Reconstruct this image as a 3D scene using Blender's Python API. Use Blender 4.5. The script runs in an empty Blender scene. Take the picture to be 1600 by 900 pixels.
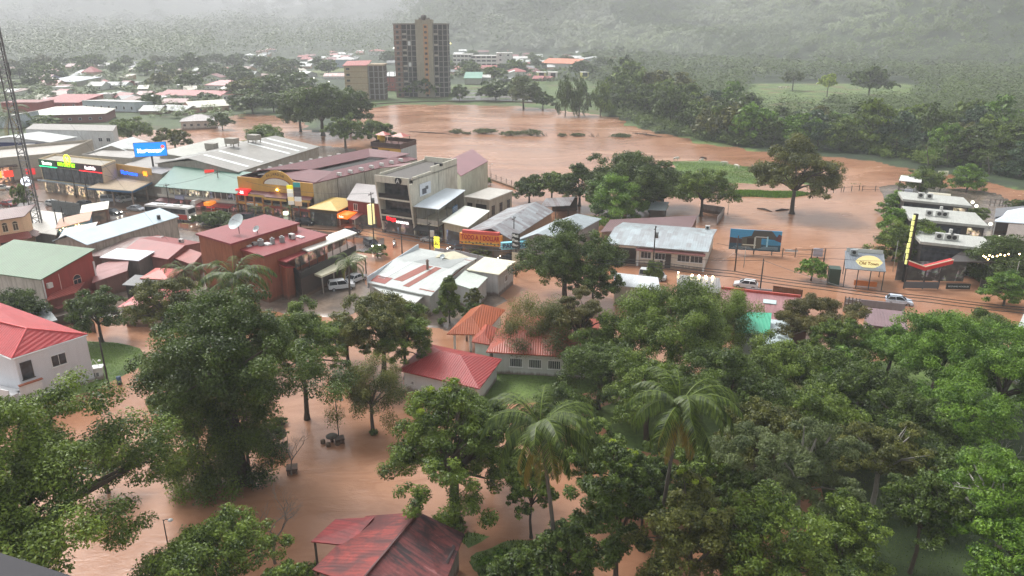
import bpy, bmesh, math, random
import numpy as np
from mathutils import Vector, Matrix
C = bpy.context.scene.collection
R = math.radians
random.seed(7)
# ---------------------------------------------------------------- camera, sky, sun, exposure
F_PX, PITCH, EYE = 1160.0, R(19.5), 42.0
cam_d = bpy.data.cameras.new('camera'); cam = bpy.data.objects.new('camera', cam_d); C.objects.link(cam)
cam_d.lens = 26.1; cam_d.sensor_width = 36; cam_d.clip_start = 0.1; cam_d.clip_end = 20000
cam.location = (0, 0, EYE); cam.rotation_euler = (math.pi/2 - PITCH, 0, 0)
bpy.context.scene.camera = cam
SUN_EL, SUN_ROT = R(52), R(-40)
w = bpy.data.worlds.new("World"); bpy.context.scene.world = w; w.use_nodes = True
nt = w.node_tree; nt.nodes.clear()
sky = nt.nodes.new('ShaderNodeTexSky'); sky.sky_type = 'NISHITA'; sky.sun_disc = False
sky.sun_elevation = SUN_EL; sky.sun_rotation = SUN_ROT; sky.dust_density = 4; sky.air_density = 1.0
hs = nt.nodes.new('ShaderNodeHueSaturation'); hs.inputs['Saturation'].default_value = 0.16
hs.inputs['Value'].default_value = 1.0
bg = nt.nodes.new('ShaderNodeBackground'); bg.inputs[1].default_value = 0.15
wo = nt.nodes.new('ShaderNodeOutputWorld')
nt.links.new(sky.outputs[0], hs.inputs['Color']); nt.links.new(hs.outputs[0], bg.inputs[0]); nt.links.new(bg.outputs[0], wo.inputs[0])
sl = bpy.data.lights.new('sun', 'SUN'); sl.energy = 1.4; sl.angle = R(18); sl.color = (1, .97, .93)
so = bpy.data.objects.new('sun', sl); C.objects.link(so)
so.rotation_euler = (R(90)-SUN_EL, 0, R(180)-SUN_ROT)
vs = bpy.context.scene.view_settings
vs.view_transform = 'Standard'; vs.look = 'None'; vs.gamma = 1; vs.exposure = 0.88
# ---------------------------------------------------------------- helpers
def ang(py): return PITCH + math.atan((py-450)/F_PX)
def P(px, py, z=0.0):
    u = (px-800)/F_PX; v = (450-py)/F_PX
    dx, dy, dz = u, math.cos(PITCH)+v*math.sin(PITCH), -math.sin(PITCH)+v*math.cos(PITCH)
    t = (z-EYE)/dz
    return Vector((dx*t, dy*t, z))
def zat(Y, py): return EYE - Y*math.tan(ang(py))          # height seen at row py for a thing Y metres away
def ppm(Y): return F_PX/math.hypot(Y, EYE*.5)             # photo pixels per metre there
def s2l(r, g, b):
    f = lambda c: (c/255/12.92) if c/255 <= .04045 else ((c/255+.055)/1.055)**2.4
    return (f(r), f(g), f(b), 1)
def tag(o, label=None, cat=None, group=None, kind=None):
    if label: o['label'] = label
    if cat: o['category'] = cat
    if group: o['group'] = group
    if kind: o['kind'] = kind
    return o
def thing(name, label, cat, loc=(0,0,0), rz=0, group=None):
    o = bpy.data.objects.new(name, None); o.empty_display_size = .2; C.objects.link(o)
    o.location = loc; o.rotation_euler = (0, 0, rz)
    return tag(o, label, cat, group)
def link(name, me, parent=None, loc=None, rz=None):
    o = bpy.data.objects.new(name, me); C.objects.link(o)
    if parent: o.parent = parent
    if loc is not None: o.location = loc
    if rz is not None: o.rotation_euler = (0, 0, rz)
    return o
def copy_tree(o, parent=None):
    c = o.copy(); C.objects.link(c); c.parent = parent
    for ch in list(o.children): copy_tree(ch, c)
    return c
class MB:
    def __init__(s): s.v = []; s.f = []
    def add(s, vs, fs):
        n = len(s.v); s.v += [tuple(p) for p in vs]; s.f += [tuple(i+n for i in f) for f in fs]; return s
    def box(s, x0, y0, z0, x1, y1, z1, M=None):
        vs = [Vector(p) for p in ((x0,y0,z0),(x1,y0,z0),(x1,y1,z0),(x0,y1,z0),(x0,y0,z1),(x1,y0,z1),(x1,y1,z1),(x0,y1,z1))]
        if M: vs = [M@p for p in vs]
        return s.add(vs, [(3,2,1,0),(4,5,6,7),(0,1,5,4),(1,2,6,5),(2,3,7,6),(3,0,4,7)])
    def tube(s, pts, rad, n=6, cap=True):
        pts = [Vector(p) for p in pts]; rad = rad if isinstance(rad, (list, tuple)) else [rad]*len(pts)
        rings = []; b = len(s.v)
        for i, p in enumerate(pts):
            d = (pts[min(i+1, len(pts)-1)]-pts[max(i-1, 0)])
            d = d.normalized() if d.length > 1e-6 else Vector((0,0,1))
            a = d.cross(Vector((0,0,1)) if abs(d.z) < .9 else Vector((1,0,0))).normalized(); c = d.cross(a)
            for k in range(n):
                t = 2*math.pi*k/n; s.v.append(tuple(p+(a*math.cos(t)+c*math.sin(t))*rad[i]))
        for i in range(len(pts)-1):
            for k in range(n):
                s.f.append((b+i*n+k, b+i*n+(k+1)%n, b+(i+1)*n+(k+1)%n, b+(i+1)*n+k))
        if cap:
            s.f.append(tuple(b+k for k in range(n))[::-1]); s.f.append(tuple(b+(len(pts)-1)*n+k for k in range(n)))
        return s
    def cyl(s, x, y, z0, z1, r0, r1=None, n=12): return s.tube([(x,y,z0),(x,y,z1)], [r0, r0 if r1 is None else r1], n)
    def ball(s, c, r, n=8, sz=1.0):
        c = Vector(c); m = n//2; b = len(s.v)
        for i in range(m+1):
            th = math.pi*i/m
            for k in range(n):
                ph = 2*math.pi*k/n
                s.v.append((c.x+r*math.sin(th)*math.cos(ph), c.y+r*math.sin(th)*math.sin(ph), c.z+r*sz*math.cos(th)))
        for i in range(m):
            for k in range(n): s.f.append((b+i*n+k, b+(i+1)*n+k, b+(i+1)*n+(k+1)%n, b+i*n+(k+1)%n))
        return s
    def prism(s, poly, t):       # poly: list of 3D points, thickened downwards by t
        n = len(poly); b = len(s.v)
        s.v += [tuple(p) for p in poly] + [(p[0], p[1], p[2]-t) for p in poly]
        s.f.append(tuple(b+i for i in range(n))); s.f.append(tuple(b+n+i for i in range(n))[::-1])
        for i in range(n):
            j = (i+1) % n; s.f.append((b+i, b+n+i, b+n+j, b+j))
        return s
    def mesh(s, name, mat, smooth=False):
        me = bpy.data.meshes.new(name); me.from_pydata(s.v, [], s.f)
        bm = bmesh.new(); bm.from_mesh(me); bmesh.ops.recalc_face_normals(bm, faces=bm.faces); bm.to_mesh(me); bm.free()
        if mat: me.materials.append(mat)
        if smooth:
            for p in me.polygons: p.use_smooth = True
        me.update(); return me
    def build(s, name, mat, parent=None, smooth=False, loc=None, rz=None): return link(name, s.mesh(name, mat, smooth), parent, loc, rz)
# ---------------------------------------------------------------- materials
_M = {}
class N:                                                    # small node writer
    def __init__(s, name):
        s.m = bpy.data.materials.new(name); s.m.use_nodes = True; s.t = s.m.node_tree; s.n = s.t.nodes
        s.p = s.n['Principled BSDF']; s.out = s.n['Material Output']
    def nd(s, k, **kw):
        x = s.n.new(k)
        for a, b in kw.items():
            if hasattr(x, a): setattr(x, a, b)
        return x
    def l(s, a, b): s.t.links.new(a, b)
    def coord(s, sc=(1,1,1), rot=(0,0,0), src='Object'):
        tc = s.nd('ShaderNodeTexCoord'); mp = s.nd('ShaderNodeMapping')
        mp.inputs['Scale'].default_value = sc; mp.inputs['Rotation'].default_value = rot
        s.l(tc.outputs[src], mp.inputs[0]); return mp.outputs[0]
    def noise(s, co, scale, det=4, rough=.55, dist=0):
        x = s.nd('ShaderNodeTexNoise'); x.inputs['Scale'].default_value = scale; x.inputs['Detail'].default_value = det
        x.inputs['Roughness'].default_value = rough; x.inputs['Distortion'].default_value = dist
        s.l(co, x.inputs['Vector']); return x.outputs['Fac']
    def ramp(s, fac, a, b, va=0, vb=1):
        x = s.nd('ShaderNodeMapRange'); x.inputs['From Min'].default_value = a; x.inputs['From Max'].default_value = b
        x.inputs['To Min'].default_value = va; x.inputs['To Max'].default_value = vb
        s.l(fac, x.inputs['Value']); return x.outputs[0]
    def mix(s, fac, a, b):
        x = s.nd('ShaderNodeMix', data_type='RGBA')
        for v, i in ((fac, 0), (a, 6), (b, 7)):
            if isinstance(v, (tuple, list)): x.inputs[i].default_value = v
            elif isinstance(v, (int, float)): x.inputs[i].default_value = v
            else: s.l(v, x.inputs[i])
        return x.outputs[2]
    def math(s, op, a, b=0.0):
        x = s.nd('ShaderNodeMath', operation=op)
        for v, i in ((a, 0), (b, 1)):
            if isinstance(v, (int, float)): x.inputs[i].default_value = v
            else: s.l(v, x.inputs[i])
        return x.outputs[0]
    def bump(s, h, strength, dist=.05):
        b = s.nd('ShaderNodeBump'); b.inputs['Strength'].default_value = strength; b.inputs['Distance'].default_value = dist
        s.l(h, b.inputs['Height']); s.l(b.outputs[0], s.p.inputs['Normal'])
    def col(s, c): s.p.inputs['Base Color'].default_value = c if isinstance(c, tuple) else (0,0,0,1)
    def setc(s, o):
        if isinstance(o, tuple): s.p.inputs['Base Color'].default_value = o
        else: s.l(o, s.p.inputs['Base Color'])
    def rough(s, v): s.p.inputs['Roughness'].default_value = v
def cached(fn):
    def g(*a, **k):
        key = (fn.__name__, a, tuple(sorted(k.items())))
        if key not in _M: _M[key] = fn(*a, **k)
        return _M[key]
    return g
def dk(c, f): return (c[0]*f, c[1]*f, c[2]*f, 1)
@cached
def wallm(c, dirt=.5, rough=.75):
    m = N('render_wall'); co = m.coord((1.2,1.2,.16)); n1 = m.noise(co, 1.6, 6, .62); n2 = m.noise(m.coord(), .45, 4)
    f = m.math('MULTIPLY', m.ramp(n1, .45, .72), dirt); g = m.math('MULTIPLY', m.ramp(n2, .45, .7), dirt*.7)
    c1 = m.mix(f, c, (c[0]*.45, c[1]*.42, c[2]*.38, 1)); c2_ = m.mix(g, c1, (c[0]*.62, c[1]*.6, c[2]*.55, 1)); sx = m.nd('ShaderNodeSeparateXYZ'); m.l(m.coord(), sx.inputs[0]); hz2 = m.math('ADD', sx.outputs[2], m.math('MULTIPLY', n1, -.9)); c2_ = m.mix(m.ramp(hz2, .35, .0, 0, .75), c2_, s2l(104,74,54)); m.setc(c2_)
    m.rough(rough); m.bump(m.noise(m.coord(), 9, 3), .25, .02); return m.m
@cached
def paint(c, rough=.45, metal=0.0):
    m = N('paint'); n = m.noise(m.coord(), 2.2, 4); m.setc(m.mix(m.ramp(n, .4, .7, 0, .35), c, dk(c, .72))); m.rough(rough)
    m.p.inputs['Metallic'].default_value = metal; return m.m
@cached
def roofm(c, rust=.3, pitch=.35, axis='x', c2=None, patch=0.0, tile=False):
    m = N('roof_sheet'); co = m.coord()
    w_ = m.nd('ShaderNodeTexWave', wave_type='BANDS', bands_direction='X' if axis == 'x' else 'Y'); w_.inputs['Scale'].default_value = 1/pitch*.314
    m.l(co, w_.inputs['Vector'])
    st = m.noise(m.coord((1.6,.25,.25) if axis == 'x' else (.25,1.6,.25)), 1.1, 6, .65); big = m.noise(co, .3, 5, .65, .6)
    c1 = m.mix(m.math('MULTIPLY', m.ramp(st, .36, .66), rust), c, c2 or (c[0]*.45+.02, c[1]*.4+.01, c[2]*.4+.01, 1))
    c1 = m.mix(m.math('MULTIPLY', m.ramp(big, .40, .64), .22+rust*.55), c1, dk(c, .58))
    if patch:                                                # sheets of different age
        br = m.nd('ShaderNodeTexBrick'); br.inputs['Scale'].default_value = .25; br.inputs['Mortar Size'].default_value = 0.004
        br.inputs['Color1'].default_value = (0,0,0,1); br.inputs['Color2'].default_value = (1,1,1,1); br.inputs['Mortar'].default_value = (.4,.4,.4,1)
        m.l(m.coord(rot=(0,0,0) if axis == 'y' else (0,0,R(90))), br.inputs['Vector'])
        c1 = m.mix(m.math('MULTIPLY', br.outputs['Color'], patch), c1, c2 or dk(c, 1.7))
    if tile:
        w2 = m.nd('ShaderNodeTexWave', wave_type='BANDS', bands_direction='Y' if axis == 'x' else 'X', wave_profile='SAW'); w2.inputs['Scale'].default_value = .9
        m.l(co, w2.inputs['Vector']); c1 = m.mix(m.ramp(w2.outputs['Fac'], .75, 1, 0, .3), c1, dk(c, .45))
        c1 = m.mix(m.ramp(w_.outputs['Fac'], 0.0, .35, .45, 0), c1, dk(c, .5))
    m.setc(c1); m.p.inputs['Roughness'].default_value = .42
    m.bump(w_.outputs['Fac'], .55 if not tile else .9, .05); return m.m
@cached
def rustedm(a, b, c, axis='y'):
    m = N('rusted_sheet'); co = m.coord(); w_ = m.nd('ShaderNodeTexWave', wave_type='BANDS', bands_direction='X' if axis == 'x' else 'Y'); w_.inputs['Scale'].default_value = .8; m.l(co, w_.inputs['Vector'])
    st = m.noise(m.coord((.35,1.8,.35) if axis == 'y' else (1.8,.35,.35)), .9, 7, .7, .5); bl = m.noise(co, .38, 6, .68, 1.0); fn = m.noise(co, 3.5, 4, .6)
    x = m.mix(m.ramp(st, .43, .62), a, b); x = m.mix(m.ramp(bl, .47, .66, 0, .85), x, b); x = m.mix(m.ramp(st, .40, .33, 0, .7), x, c); x = m.mix(m.ramp(fn, .5, .7, 0, .35), x, dk(b, .8)); m.setc(x)
    m.p.inputs['Roughness'].default_value = .6; m.bump(w_.outputs['Fac'], .3, .04); return m.m
@cached
def glassm(c=(.02,.024,.03,1), rough=.08):
    m = N('window_glass'); n = m.noise(m.coord(), .9, 2); m.setc(m.mix(m.ramp(n, .4, .65), c, (c[0]*3+.01, c[1]*3+.01, c[2]*3+.01, 1))); m.rough(rough); return m.m
@cached
def emis(c, s=2.0):
    m = N('lit_surface'); m.setc(c); m.p.inputs['Emission Color'].default_value = c; m.p.inputs['Emission Strength'].default_value = s; return m.m
@cached
def shopm(c, s=.8, seed=0):                                  # lit shop interior seen through its front: shelves, goods, lamps
    m = N('shop_interior'); v = m.nd('ShaderNodeTexVoronoi'); v.inputs['Scale'].default_value = 1.1
    mp = m.coord((1,1,2.6)); m.l(mp, v.inputs['Vector'])
    hs_ = m.nd('ShaderNodeHueSaturation'); hs_.inputs['Saturation'].default_value = .4; hs_.inputs['Value'].default_value = .7; m.l(v.outputs['Color'], hs_.inputs['Color'])
    c1 = m.mix(.6, hs_.outputs[0], c); n = m.noise(m.coord(), .7+seed*.1, 3); v2 = m.nd('ShaderNodeTexVoronoi'); v2.inputs['Scale'].default_value = .55; m.l(m.coord((1,1,.25)), v2.inputs['Vector']); sp = m.nd('ShaderNodeSeparateColor'); m.l(v2.outputs['Color'], sp.inputs[0]); cc = m.mix(m.math('MULTIPLY', m.ramp(n, .42, .62), m.ramp(sp.outputs[0], .35, .5, .12, 1)), (.02,.017,.015,1), c1)
    m.setc(cc); m.l(cc, m.p.inputs['Emission Color']); m.p.inputs['Emission Strength'].default_value = s; m.rough(.3); return m.m
@cached
def barkm(c=(.09,.07,.05,1)):
    m = N('bark'); n = m.noise(m.coord((3,3,.7)), 3, 5, .65); m.setc(m.mix(n, dk(c, .35), dk(c, 1.5))); m.rough(.85); m.bump(n, .6, .06); return m.m
@cached
def leafm(a, b, trans=.3):
    m = N('foliage'); at = m.nd('ShaderNodeAttribute', attribute_name='tint'); c = m.mix(at.outputs['Fac'], a, b); m.setc(c); m.rough(.42)
    m.p.inputs['Specular IOR Level'].default_value = .35
    tr = m.nd('ShaderNodeBsdfTranslucent'); m.l(c, tr.inputs[0]); mx = m.nd('ShaderNodeMixShader'); mx.inputs[0].default_value = trans
    m.l(m.p.outputs[0], mx.inputs[1]); m.l(tr.outputs[0], mx.inputs[2]); m.l(mx.outputs[0], m.out.inputs[0]); return m.m
WHITE = s2l(225,225,222); DARK = (.012,.012,.013,1); GREY = s2l(130,130,128)
def quads(name, V, tint, mat):
    n = len(V); k = V.shape[1]; me = bpy.data.meshes.new(name)
    me.vertices.add(n*k); me.vertices.foreach_set('co', V.reshape(-1).astype(np.float32))
    me.loops.add(n*k); me.loops.foreach_set('vertex_index', np.arange(n*k, dtype=np.int32))
    me.polygons.add(n); me.polygons.foreach_set('loop_start', np.arange(0, n*k, k, dtype=np.int32)); me.polygons.foreach_set('loop_total', np.full(n, k, dtype=np.int32))
    a = me.attributes.new('tint', 'FLOAT', 'POINT'); a.data.foreach_set('value', np.repeat(tint, k).astype(np.float32))
    me.materials.append(mat); me.update(calc_edges=True); return me
def text(s, size, mat, name='lettering', depth=.03, bold=0.0, parent=None, M=None, width=None):
    cu = bpy.data.curves.new('t', 'FONT'); cu.body = s; cu.size = size; cu.extrude = depth; cu.offset = bold; cu.align_x = 'CENTER'; cu.align_y = 'CENTER'; cu.resolution_u = 3
    to = bpy.data.objects.new('t', cu); C.objects.link(to)
    dg = bpy.context.evaluated_depsgraph_get(); me = bpy.data.meshes.new_from_object(to.evaluated_get(dg))
    bpy.data.objects.remove(to); bpy.data.curves.remove(cu); me.materials.clear(); me.materials.append(mat)
    if width:
        xs = [v.co.x for v in me.vertices]; k = width/(max(xs)-min(xs)); me.transform(Matrix.Diagonal((k, 1, 1, 1)))
    if M: me.transform(M)
    return link(name, me, parent)
# ---------------------------------------------------------------- setting: ground, water, road, hills, haze
def inpoly(x, y, poly):
    ins = np.zeros(x.shape, bool); n = len(poly)
    for i in range(n):
        x0, y0 = poly[i]; x1, y1 = poly[(i+1) % n]
        c = ((y0 > y) != (y1 > y)) & (x < (x1-x0)*(y-y0)/((y1-y0)+1e-12)+x0); ins ^= c
    return ins
def dpoly(x, y, poly):
    d = np.full(x.shape, 1e9); n = len(poly)
    for i in range(n):
        x0, y0 = poly[i]; x1, y1 = poly[(i+1) % n]; ex, ey = x1-x0, y1-y0; L = ex*ex+ey*ey+1e-9
        t = np.clip(((x-x0)*ex+(y-y0)*ey)/L, 0, 1); d = np.minimum(d, np.hypot(x-x0-t*ex, y-y0-t*ey))
    return np.where(inpoly(x, y, poly), d, -d)
def gp(pts): return [tuple(P(a, b)[:2]) for a, b in pts]
LAND = [  # (ground-line polygon, kind: 0 grass 1 paved)
 (gp([(-700,330),(-700,262),(60,215),(210,232),(330,238),(420,222),(520,228),(600,238),(652,262),(765,300),(800,322),(700,345),(640,352),(560,360),(470,352),(330,340),(330,372),(560,420),(600,470),(540,500),(300,480),(0,520),(-500,560)]), 1),
 (gp([(-900,215),(-900,60),(400,58),(800,60),(1500,60),(2600,70),(2600,262),(1600,298),(1520,283),(1400,262),(1330,249),(1190,238),(1100,226),(1000,203),(950,183),(850,170),(760,165),(620,164),(560,172),(556,200),(530,212),(480,206),(450,184),(372,178),(300,203),(180,203),(60,215)]), 0),
 (gp([(1040,252),(1100,249),(1170,261),(1260,281),(1348,288),(1300,292),(1190,287),(1110,290),(1040,292)]), 0),
 (gp([(1120,298),(1200,299),(1275,301),(1284,306),(1200,311),(1125,306)]), 0),
 (gp([(-200,545),(130,520),(235,540),(245,565),(200,590),(150,615),(-200,690)]), 0),
 (gp([(1330,560),(1600,540),(1900,560),(1900,1400),(1500,1300),(1260,960),(1290,860),(1260,760),(1100,740),(960,700),(900,640),(1000,600),(1200,600)]), 0),
 (gp([(690,815),(760,818),(900,860),(900,960),(760,960),(720,890)]), 2),
 (gp([(1370,290),(1420,286),(1560,300),(1600,322),(1700,350),(1700,430),(1540,425),(1420,410),(1385,360)]), 1),
 (gp([(560,470),(600,420),(760,440),(800,470),(700,520),(600,500)]), 1),
 (gp([(620,590),(700,560),(960,560),(980,610),(760,640),(640,615)]), 0),
]
FAR = gp([(-900,60),(-900,150),(500,150),(700,155),(960,120),(2600,120),(2600,60)])
def ridge(x, y, cx, cy, rx, ry, h): return h*np.exp(-(((x-cx)/rx)**2+((y-cy)/ry)**2))
def hill(x, y):
    z = 0*x
    n = np.sin(x/170+1.3)*np.cos(y/230+.4)+.55*np.sin(x/73+y/91)+.35*np.sin(x/41-y/57+2)+.2*np.cos(x/23+y/31)
    right = np.clip((y-(900+np.maximum(0, 250-x)*1.25-np.maximum(0, x-300)*.42))/1100, 0, 1.4)
    rg = 1-np.abs(np.sin(x/235+.8*np.sin(y/340)+.9)); rg2 = 1-np.abs(np.sin(x/83+1.1*np.sin(y/170)))
    z = z + right**1.05*(105+175*rg+55*rg2+14*n)*np.clip((x+330+(y-1000)*.03)/230, 0, 1)
    # ridge spur on the right edge
    z = z + ridge(x, y, 620, 960, 170, 160, 52) + ridge(x, y, 900, 1150, 260, 260, 120)
    left = np.clip((y-3100)/1400, 0, 1); z = z + left*(190+55*np.sin(x/520+1)+30*np.sin(x/210))*np.clip(1-(x-200)/900, 0, 1)
    mid = np.clip((y-1500)/500, 0, 1)*np.clip(1-(y-1500)/2600, 0, 1); z = z + mid*(14+12*np.sin(x/160)+8*np.sin(x/61+1))*np.clip(1-(x+100)/500, 0, 1)
    return np.maximum(z, 0)
def height(x, y):
    h = np.full(x.shape, -1.0)
    wob = 1.2*np.sin(x/5.1+1)*np.cos(y/6.3)+.7*np.sin(x/2.3-y/3.1)
    k = np.zeros(x.shape)
    for poly, kd in LAND:
        d = dpoly(x, y, poly) + (wob if kd == 0 else 0)*np.clip(y/150, .3, 3)
        top = .12 if kd == 1 else .18
        hh = np.clip(-.25+d*(.22 if kd != 1 else .5), -1, top)
        if kd == 2: hh = np.minimum(hh, .03)+.10*np.sin(x/1.1+np.sin(y/.8))*np.cos(y/1.4)+.07*np.sin(x/2.9-y/2.2)
        if kd == 0: hh = hh + np.clip(d/6, 0, 1)*(.12*np.sin(x/3.3)*np.sin(y/4.1)+.12)
        k = np.where((hh > h) & (d > -.5), kd % 2, k); h = np.maximum(h, hh)
    return h + hill(x, y), k
ny, nx = 420, 300
ys = np.concatenate([[-40, 0, 12, 22], np.exp(np.linspace(math.log(30), math.log(6500), ny-4))])
t_ = np.linspace(-1, 1, nx)
X = np.outer(np.maximum(ys*1.15, 95)+25, np.sign(t_)*np.abs(t_)**1.05); Y = np.repeat(ys[:, None], nx, 1)
Hh, K = height(X, Y)
me = bpy.data.meshes.new('ground'); V = np.stack([X, Y, Hh], 2).reshape(-1, 3)
idx = np.arange(ny*nx).reshape(ny, nx); Fq = np.stack([idx[:-1,:-1], idx[:-1,1:], idx[1:,1:], idx[1:,:-1]], 2).reshape(-1, 4)
me.vertices.add(len(V)); me.vertices.foreach_set('co', V.reshape(-1)); me.loops.add(Fq.size); me.loops.foreach_set('vertex_index', Fq.reshape(-1).astype(np.int32))
me.polygons.add(len(Fq)); me.polygons.foreach_set('loop_start', np.arange(0, Fq.size, 4, dtype=np.int32)); me.polygons.foreach_set('loop_total', np.full(len(Fq), 4, dtype=np.int32))
a_ = me.attributes.new('paved', 'FLOAT', 'POINT'); a_.data.foreach_set('value', K.reshape(-1).astype(np.float32))
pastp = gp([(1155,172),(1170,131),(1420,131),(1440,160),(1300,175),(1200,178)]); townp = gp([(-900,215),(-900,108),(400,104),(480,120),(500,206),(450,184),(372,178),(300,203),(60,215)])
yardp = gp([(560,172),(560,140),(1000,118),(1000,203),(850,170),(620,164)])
wd = np.where(Y > 300, 1.0, 0.0); wd[inpoly(X, Y, pastp)] = 0; wd[inpoly(X, Y, townp)] = .65; wd[inpoly(X, Y, yardp)] = .3; wd[inpoly(X, Y, gp([(1260,960),(1290,860),(1240,700),(1300,620),(1600,600),(1900,700),(1900,1400)]))] = .85; wd[(Y > 190) & inpoly(X, Y, gp([(950,183),(1190,238),(1400,262),(1600,298),(2600,262),(2600,200),(1500,160),(950,120)])) & ~inpoly(X, Y, pastp)] = 1  # lower right lawn is no wood: its shade is painted in through this mask
a2_ = me.attributes.new('wood', 'FLOAT', 'POINT'); a2_.data.foreach_set('value', wd.reshape(-1).astype(np.float32))  # woodland floor, plus the painted shade of the lower right lawn
me.polygons.foreach_set('use_smooth', np.ones(len(Fq), bool)); me.update(calc_edges=True)
m = N('wet_ground'); at = m.nd('ShaderNodeAttribute', attribute_name='paved'); co = m.coord()
g = m.mix(m.ramp(m.noise(co, .12, 6), .4, .62), s2l(74,98,42), s2l(110,132,62)); g = m.mix(m.ramp(m.noise(co, 2.5, 4), .4, .7, 0, .5), g, s2l(52,62,30))
g = m.mix(m.ramp(m.noise(co, .05, 3), .55, .66, 0, .7), g, s2l(112,84,58))
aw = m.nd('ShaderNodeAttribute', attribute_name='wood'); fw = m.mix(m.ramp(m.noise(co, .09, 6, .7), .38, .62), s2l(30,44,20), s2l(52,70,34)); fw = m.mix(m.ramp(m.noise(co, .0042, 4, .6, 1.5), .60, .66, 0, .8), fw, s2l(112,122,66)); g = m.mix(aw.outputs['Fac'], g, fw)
u = m.mix(m.ramp(m.noise(co, .25, 5), .4, .65), s2l(98,88,80), s2l(132,116,102)); u = m.mix(m.ramp(m.noise(co, 1.3, 4), .5, .7, 0, .5), u, s2l(84,72,62))
m.setc(m.mix(m.ramp(at.outputs['Fac'], .35, .65), g, u)); m.l(m.ramp(at.outputs['Fac'], .3, .7, .8, .22), m.p.inputs['Roughness']); m.bump(m.noise(co, 3, 4), .4, .06)
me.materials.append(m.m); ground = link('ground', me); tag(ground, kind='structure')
# flood water: one sheet over the whole low ground
m = N('muddy_water'); co = m.coord(); st = m.coord((.7,1.3,1), (0,0,R(-14)))
sw = m.noise(st, .028, 6, .6, 1.2); sw2 = m.noise(co, .018, 4, .5, .5); fine = m.noise(m.coord((.7,1.6,1), (0,0,R(-20))), .35, 5, .6, .8)
c = m.mix(m.ramp(sw, .38, .64), s2l(152,106,78), s2l(178,134,106)); c = m.mix(m.ramp(sw2, .42, .62, 0, .6), c, s2l(174,134,108)); c = m.mix(m.ramp(fine, .45, .66, 0, .45), c, s2l(138,94,68))
m.setc(c); m.l(m.ramp(sw, .35, .7, .16, .34), m.p.inputs['Roughness']); m.p.inputs['IOR'].default_value = 1.33
h1 = m.noise(m.coord((1,1.7,1)), 1.1, 3, .6, .3); m.bump(m.math('ADD', h1, m.math('MULTIPLY', fine, 1.8)), .26, .10)
wm = MB(); wm.add([(-1500,-40,0),(1500,-40,0),(2200,1500,0),(-2200,1500,0)], [(0,1,2,3)])
water = wm.build('flood_water', m.m); tag(water, kind='structure')
# wet asphalt of the dry western half of the main road, and paved yards
m = N('wet_asphalt'); co = m.coord(); pud = m.noise(co, .12, 5, .6, .6); c = m.mix(m.ramp(m.noise(co, 4, 4), .3, .7), s2l(70,66,64), s2l(92,86,82)); c = m.mix(m.ramp(pud, .46, .6), c, s2l(128,92,70))
m.setc(c); m.l(m.ramp(pud, .44, .58, .32, .06), m.p.inputs['Roughness']); ASPH = m.m
def sheet(name, pts, z, mat):
    mb = MB(); mb.add([tuple(P(a, b, z)) for a, b in pts], [tuple(range(len(pts)))]); o = mb.build(name, mat)
    return tag(o, kind='structure')
sheet('road', [(-260,345),(-160,318),(0,310),(110,322),(240,334),(380,345),(470,357),(600,372),(600,398),(470,380),(330,366),(240,352),(60,350),(-120,372)], .128, ASPH)
m_pave = wallm(s2l(132,118,106), .6, .3)
for pts in ([(60,296),(150,303),(230,318),(360,332),(470,345),(560,352),(566,360),(470,356),(380,344),(240,333),(110,321),(20,308)], ):
    mb = MB(); mb.prism([P(a, b, .26) for a, b in pts], .2); tag(mb.build('pavement', m_pave), kind='structure')
mk = MB()
for k in range(7):                                           # worn centre dashes where the road is out of the water
    a = P(250+k*34, 345.2+k*3.6, .134); b = P(262+k*34, 346.4+k*3.6, .134); n_ = Vector((0,.12,0)); mk.add([a-n_, b-n_, b+n_, a+n_], [(0,1,2,3)])
tag(mk.build('road_marking', paint(s2l(200,190,120))), kind='structure')
# haze
hz = MB().box(-3600, -60, -3.2, 3600, 5600, 420).build('haze', None)
hm = bpy.data.materials.new('haze'); hm.use_nodes = True; t2 = hm.node_tree; t2.nodes.clear()
pv = t2.nodes.new('ShaderNodeVolumePrincipled'); pv.inputs['Color'].default_value = (.93,.955,.965,1); pv.inputs['Density'].default_value = .00043; pv.inputs['Anisotropy'].default_value = .1
oo = t2.nodes.new('ShaderNodeOutputMaterial'); t2.links.new(pv.outputs[0], oo.inputs['Volume'])
hz.data.materials.append(hm); tag(hz, 'thin grey rain haze over the valley', kind='stuff')
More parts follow.
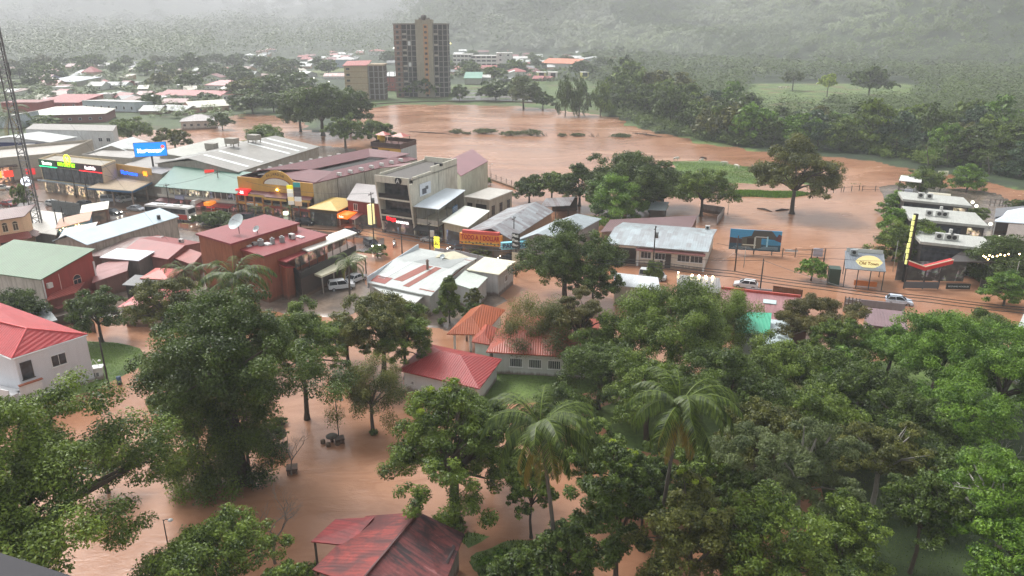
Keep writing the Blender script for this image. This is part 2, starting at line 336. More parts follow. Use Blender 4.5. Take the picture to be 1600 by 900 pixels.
# ---------------------------------------------------------------- trees
LEAFC = {
 'dark':  (s2l(30,50,18), s2l(104,126,46)), 'mid': (s2l(40,64,22), s2l(130,152,54)), 'bright': (s2l(48,84,20), s2l(128,164,50)),
 'olive': (s2l(44,58,22), s2l(128,130,56)), 'yellow': (s2l(96,122,30), s2l(190,206,70)), 'blue': (s2l(36,60,38), s2l(84,112,72)),
 'grey':  (s2l(58,74,40), s2l(122,134,80)), 'brown': (s2l(62,66,32), s2l(126,118,58)), 'palm': (s2l(40,60,20), s2l(112,132,46)), 'palmdry': (s2l(96,92,34), s2l(160,142,66)),
}
def leaves(rng, cen, rad, n, size, out=None, flat=.6, droop=0.0, upb=.55, slim=.5, ctint=None, nrm=None, jit=.42, tj=.5):
    """n rhombic leaves spread over clumps centred at cen (k,3) with radii rad"""
    k = len(cen); w_ = rad**2; ci = rng.choice(k, n, p=w_/w_.sum())
    d = rng.normal(size=(n, 3)); d /= np.linalg.norm(d, axis=1)[:, None]; rr = rng.random(n)**.38
    p = cen[ci] + d*rr[:, None]*rad[ci][:, None]*np.array([1, 1, flat])
    if droop: p[:, 2] -= droop*rng.random(n)**2*rad[ci]
    nor = d*.55 + (np.array([0, 0, upb]) if nrm is None else nrm(p)*upb) + rng.normal(size=(n, 3))*jit; nor /= np.linalg.norm(nor, axis=1)[:, None]
    t = rng.normal(size=(n, 3)) + d*.8; t[:, 2] -= .35+droop
    t -= nor*(t*nor).sum(1)[:, None]; t /= np.linalg.norm(t, axis=1)[:, None]; b = np.cross(nor, t)
    s = size*rng.uniform(.6, 1.35, n)[:, None]
    V = np.stack([p-t*s*.5, p+b*s*slim*.5-t*s*.05, p+t*s*.5-nor*s*.08, p-b*s*slim*.5-t*s*.05], 1)
    ct = ctint if ctint is not None else rng.random(k)
    tint = np.clip(ct[ci]*(1.12-tj)+rng.random(n)*tj-.08, 0, 1)
    return V, tint
def crown_clumps(rng, kind, Rx, h, irr=.22):
    """clump centres for a crown of radius Rx and height h, base of the crown at z=0"""
    ph = rng.uniform(0, 6.28, 6)
    def lob(a, e): return 1+irr*(math.sin(2*a+ph[0])*.6+math.sin(3*a+ph[1])*.6+math.sin(5*a+2*e+ph[2])*.5)
    cen, rad = [], []
    if kind in ('dome', 'open', 'twiggy'):
        nb = {'dome': 30, 'open': 19, 'twiggy': 12}[kind]; tt = []
        for i in range(nb):
            a = i*2.39996+rng.uniform(-.5, .5); e = math.asin(min(1, -.25+1.25*((i+.5)/nb)+rng.uniform(-.12, .12))); L = lob(a, e); q = rng.uniform(.55, .92)
            bx, by, bz = Rx*q*L*math.cos(e)*math.cos(a), Rx*q*L*math.cos(e)*math.sin(a), h*.34+h*.5*q*math.sin(e)*(1.1); br_ = Rx*rng.uniform(.22, .40)*(1 if kind == 'dome' else .9)
            for j in range(11 if kind == 'dome' else 8):
                u = rng.normal(size=3); u /= np.linalg.norm(u); u[2] = abs(u[2])*.9-.25; s_ = rng.uniform(.55, 1.0)
                cen.append((bx+u[0]*br_*s_, by+u[1]*br_*s_, bz+u[2]*br_*s_*.8)); rad.append(br_*rng.uniform(.26, .48))
        for i in range(10): cen.append((rng.uniform(-.4,.4)*Rx, rng.uniform(-.4,.4)*Rx, h*rng.uniform(.3,.65))); rad.append(Rx*.2)
    elif kind in ('feather', 'cone'):
        n = {'dome': 95, 'open': 52, 'feather': 46, 'cone': 60, 'twiggy': 30}[kind]
        for i in range(n):
            a = rng.uniform(0, 6.28); e = math.asin(rng.uniform(-.35 if kind != 'open' else -.2, 1)); q = rng.uniform(.62, 1) if i % 5 else rng.uniform(.15, .6)
            L = lob(a, e)
            if kind == 'cone': t = rng.random(); q2 = (1-t)**.75*.95+.08; x, y, z = Rx*q2*math.cos(a)*rng.uniform(.6, 1), Rx*q2*math.sin(a)*rng.uniform(.6, 1), h*t
            else: x, y, z = Rx*q*L*math.cos(e)*math.cos(a), Rx*q*L*math.cos(e)*math.sin(a), h*.36+h*.62*q*math.sin(e)*(.85+.15*L)
            cen.append((x, y, z)); rad.append(Rx*rng.uniform(.15, .29)*(1 if kind != 'feather' else 1.1))
    elif kind == 'layered':
        nl = 6
        for l in range(nl):
            z = h*(.1+.82*l/(nl-1))+rng.uniform(-.06,.06)*h; rr = Rx*(1-.75*abs(l/(nl-1)-.3)**1.4)*(1 if l < nl-1 else .6)
            m_ = int(16*rr/Rx)+3; a0 = rng.uniform(0, 6.28)
            for i in range(m_):
                a = a0+i*6.28/m_+rng.uniform(-.3, .3); q = rng.uniform(.45, 1)*lob(a, l); cen.append((rr*q*math.cos(a), rr*q*math.sin(a), z+rng.uniform(-.11, .11)*h-.14*h*q*q)); rad.append(Rx*rng.uniform(.16, .28))
        for i in range(8): cen.append((rng.uniform(-.3,.3)*Rx, rng.uniform(-.3,.3)*Rx, h*rng.uniform(.3,.9))); rad.append(Rx*.2)
    elif kind == 'column':
        for i in range(60):
            a = rng.uniform(0, 6.28); t = rng.random(); q = (.55+.45*math.sin(3.1*t))*rng.uniform(.5, 1)*lob(a, 3*t); cen.append((Rx*q*math.cos(a), Rx*q*math.sin(a), h*t)); rad.append(Rx*rng.uniform(.25,.4))
    return np.array(cen), np.array(rad)
def limbs(rng, mb, cen, fork, base, r0, nl=9, bend=.25):
    fork = Vector(fork); base = Vector(base); mid = (base+fork)*.5+Vector((rng.uniform(-1,1), rng.uniform(-1,1), 0))*(fork-base).length*.05
    mb.tube([base+Vector((0,0,-.6)), base, base+(mid-base)*.25, mid, fork], [r0*1.9, r0*1.5, r0*1.05, r0*.9, r0*.75], 8)
    sel = rng.choice(len(cen), min(nl, len(cen)), replace=False)
    for i in sel:
        c = Vector(cen[i]); m1 = fork.lerp(c, .45)+Vector((0, 0, (c-fork).length*bend*.4)); rr = r0*rng.uniform(.35, .55)
        mb.tube([fork-Vector((0,0,r0)), fork.lerp(m1, .5), m1, m1.lerp(c, .6), c], [rr*1.25, rr, rr*.75, rr*.5, rr*.2], 5)
        for q in range(3):
            j = cen[rng.integers(len(cen))]; jj = Vector(j)
            if (jj-c).length < (c-fork).length*.75+.3: mb.tube([m1, m1.lerp(jj, .5)+Vector((0,0,.15)), jj], [rr*.5, rr*.3, rr*.1], 4)
KINDP = {'dome': (.75, 0, .5), 'open': (.7, .15, .42), 'feather': (.8, .9, .3), 'layered': (.5, 0, .5), 'cone': (.9, 0, .5), 'column': (1.1, .4, .5), 'twiggy': (.7, .2, .4)}
def tree_meshes(rng, kind, col, Rx, hc, zc, leaf, cover, trans=.3, tips=None, nl=9, bark=None, slim=None, tr=1.0):
    """meshes (trunk, crown) for a tree whose crown starts at zc and is hc tall"""
    cen, rad = crown_clumps(rng, kind, Rx, hc); cen = cen+np.array([0, 0, zc]); fl, dr, sl_ = KINDP[kind]
    area = 2*math.pi*Rx*max(Rx, hc*.6)
    n = int(cover*area/(leaf*leaf*.26)); n = min(n, 105000)
    V, t = leaves(rng, cen, rad, n, leaf, flat=fl, droop=dr, slim=slim or sl_)
    if tips:                                                 # fresh pale shoots on the outside of some clumps
        pass
    crown = quads('crown', V, t, leafm(*LEAFC[col], trans))
    mb = MB(); r0 = max(.1, Rx*.055)*tr; limbs(rng, mb, cen, (0, 0, zc+hc*.22), (0, 0, 0), r0, nl)
    trunk = mb.mesh('trunk', barkm(bark or (.09,.07,.05,1)), True)
    extra = None
    if tips:
        top = cen[np.argsort(-cen[:, 2]-rng.random(len(cen))*hc*.5)[:8]]; V2, t2_ = leaves(rng, top+rad.mean()*.35, np.full(len(top), rad.mean()*.55), int(n*.05)+40, leaf, slim=.5)
        extra = quads('fresh_shoots', V2, t2_, leafm(*LEAFC[tips], trans))
    return trunk, crown, extra
_protos = {}
def put_tree(label, kind, col, fx, fy, ytop, ybot, wpx, group=None, cover=1.0, leaf=None, tips=None, name='tree', nl=9, bark=None, seed=None, z0=0.0, unique=None, dx=0, cat='tree', tr=1.0, rs=1.0):
    b = P(fx, fy, z0); Y = b.y; wpx = wpx*(.94 if kind in ('dome','open') and fy > 470 else 1); dep = math.hypot(Y, EYE*.6); Rx = wpx/2*dep/F_PX*1.04; zt = zat(Y, ytop)-z0; zb = max(zat(Y, ybot)-z0, .1)
    top = zt; hc = max(top-zb, Rx*.5)
    lf = leaf or max(.225, dep/742*1.95); sd = seed if seed is not None else int(fx*7+fy*13)
    rng = np.random.default_rng(abs(sd)+3)
    unique = unique if unique is not None else (wpx > 60)
    root = thing(name, label, cat, b, 0, group)
    if unique:
        tk, cr, ex = tree_meshes(rng, kind, col, Rx, hc, zb, lf, (3.1 if dep < 100 else 3.6)*cover, tips=tips, nl=nl, bark=bark, tr=tr)
        o = link('trunk', tk, root); c = link('crown', cr, root)
        if ex: link('fresh_shoots', ex, c)
    else:
        lb = min(int(round(math.log(dep/100, 1.5))), 7) if dep > 100 else 0; var = sd % 3; low = zb < .2*top; key = (kind, col, lb, var, low)
        if key not in _protos:
            l2 = max(.35, 100*1.5**lb/742*2.0); ra = 5.0
            _protos[key] = tree_meshes(np.random.default_rng(hash((lb, var, len(kind)*7+len(col))) % 99991), kind, col, ra, 8.7 if low else 6.0, .3 if low else 3.0, min(l2, 1.4), 3.4*cover, nl=6, tr=.9)
        tk, cr, ex = _protos[key]
        o = link('trunk', tk, root); c = link('crown', cr, root)
        k = Rx/5.0; kz = top/9.0
        for q in (o, c): q.scale = (k, k, kz)
        root.rotation_euler = (0, 0, (sd*37 % 628)/100)
    return root
# coconut palms
def frond_mesh(rng, L, droop, col, dry=0.0, nlf=46, lift=.5):
    """one feather leaf along +x from the origin; a drooping rachis with leaflets hanging on both sides"""
    seg = 14; pts = []; a = lift; p = np.array([0., 0., 0.])
    for i in range(seg+1):
        pts.append(p.copy()); a -= droop/seg*(1+.9*i/seg); p = p + L/seg*np.array([math.cos(a), 0, math.sin(a)])
    pts = np.array(pts); Vq, T = [], []
    def at(t):
        x = t*seg; i = min(int(x), seg-1); return pts[i]+(pts[i+1]-pts[i])*(x-i), (pts[i+1]-pts[i])/np.linalg.norm(pts[i+1]-pts[i])
    for j in range(nlf):
        t = .12+.88*j/nlf; q, d = at(t); ll = L*.2*math.sin(math.pi*min(1, .25+t*.72))**.7*rng.uniform(.85, 1.1)
        for sd in (-1, 1):
            dirn = np.array([d[0]*.55, sd*.85, d[2]*.55-.15-rng.random()*.35]); dirn /= np.linalg.norm(dirn); w_ = np.cross(dirn, [0,0,1]); w_ = w_/np.linalg.norm(w_)*.042*L/5
            mid = q+dirn*ll*.5; dr = np.array([0,0,-.22*ll]); tip = q+dirn*ll*.95+dr
            Vq += [[q-w_*.6, q+w_*.6, mid+w_, mid-w_], [mid-w_, mid+w_, tip+w_*.2, tip-w_*.2]]; tt = np.clip(rng.random()*.7+dry*.4, 0, 1); T += [tt, tt]
    for i in range(seg):                                     # rachis
        w_ = np.array([0, .035*(1-i/seg)+.01, 0]); Vq.append([pts[i]-w_, pts[i]+w_, pts[i+1]+w_, pts[i+1]-w_]); T.append(1)
    return quads('frond', np.array(Vq), np.array(T), leafm(*LEAFC[col], .35))
def palm(label, fx, fy, cx, cy, wpx, nf=26, group=None, dry=4, Yb=None, wind=0.0, nlf=46):
    b = P(fx, fy); Y = b.y; dep = math.hypot(Y, EYE*.6); h = zat(Y, cy); top = P(cx, cy, h); L = wpx/2*dep/F_PX*1.5
    rng = np.random.default_rng(int(fx)+5); root = thing('coconut_palm' if wpx > 40 else 'palm_tree', label, 'palm', b, 0, group)
    t = top-b; mb = MB(); n = 12; pts = []; rr = []
    for i in range(n+1):
        q = i/n; pts.append((t.x*q**1.4, t.y*q, t.z*q)); rr.append(.19-.08*q+(.1 if i == 0 else 0)+(.015 if i % 2 else 0))
    mb.tube([(0,0,-.5)]+pts, [.3]+rr, 9); mb.build('trunk', barkm((.12,.105,.085,1)), root, True)
    cr = MB(); cr.ball((t.x, t.y, t.z), .32, 8, 1.3); cr.build('crownshaft', barkm((.12,.1,.04,1)), root, True)
    if wpx > 60:
        nb = MB()
        for i in range(9): a = rng.uniform(0, 6.28); nb.ball((t.x+.42*math.cos(a), t.y+.42*math.sin(a), t.z-.25-.2*rng.random()), .15, 6)
        nb.build('coconuts', paint(s2l(120,96,40), .5), root, True)
    key = ('fr', round(L, 1), nlf)
    vs_ = [frond_mesh(rng, L, 1.5, 'palm', nlf=nlf, lift=1.2), frond_mesh(rng, L, 1.7, 'palm', nlf=nlf, lift=.85), frond_mesh(rng, L*.97, 1.35, 'palm', nlf=nlf, lift=.2), frond_mesh(rng, L*.85, 0.7, 'palmdry', 1, nlf=nlf, lift=-.75)]
    if wpx <= 40:
        allV = []
    for i in range(nf):
        k = i/nf; a = i*2.39996+rng.uniform(-.2, .2); a = a+wind*math.sin(a)*(-1) ; m_ = vs_[0] if k < .32 else vs_[1] if k < .6 else vs_[2] if i < nf-dry else vs_[3]
        f = link('frond', m_, root, (t.x, t.y, t.z+.1)); f.rotation_euler = (rng.uniform(-.12,.12), rng.uniform(-.15,.15), a); f.scale = (rng.uniform(.88,1.06),)*3
    return root
def bare_tree(label, fx, fy, ytop, wpx, col=(.2,.17,.14,1), seed=1, cat='tree', depth=5, name='bare_tree'):
    b = P(fx, fy); Y = b.y; h = zat(Y, ytop); rng = random.Random(seed); root = thing(name, label, cat, b); mb = MB(); wr = wpx/ppm(Y)/2
    def br(p, d, L, r, k):
        q = p+d*L*.5+Vector((rng.uniform(-.1,.1)*L, rng.uniform(-.1,.1)*L, 0)); e = p+d*L; mb.tube([p, q, e], [r, r*.8, r*.6], 4, False)
        if k == 0: return
        for i in range(rng.choice((2,3,3))):
            nd_ = (d+Vector((rng.uniform(-1,1), rng.uniform(-1,1), rng.uniform(-.25,.5)))*.75).normalized(); br(e if i < 2 else q, nd_, L*rng.uniform(.6,.85), r*.58, k-1)
    br(Vector((0,0,-.3)), Vector((.1,0,1)).normalized(), h*.33, max(.07, h*.018), depth); mb.build('branches', barkm(col), root)
    return root
def shrub(label, kind, col, fx, fy, wpx, hpx, group=None, name='shrub', cat='shrub', leaf=None, cover=1.1):
    b = P(fx, fy); Y = b.y; s = ppm(Y); Rx = wpx/2/s; h = hpx/s*1.05; dep = math.hypot(Y, 25); rng = np.random.default_rng(int(fx*3+fy))
    root = thing(name, label, cat, b, 0, group); cen, rad = crown_clumps(rng, 'dome', Rx, h); lf = leaf or max(.22, dep/742*1.9)
    V, t = leaves(rng, cen, rad, min(9000, int(cover*14*Rx*max(Rx, h)/(lf*lf*.25))+30), lf); link('foliage', quads('foliage', V, t, leafm(*LEAFC[col], .3)), root)
    mb = MB(); [mb.tube([(0,0,-.2), tuple(cen[i])], [.05, .02], 4) for i in range(0, len(cen), 12)]; mb.build('stem', barkm(), root); return root
# ---------------------------------------------------------------- buildings
def zfoot(yr, yf): return EYE*(1-math.tan(ang(yr))/math.tan(ang(yf)))   # height of an edge seen at row yr above a foot seen at row yf
_wc = {}
class Block:
    """a block on a parallelogram plan; front edge FL-FR and back corner BR are photo points at eave height z"""
    def __init__(s, B, FL, FR, BR, z, px=True, wall=None, zbot=-.4):
        s.B = B; s.z = z; s.zb = zbot
        if px: fl, fr, br = P(*FL, z), P(*FR, z), P(*BR, z)
        else: fl, fr, br = Vector(FL), Vector(FR), Vector(BR)
        if B.root is None: B.start(fl, fr)
        s.o = B.loc(fl); s.e1 = B.loc(fr)-s.o; s.e2 = B.loc(br)-B.loc(fr); s.o.z = s.e1.z = s.e2.z = 0
        s.w, s.d = s.e1.length, s.e2.length; s.H = lambda a, b: z
        s.wallm = wall
    def pt(s, a, b, z): p = s.o+s.e1*a+s.e2*b; return Vector((p.x, p.y, z))
    def roof(s, kind='flat', rise=1.5, over=.4, mat=None, th=.14, name='roof', ax=.5, front_over=None, parent=None):
        z = s.z
        H = {'flat': lambda a, b: z, 'shedf': lambda a, b: z+rise*b, 'shedb': lambda a, b: z+rise*(1-b), 'shedr': lambda a, b: z+rise*a, 'shedl': lambda a, b: z+rise*(1-a),
             'gx': lambda a, b: z+rise*(b/ax if b < ax else (1-b)/(1-ax)), 'gy': lambda a, b: z+rise*(a/ax if a < ax else (1-a)/(1-ax)), 'hip': lambda a, b: z}[kind]
        s.H = H; oa, ob = over/s.w, over/s.d; of = (front_over if front_over is not None else over)/s.d
        polys = []
        if kind in ('flat', 'shedf', 'shedb', 'shedr', 'shedl'): polys = [[(-oa,-of),(1+oa,-of),(1+oa,1+ob),(-oa,1+ob)]]
        elif kind == 'gx': polys = [[(-oa,-of),(1+oa,-of),(1+oa,ax),(-oa,ax)], [(-oa,ax),(1+oa,ax),(1+oa,1+ob),(-oa,1+ob)]]
        elif kind == 'gy': polys = [[(-oa,-of),(ax,-of),(ax,1+ob),(-oa,1+ob)], [(ax,-of),(1+oa,-of),(1+oa,1+ob),(ax,1+ob)]]
        mb = MB(); lift = .05
        if kind == 'hip':
            if s.w >= s.d: h = min(.5, .5*s.d/s.w); r1, r2 = (h, .5), (1-h, .5)
            else: h = min(.5, .5*s.w/s.d); r1, r2 = (.5, h), (.5, 1-h)
            zz = lambda q, top: s.pt(q[0], q[1], z+(rise if top else 0)+lift); A, Bq, Cq, D = (-oa,-of), (1+oa,-of), (1+oa,1+ob), (-oa,1+ob)
            if s.w >= s.d: fs = [[A,Bq,r2,r1],[Bq,Cq,r2],[Cq,D,r1,r2],[D,A,r1]]
            else: fs = [[A,Bq,r1],[Bq,Cq,r2,r1],[Cq,D,r2],[D,A,r1,r2]]
            for f in fs: mb.prism([zz(q, q in (r1, r2)) for q in f], th)
        else:
            for f in polys: mb.prism([s.pt(q[0], q[1], H(*q)+lift) for q in f], th)
        s.roofo = mb.build(name, mat or roofm(GREY), parent or s.B.root); return s
    def walls(s, mat=None, name='wall'):
        mat = mat or s.wallm or wallm(WHITE); mb = MB(); S = [(0,0),(.5,0),(1,0),(1,.5),(1,1),(.5,1),(0,1),(0,.5)]; n = len(S)
        for i in range(n):
            a, b = S[i], S[(i+1) % n]
            mb.add([s.pt(*a, s.zb), s.pt(*b, s.zb), s.pt(*b, s.H(*b)-.06), s.pt(*a, s.H(*a)-.06)], [(0,1,2,3)])
        s.wallo = mb.build(name, mat, s.B.root); return s
    def parapet(s, h=.6, t=.25, mat=None, name='parapet'):
        mb = MB(); z = s.z; a, b = t/s.w, t/s.d
        for q in ([(0,0),(1,0),(1,b),(0,b)], [(0,1-b),(1,1-b),(1,1),(0,1)], [(0,b),(a,b),(a,1-b),(0,1-b)], [(1-a,b),(1,b),(1,1-b),(1-a,1-b)]):
            mb.prism([s.pt(*k, z+h) for k in q], h+.02)
        mb.build(name, mat or s.wallm, s.B.root); return s
    def face(s, f):
        c = {'f': ((0,0),(1,0)), 'r': ((1,0),(1,1)), 'b': ((1,1),(0,1)), 'l': ((0,1),(0,0))}[f]; a, b = s.pt(*c[0], 0), s.pt(*c[1], 0); x = (b-a); L = x.length; x.normalize()
        n = Vector((x.y, -x.x, 0)); M = Matrix(((x.x, -n.x, 0, a.x), (x.y, -n.y, 0, a.y), (0, 0, 1, 0), (0, 0, 0, 1))); return M, L   # local: X along, -Y outward
    def quad(s, f, u0, u1, v0, v1, mat, name='panel', out=.06, th=.05, parent=None):
        M, L = s.face(f); mb = MB().box(u0*L, -out, v0, u1*L, -out+th, v1, M); return mb.build(name, mat, parent or s.B.root)
    def win(s, f, u, v, w, h, fr=WHITE, gl=None, name='window', bars=1, sill=True, arch=False, lit=None):
        """window centred at fraction u, bottom at height v: frame with its pane as a child"""
        M, L = s.face(f); key = (name, round(w, 2), round(h, 2), fr, bars, sill, arch)
        if key not in _wc:
            mb = MB(); t = .07
            for q in ((-w/2,0,w/2,t), (-w/2,h-t,w/2,h), (-w/2,t,-w/2+t,h-t), (w/2-t,t,w/2,h-t)): mb.box(q[0], -.09, q[1], q[2], .02, q[3])
            for k in range(bars): x = -w/2+w*(k+1)/(bars+1); mb.box(x-.025, -.075, t, x+.025, .02, h-t)
            if sill: mb.box(-w/2-.1, -.16, -.08, w/2+.1, .02, -.002)
            if arch:
                for k in range(8): a0, a1 = math.pi*k/8, math.pi*(k+1)/8; mb.prism([(math.cos(q)*w/2, -.09, h+math.sin(q)*w/2) for q in (a0, a1)]+[(math.cos(q)*w/2, .02, h+math.sin(q)*w/2) for q in (a1, a0)], .07)
            pb = MB().box(-w/2+t, -.045, t, w/2-t, .0, h-t)
            if arch: pb.add([(0,-.045,h)]+[(math.cos(math.pi*k/10)*w/2*.93, -.045, h+math.sin(math.pi*k/10)*w/2*.93) for k in range(11)], [tuple(range(12))])
            _wc[key] = (mb.mesh(name, paint(fr)), pb.mesh('pane', None))
        a, b = _wc[key]; o = link(name, a, s.B.root); Q = M@Matrix.Translation((u*L, 0, v)); o.matrix_local = Q
        pm = b
        k2 = key+(str(gl or lit),)
        if k2 not in _wc: pm = b.copy(); pm.name = 'pane'; pm.materials.append(gl or (lit if lit else glassm())); _wc[k2] = pm
        link('pane', _wc[k2], o); return o
    def wins(s, f, n, v, w, h, u0=0., u1=1., **k):
        for i in range(n): s.win(f, u0+(u1-u0)*(i+.5)/n, v, w, h, **k)
        return s
    def canopy(s, f, u0, u1, v, out, mat, drop=.25, th=.1, name='canopy', posts=0):
        M, L = s.face(f); mb = MB(); mb.prism([M@Vector(q) for q in ((u0*L,-out,v-drop),(u1*L,-out,v-drop),(u1*L,-.02,v),(u0*L,-.02,v))], th); o = mb.build(name, mat, s.B.root)
        for i in range(posts): x = (u0+(u1-u0)*(i+.02)/max(posts-.96, 1))*L; MB().box(x-.06, -out+.1, s.zb, x+.06, -out+.22, v-drop-th-.002, M).build('post', paint(s2l(190,185,175)), s.B.root)
        return o
    def sign(s, f, u, v, w, h, txt, bgc, fgc, size=None, lit=.0, out=.14, name='sign_panel', tw=None, bold=.0):
        M, L = s.face(f); bm_ = emis(bgc, lit) if lit else paint(bgc); o = MB().box(u*L-w/2, -out, v, u*L+w/2, -.1 if out > .1 else 0, v+h, M).build(name, bm_, s.B.root)
        if txt:
            Q = M@Matrix.Translation((u*L, -out-.01, v+h/2))@Matrix.Rotation(math.pi/2, 4, 'X'); text(txt, size or h*.75, emis(fgc, max(lit, .001)*1.6) if lit else paint(fgc), 'lettering', .015, bold, o, Q, tw)
        return o
    def item(s, a, b, mb, name, mat, rot=0):
        o = mb.build(name, mat, s.B.root); o.location = s.pt(a, b, s.H(a, b)+.05); return o
    def ac(s, a, b, w=1.0, h=.8, c=s2l(190,190,186)):
        mb = MB().box(-w/2, -w*.3, 0.08, w/2, w*.3, h); [mb.box(x-.05, -w*.3, 0, x+.05, w*.3, .079) for x in (-w*.35, w*.35)]
        o = s.item(a, b, mb, 'air_conditioner', paint(c)); MB().tube([(0,-w*.3-.01,h*.55),(0,-w*.3-.03,h*.55)], h*.32, 12).build('fan', paint(DARK), o); return o
class Bld:
    def __init__(s, name, label, cat='building', group=None): s.name, s.label, s.cat, s.group, s.root = name, label, cat, group, None
    def start(s, a, b): s.root = thing(s.name, s.label, s.cat, (a.x, a.y, 0), math.atan2(b.y-a.y, b.x-a.x), s.group); s.Mi = (Matrix.Translation((a.x, a.y, 0))@Matrix.Rotation(math.atan2(b.y-a.y, b.x-a.x), 4, 'Z')).inverted()
    def loc(s, p): return s.Mi@Vector(p)
    def block(s, FL, FR, BR, z, **k): return Block(s, FL, FR, BR, z, **k)
    def poly(s, pts, z, th, mat, name):
        if s.root is None: s.start(P(*pts[0], z), P(*pts[1], z))
        return MB().prism([s.loc(P(a[0], a[1], a[2] if len(a) > 2 else z)) for a in pts], th).build(name, mat, s.root)
    def part(s, mb, mat, name, smooth=False): return mb.build(name, mat, s.root, smooth)
RED = s2l(140,48,50); RED2 = s2l(176,62,60); PINK = s2l(186,96,90); MAROON = s2l(110,52,56); SHEET = s2l(166,174,176); WSHEET = s2l(196,200,196); RUSTY = s2l(108,72,66)
# red roofed restaurant block with satellite dish
b = Bld('restaurant', 'restaurant with stepped red roofs, a brick side wall and a white street awning', 'restaurant')
k = b.block((310,365),(361,380),(464,348.5), 9.4, wall=wallm(s2l(158,94,62), .7)); k.roof('flat', over=.35, mat=roofm(RED, .12), th=.3).walls()
k2 = b.block((366,385),(412,399.5),(509,367), 8.0, wall=wallm(s2l(150,84,58), .6)); k2.roof('flat', over=.3, mat=roofm(RED, .12), th=.28, name='lower_roof').walls()
for a_, b_, r_ in ((.42,.22,.5), (.55,.34,.4), (.62,.46,.45)): 
    o = k2.item(a_, b_, MB().cyl(0, 0, 0, .9, r_, n=14).cyl(0, 0, .92, 1.1, r_*.5, n=12), 'water_tank', paint(s2l(150,152,150)), )
k2.ac(.62,.62, 1.1, .9); k2.ac(.28,.18, 1.0, .5); k2.item(.5,.28, MB().box(-.7,-.5,.0,.7,.5,.25), 'skylight', paint(WHITE)); k2.item(.68,.72, MB().box(-.8,-.4,.0,.8,.4,.2), 'skylight', paint(WHITE)); k2.item(.2,.1, MB().box(-.9,-.4,.0,.9,.4,.2), 'skylight', paint(WHITE))
k3 = b.block((425,402),(447,409),(481,393), 6.6, wall=wallm(s2l(120,70,50), .6)); k3.roof('flat', over=.2, mat=roofm(RED, .12), th=.2, name='lower_roof')
k4 = b.block((410,405),(446,422),(458,417), 5.2, wall=wallm(s2l(150,84,58), .6)); k4.roof('shedb', .5, over=.2, mat=roofm(RED2, .12), name='lower_roof').walls()
k5 = b.block((464,385.5),(482,392.5),(557,364), 7.0, wall=None); k5.roof('flat', over=.1, mat=paint(s2l(226,226,216), .35), th=.2, name='awning')
k6 = b.block((455,420),(470,436),(556,392), 3.6, wall=wallm(s2l(70,54,46), .4)); k6.walls().roof('flat', over=0, mat=wallm(s2l(96,80,70)), name='terrace_floor')
k6.quad('r', 0, 1, 3.6, 4.7, wallm(s2l(46,42,40), .3), 'balustrade', .12, .1); k6.quad('f', 0, 1, 3.6, 4.7, wallm(s2l(46,42,40), .3), 'balustrade', .12, .1)
k6.quad('r', .05, .95, 5.0, 6.6, shopm(s2l(190,110,60), .35), 'terrace_interior', -1.4, .05)
for i in range(8): M_, L_ = k6.face('r'); b.part(MB().box(L_*(.02+i*.137), .0, 4.7, L_*(.02+i*.137)+.1, .1, 6.9, M_), paint(s2l(60,50,46)), 'post')
k7 = b.block((480,424.5),(502,431.5),(574,400.5), 3.3); k7.roof('flat', over=0, mat=paint(s2l(232,226,196), .4), th=.35, name='canopy')
for i in range(5): q = k7.pt(.93, .03+i*.235, 0); b.part(MB().box(q.x-.09, q.y-.09, -.3, q.x+.09, q.y+.09, 3.0), paint(s2l(150,140,130)), 'post')
k.win('f', .5, 4.6, 1.0, 1.2, fr=s2l(120,70,50))
def dish(label, host, a, bb, r, tilt, az, mast=1.8):
    p = host.pt(a, bb, host.H(a, bb)+.06); wp = host.B.root.matrix_basis@p; root = thing('satellite_dish', label, 'satellite dish', wp, az)
    MB().tube([(0,0,0),(0,0,mast)], .06, 8).build('mast', paint(s2l(70,70,72)), root)
    mb = MB(); n, mr = 24, 6; D = Matrix.Translation((0,-.1,mast+.2))@Matrix.Rotation(tilt, 4, 'X'); vs_ = []
    for th_ in (0, -.04):
        for i in range(mr+1):
            for j in range(n): q = r*i/mr; vs_.append(D@Vector((q*math.cos(6.2832*j/n), q*math.sin(6.2832*j/n), q*q/(r*3.2)+th_)))
    fs = []
    for s_ in (0, (mr+1)*n):
        for i in range(mr):
            for j in range(n): fs.append((s_+i*n+j, s_+(i+1)*n+j, s_+(i+1)*n+(j+1)%n, s_+i*n+(j+1)%n))
    mb.add(vs_, fs); mb.build('reflector', paint(s2l(196,206,206), .4), root, True)
    f = D@Vector((0,0,r*.75)); MB().tube([D@Vector((r*.8,0,r*.2)), f], .02, 4).tube([D@Vector((-r*.8,0,r*.2)), f], .02, 4).ball(f, .09, 6).build('receiver', paint(GREY), root)
dish('large white satellite dish on the red restaurant roof', k, .66, .28, 1.45, R(48), R(-30), 1.7)
dish('small grey satellite dish on the red restaurant roof behind the large one', k, .92, .42, .6, R(48), R(-30), .5)
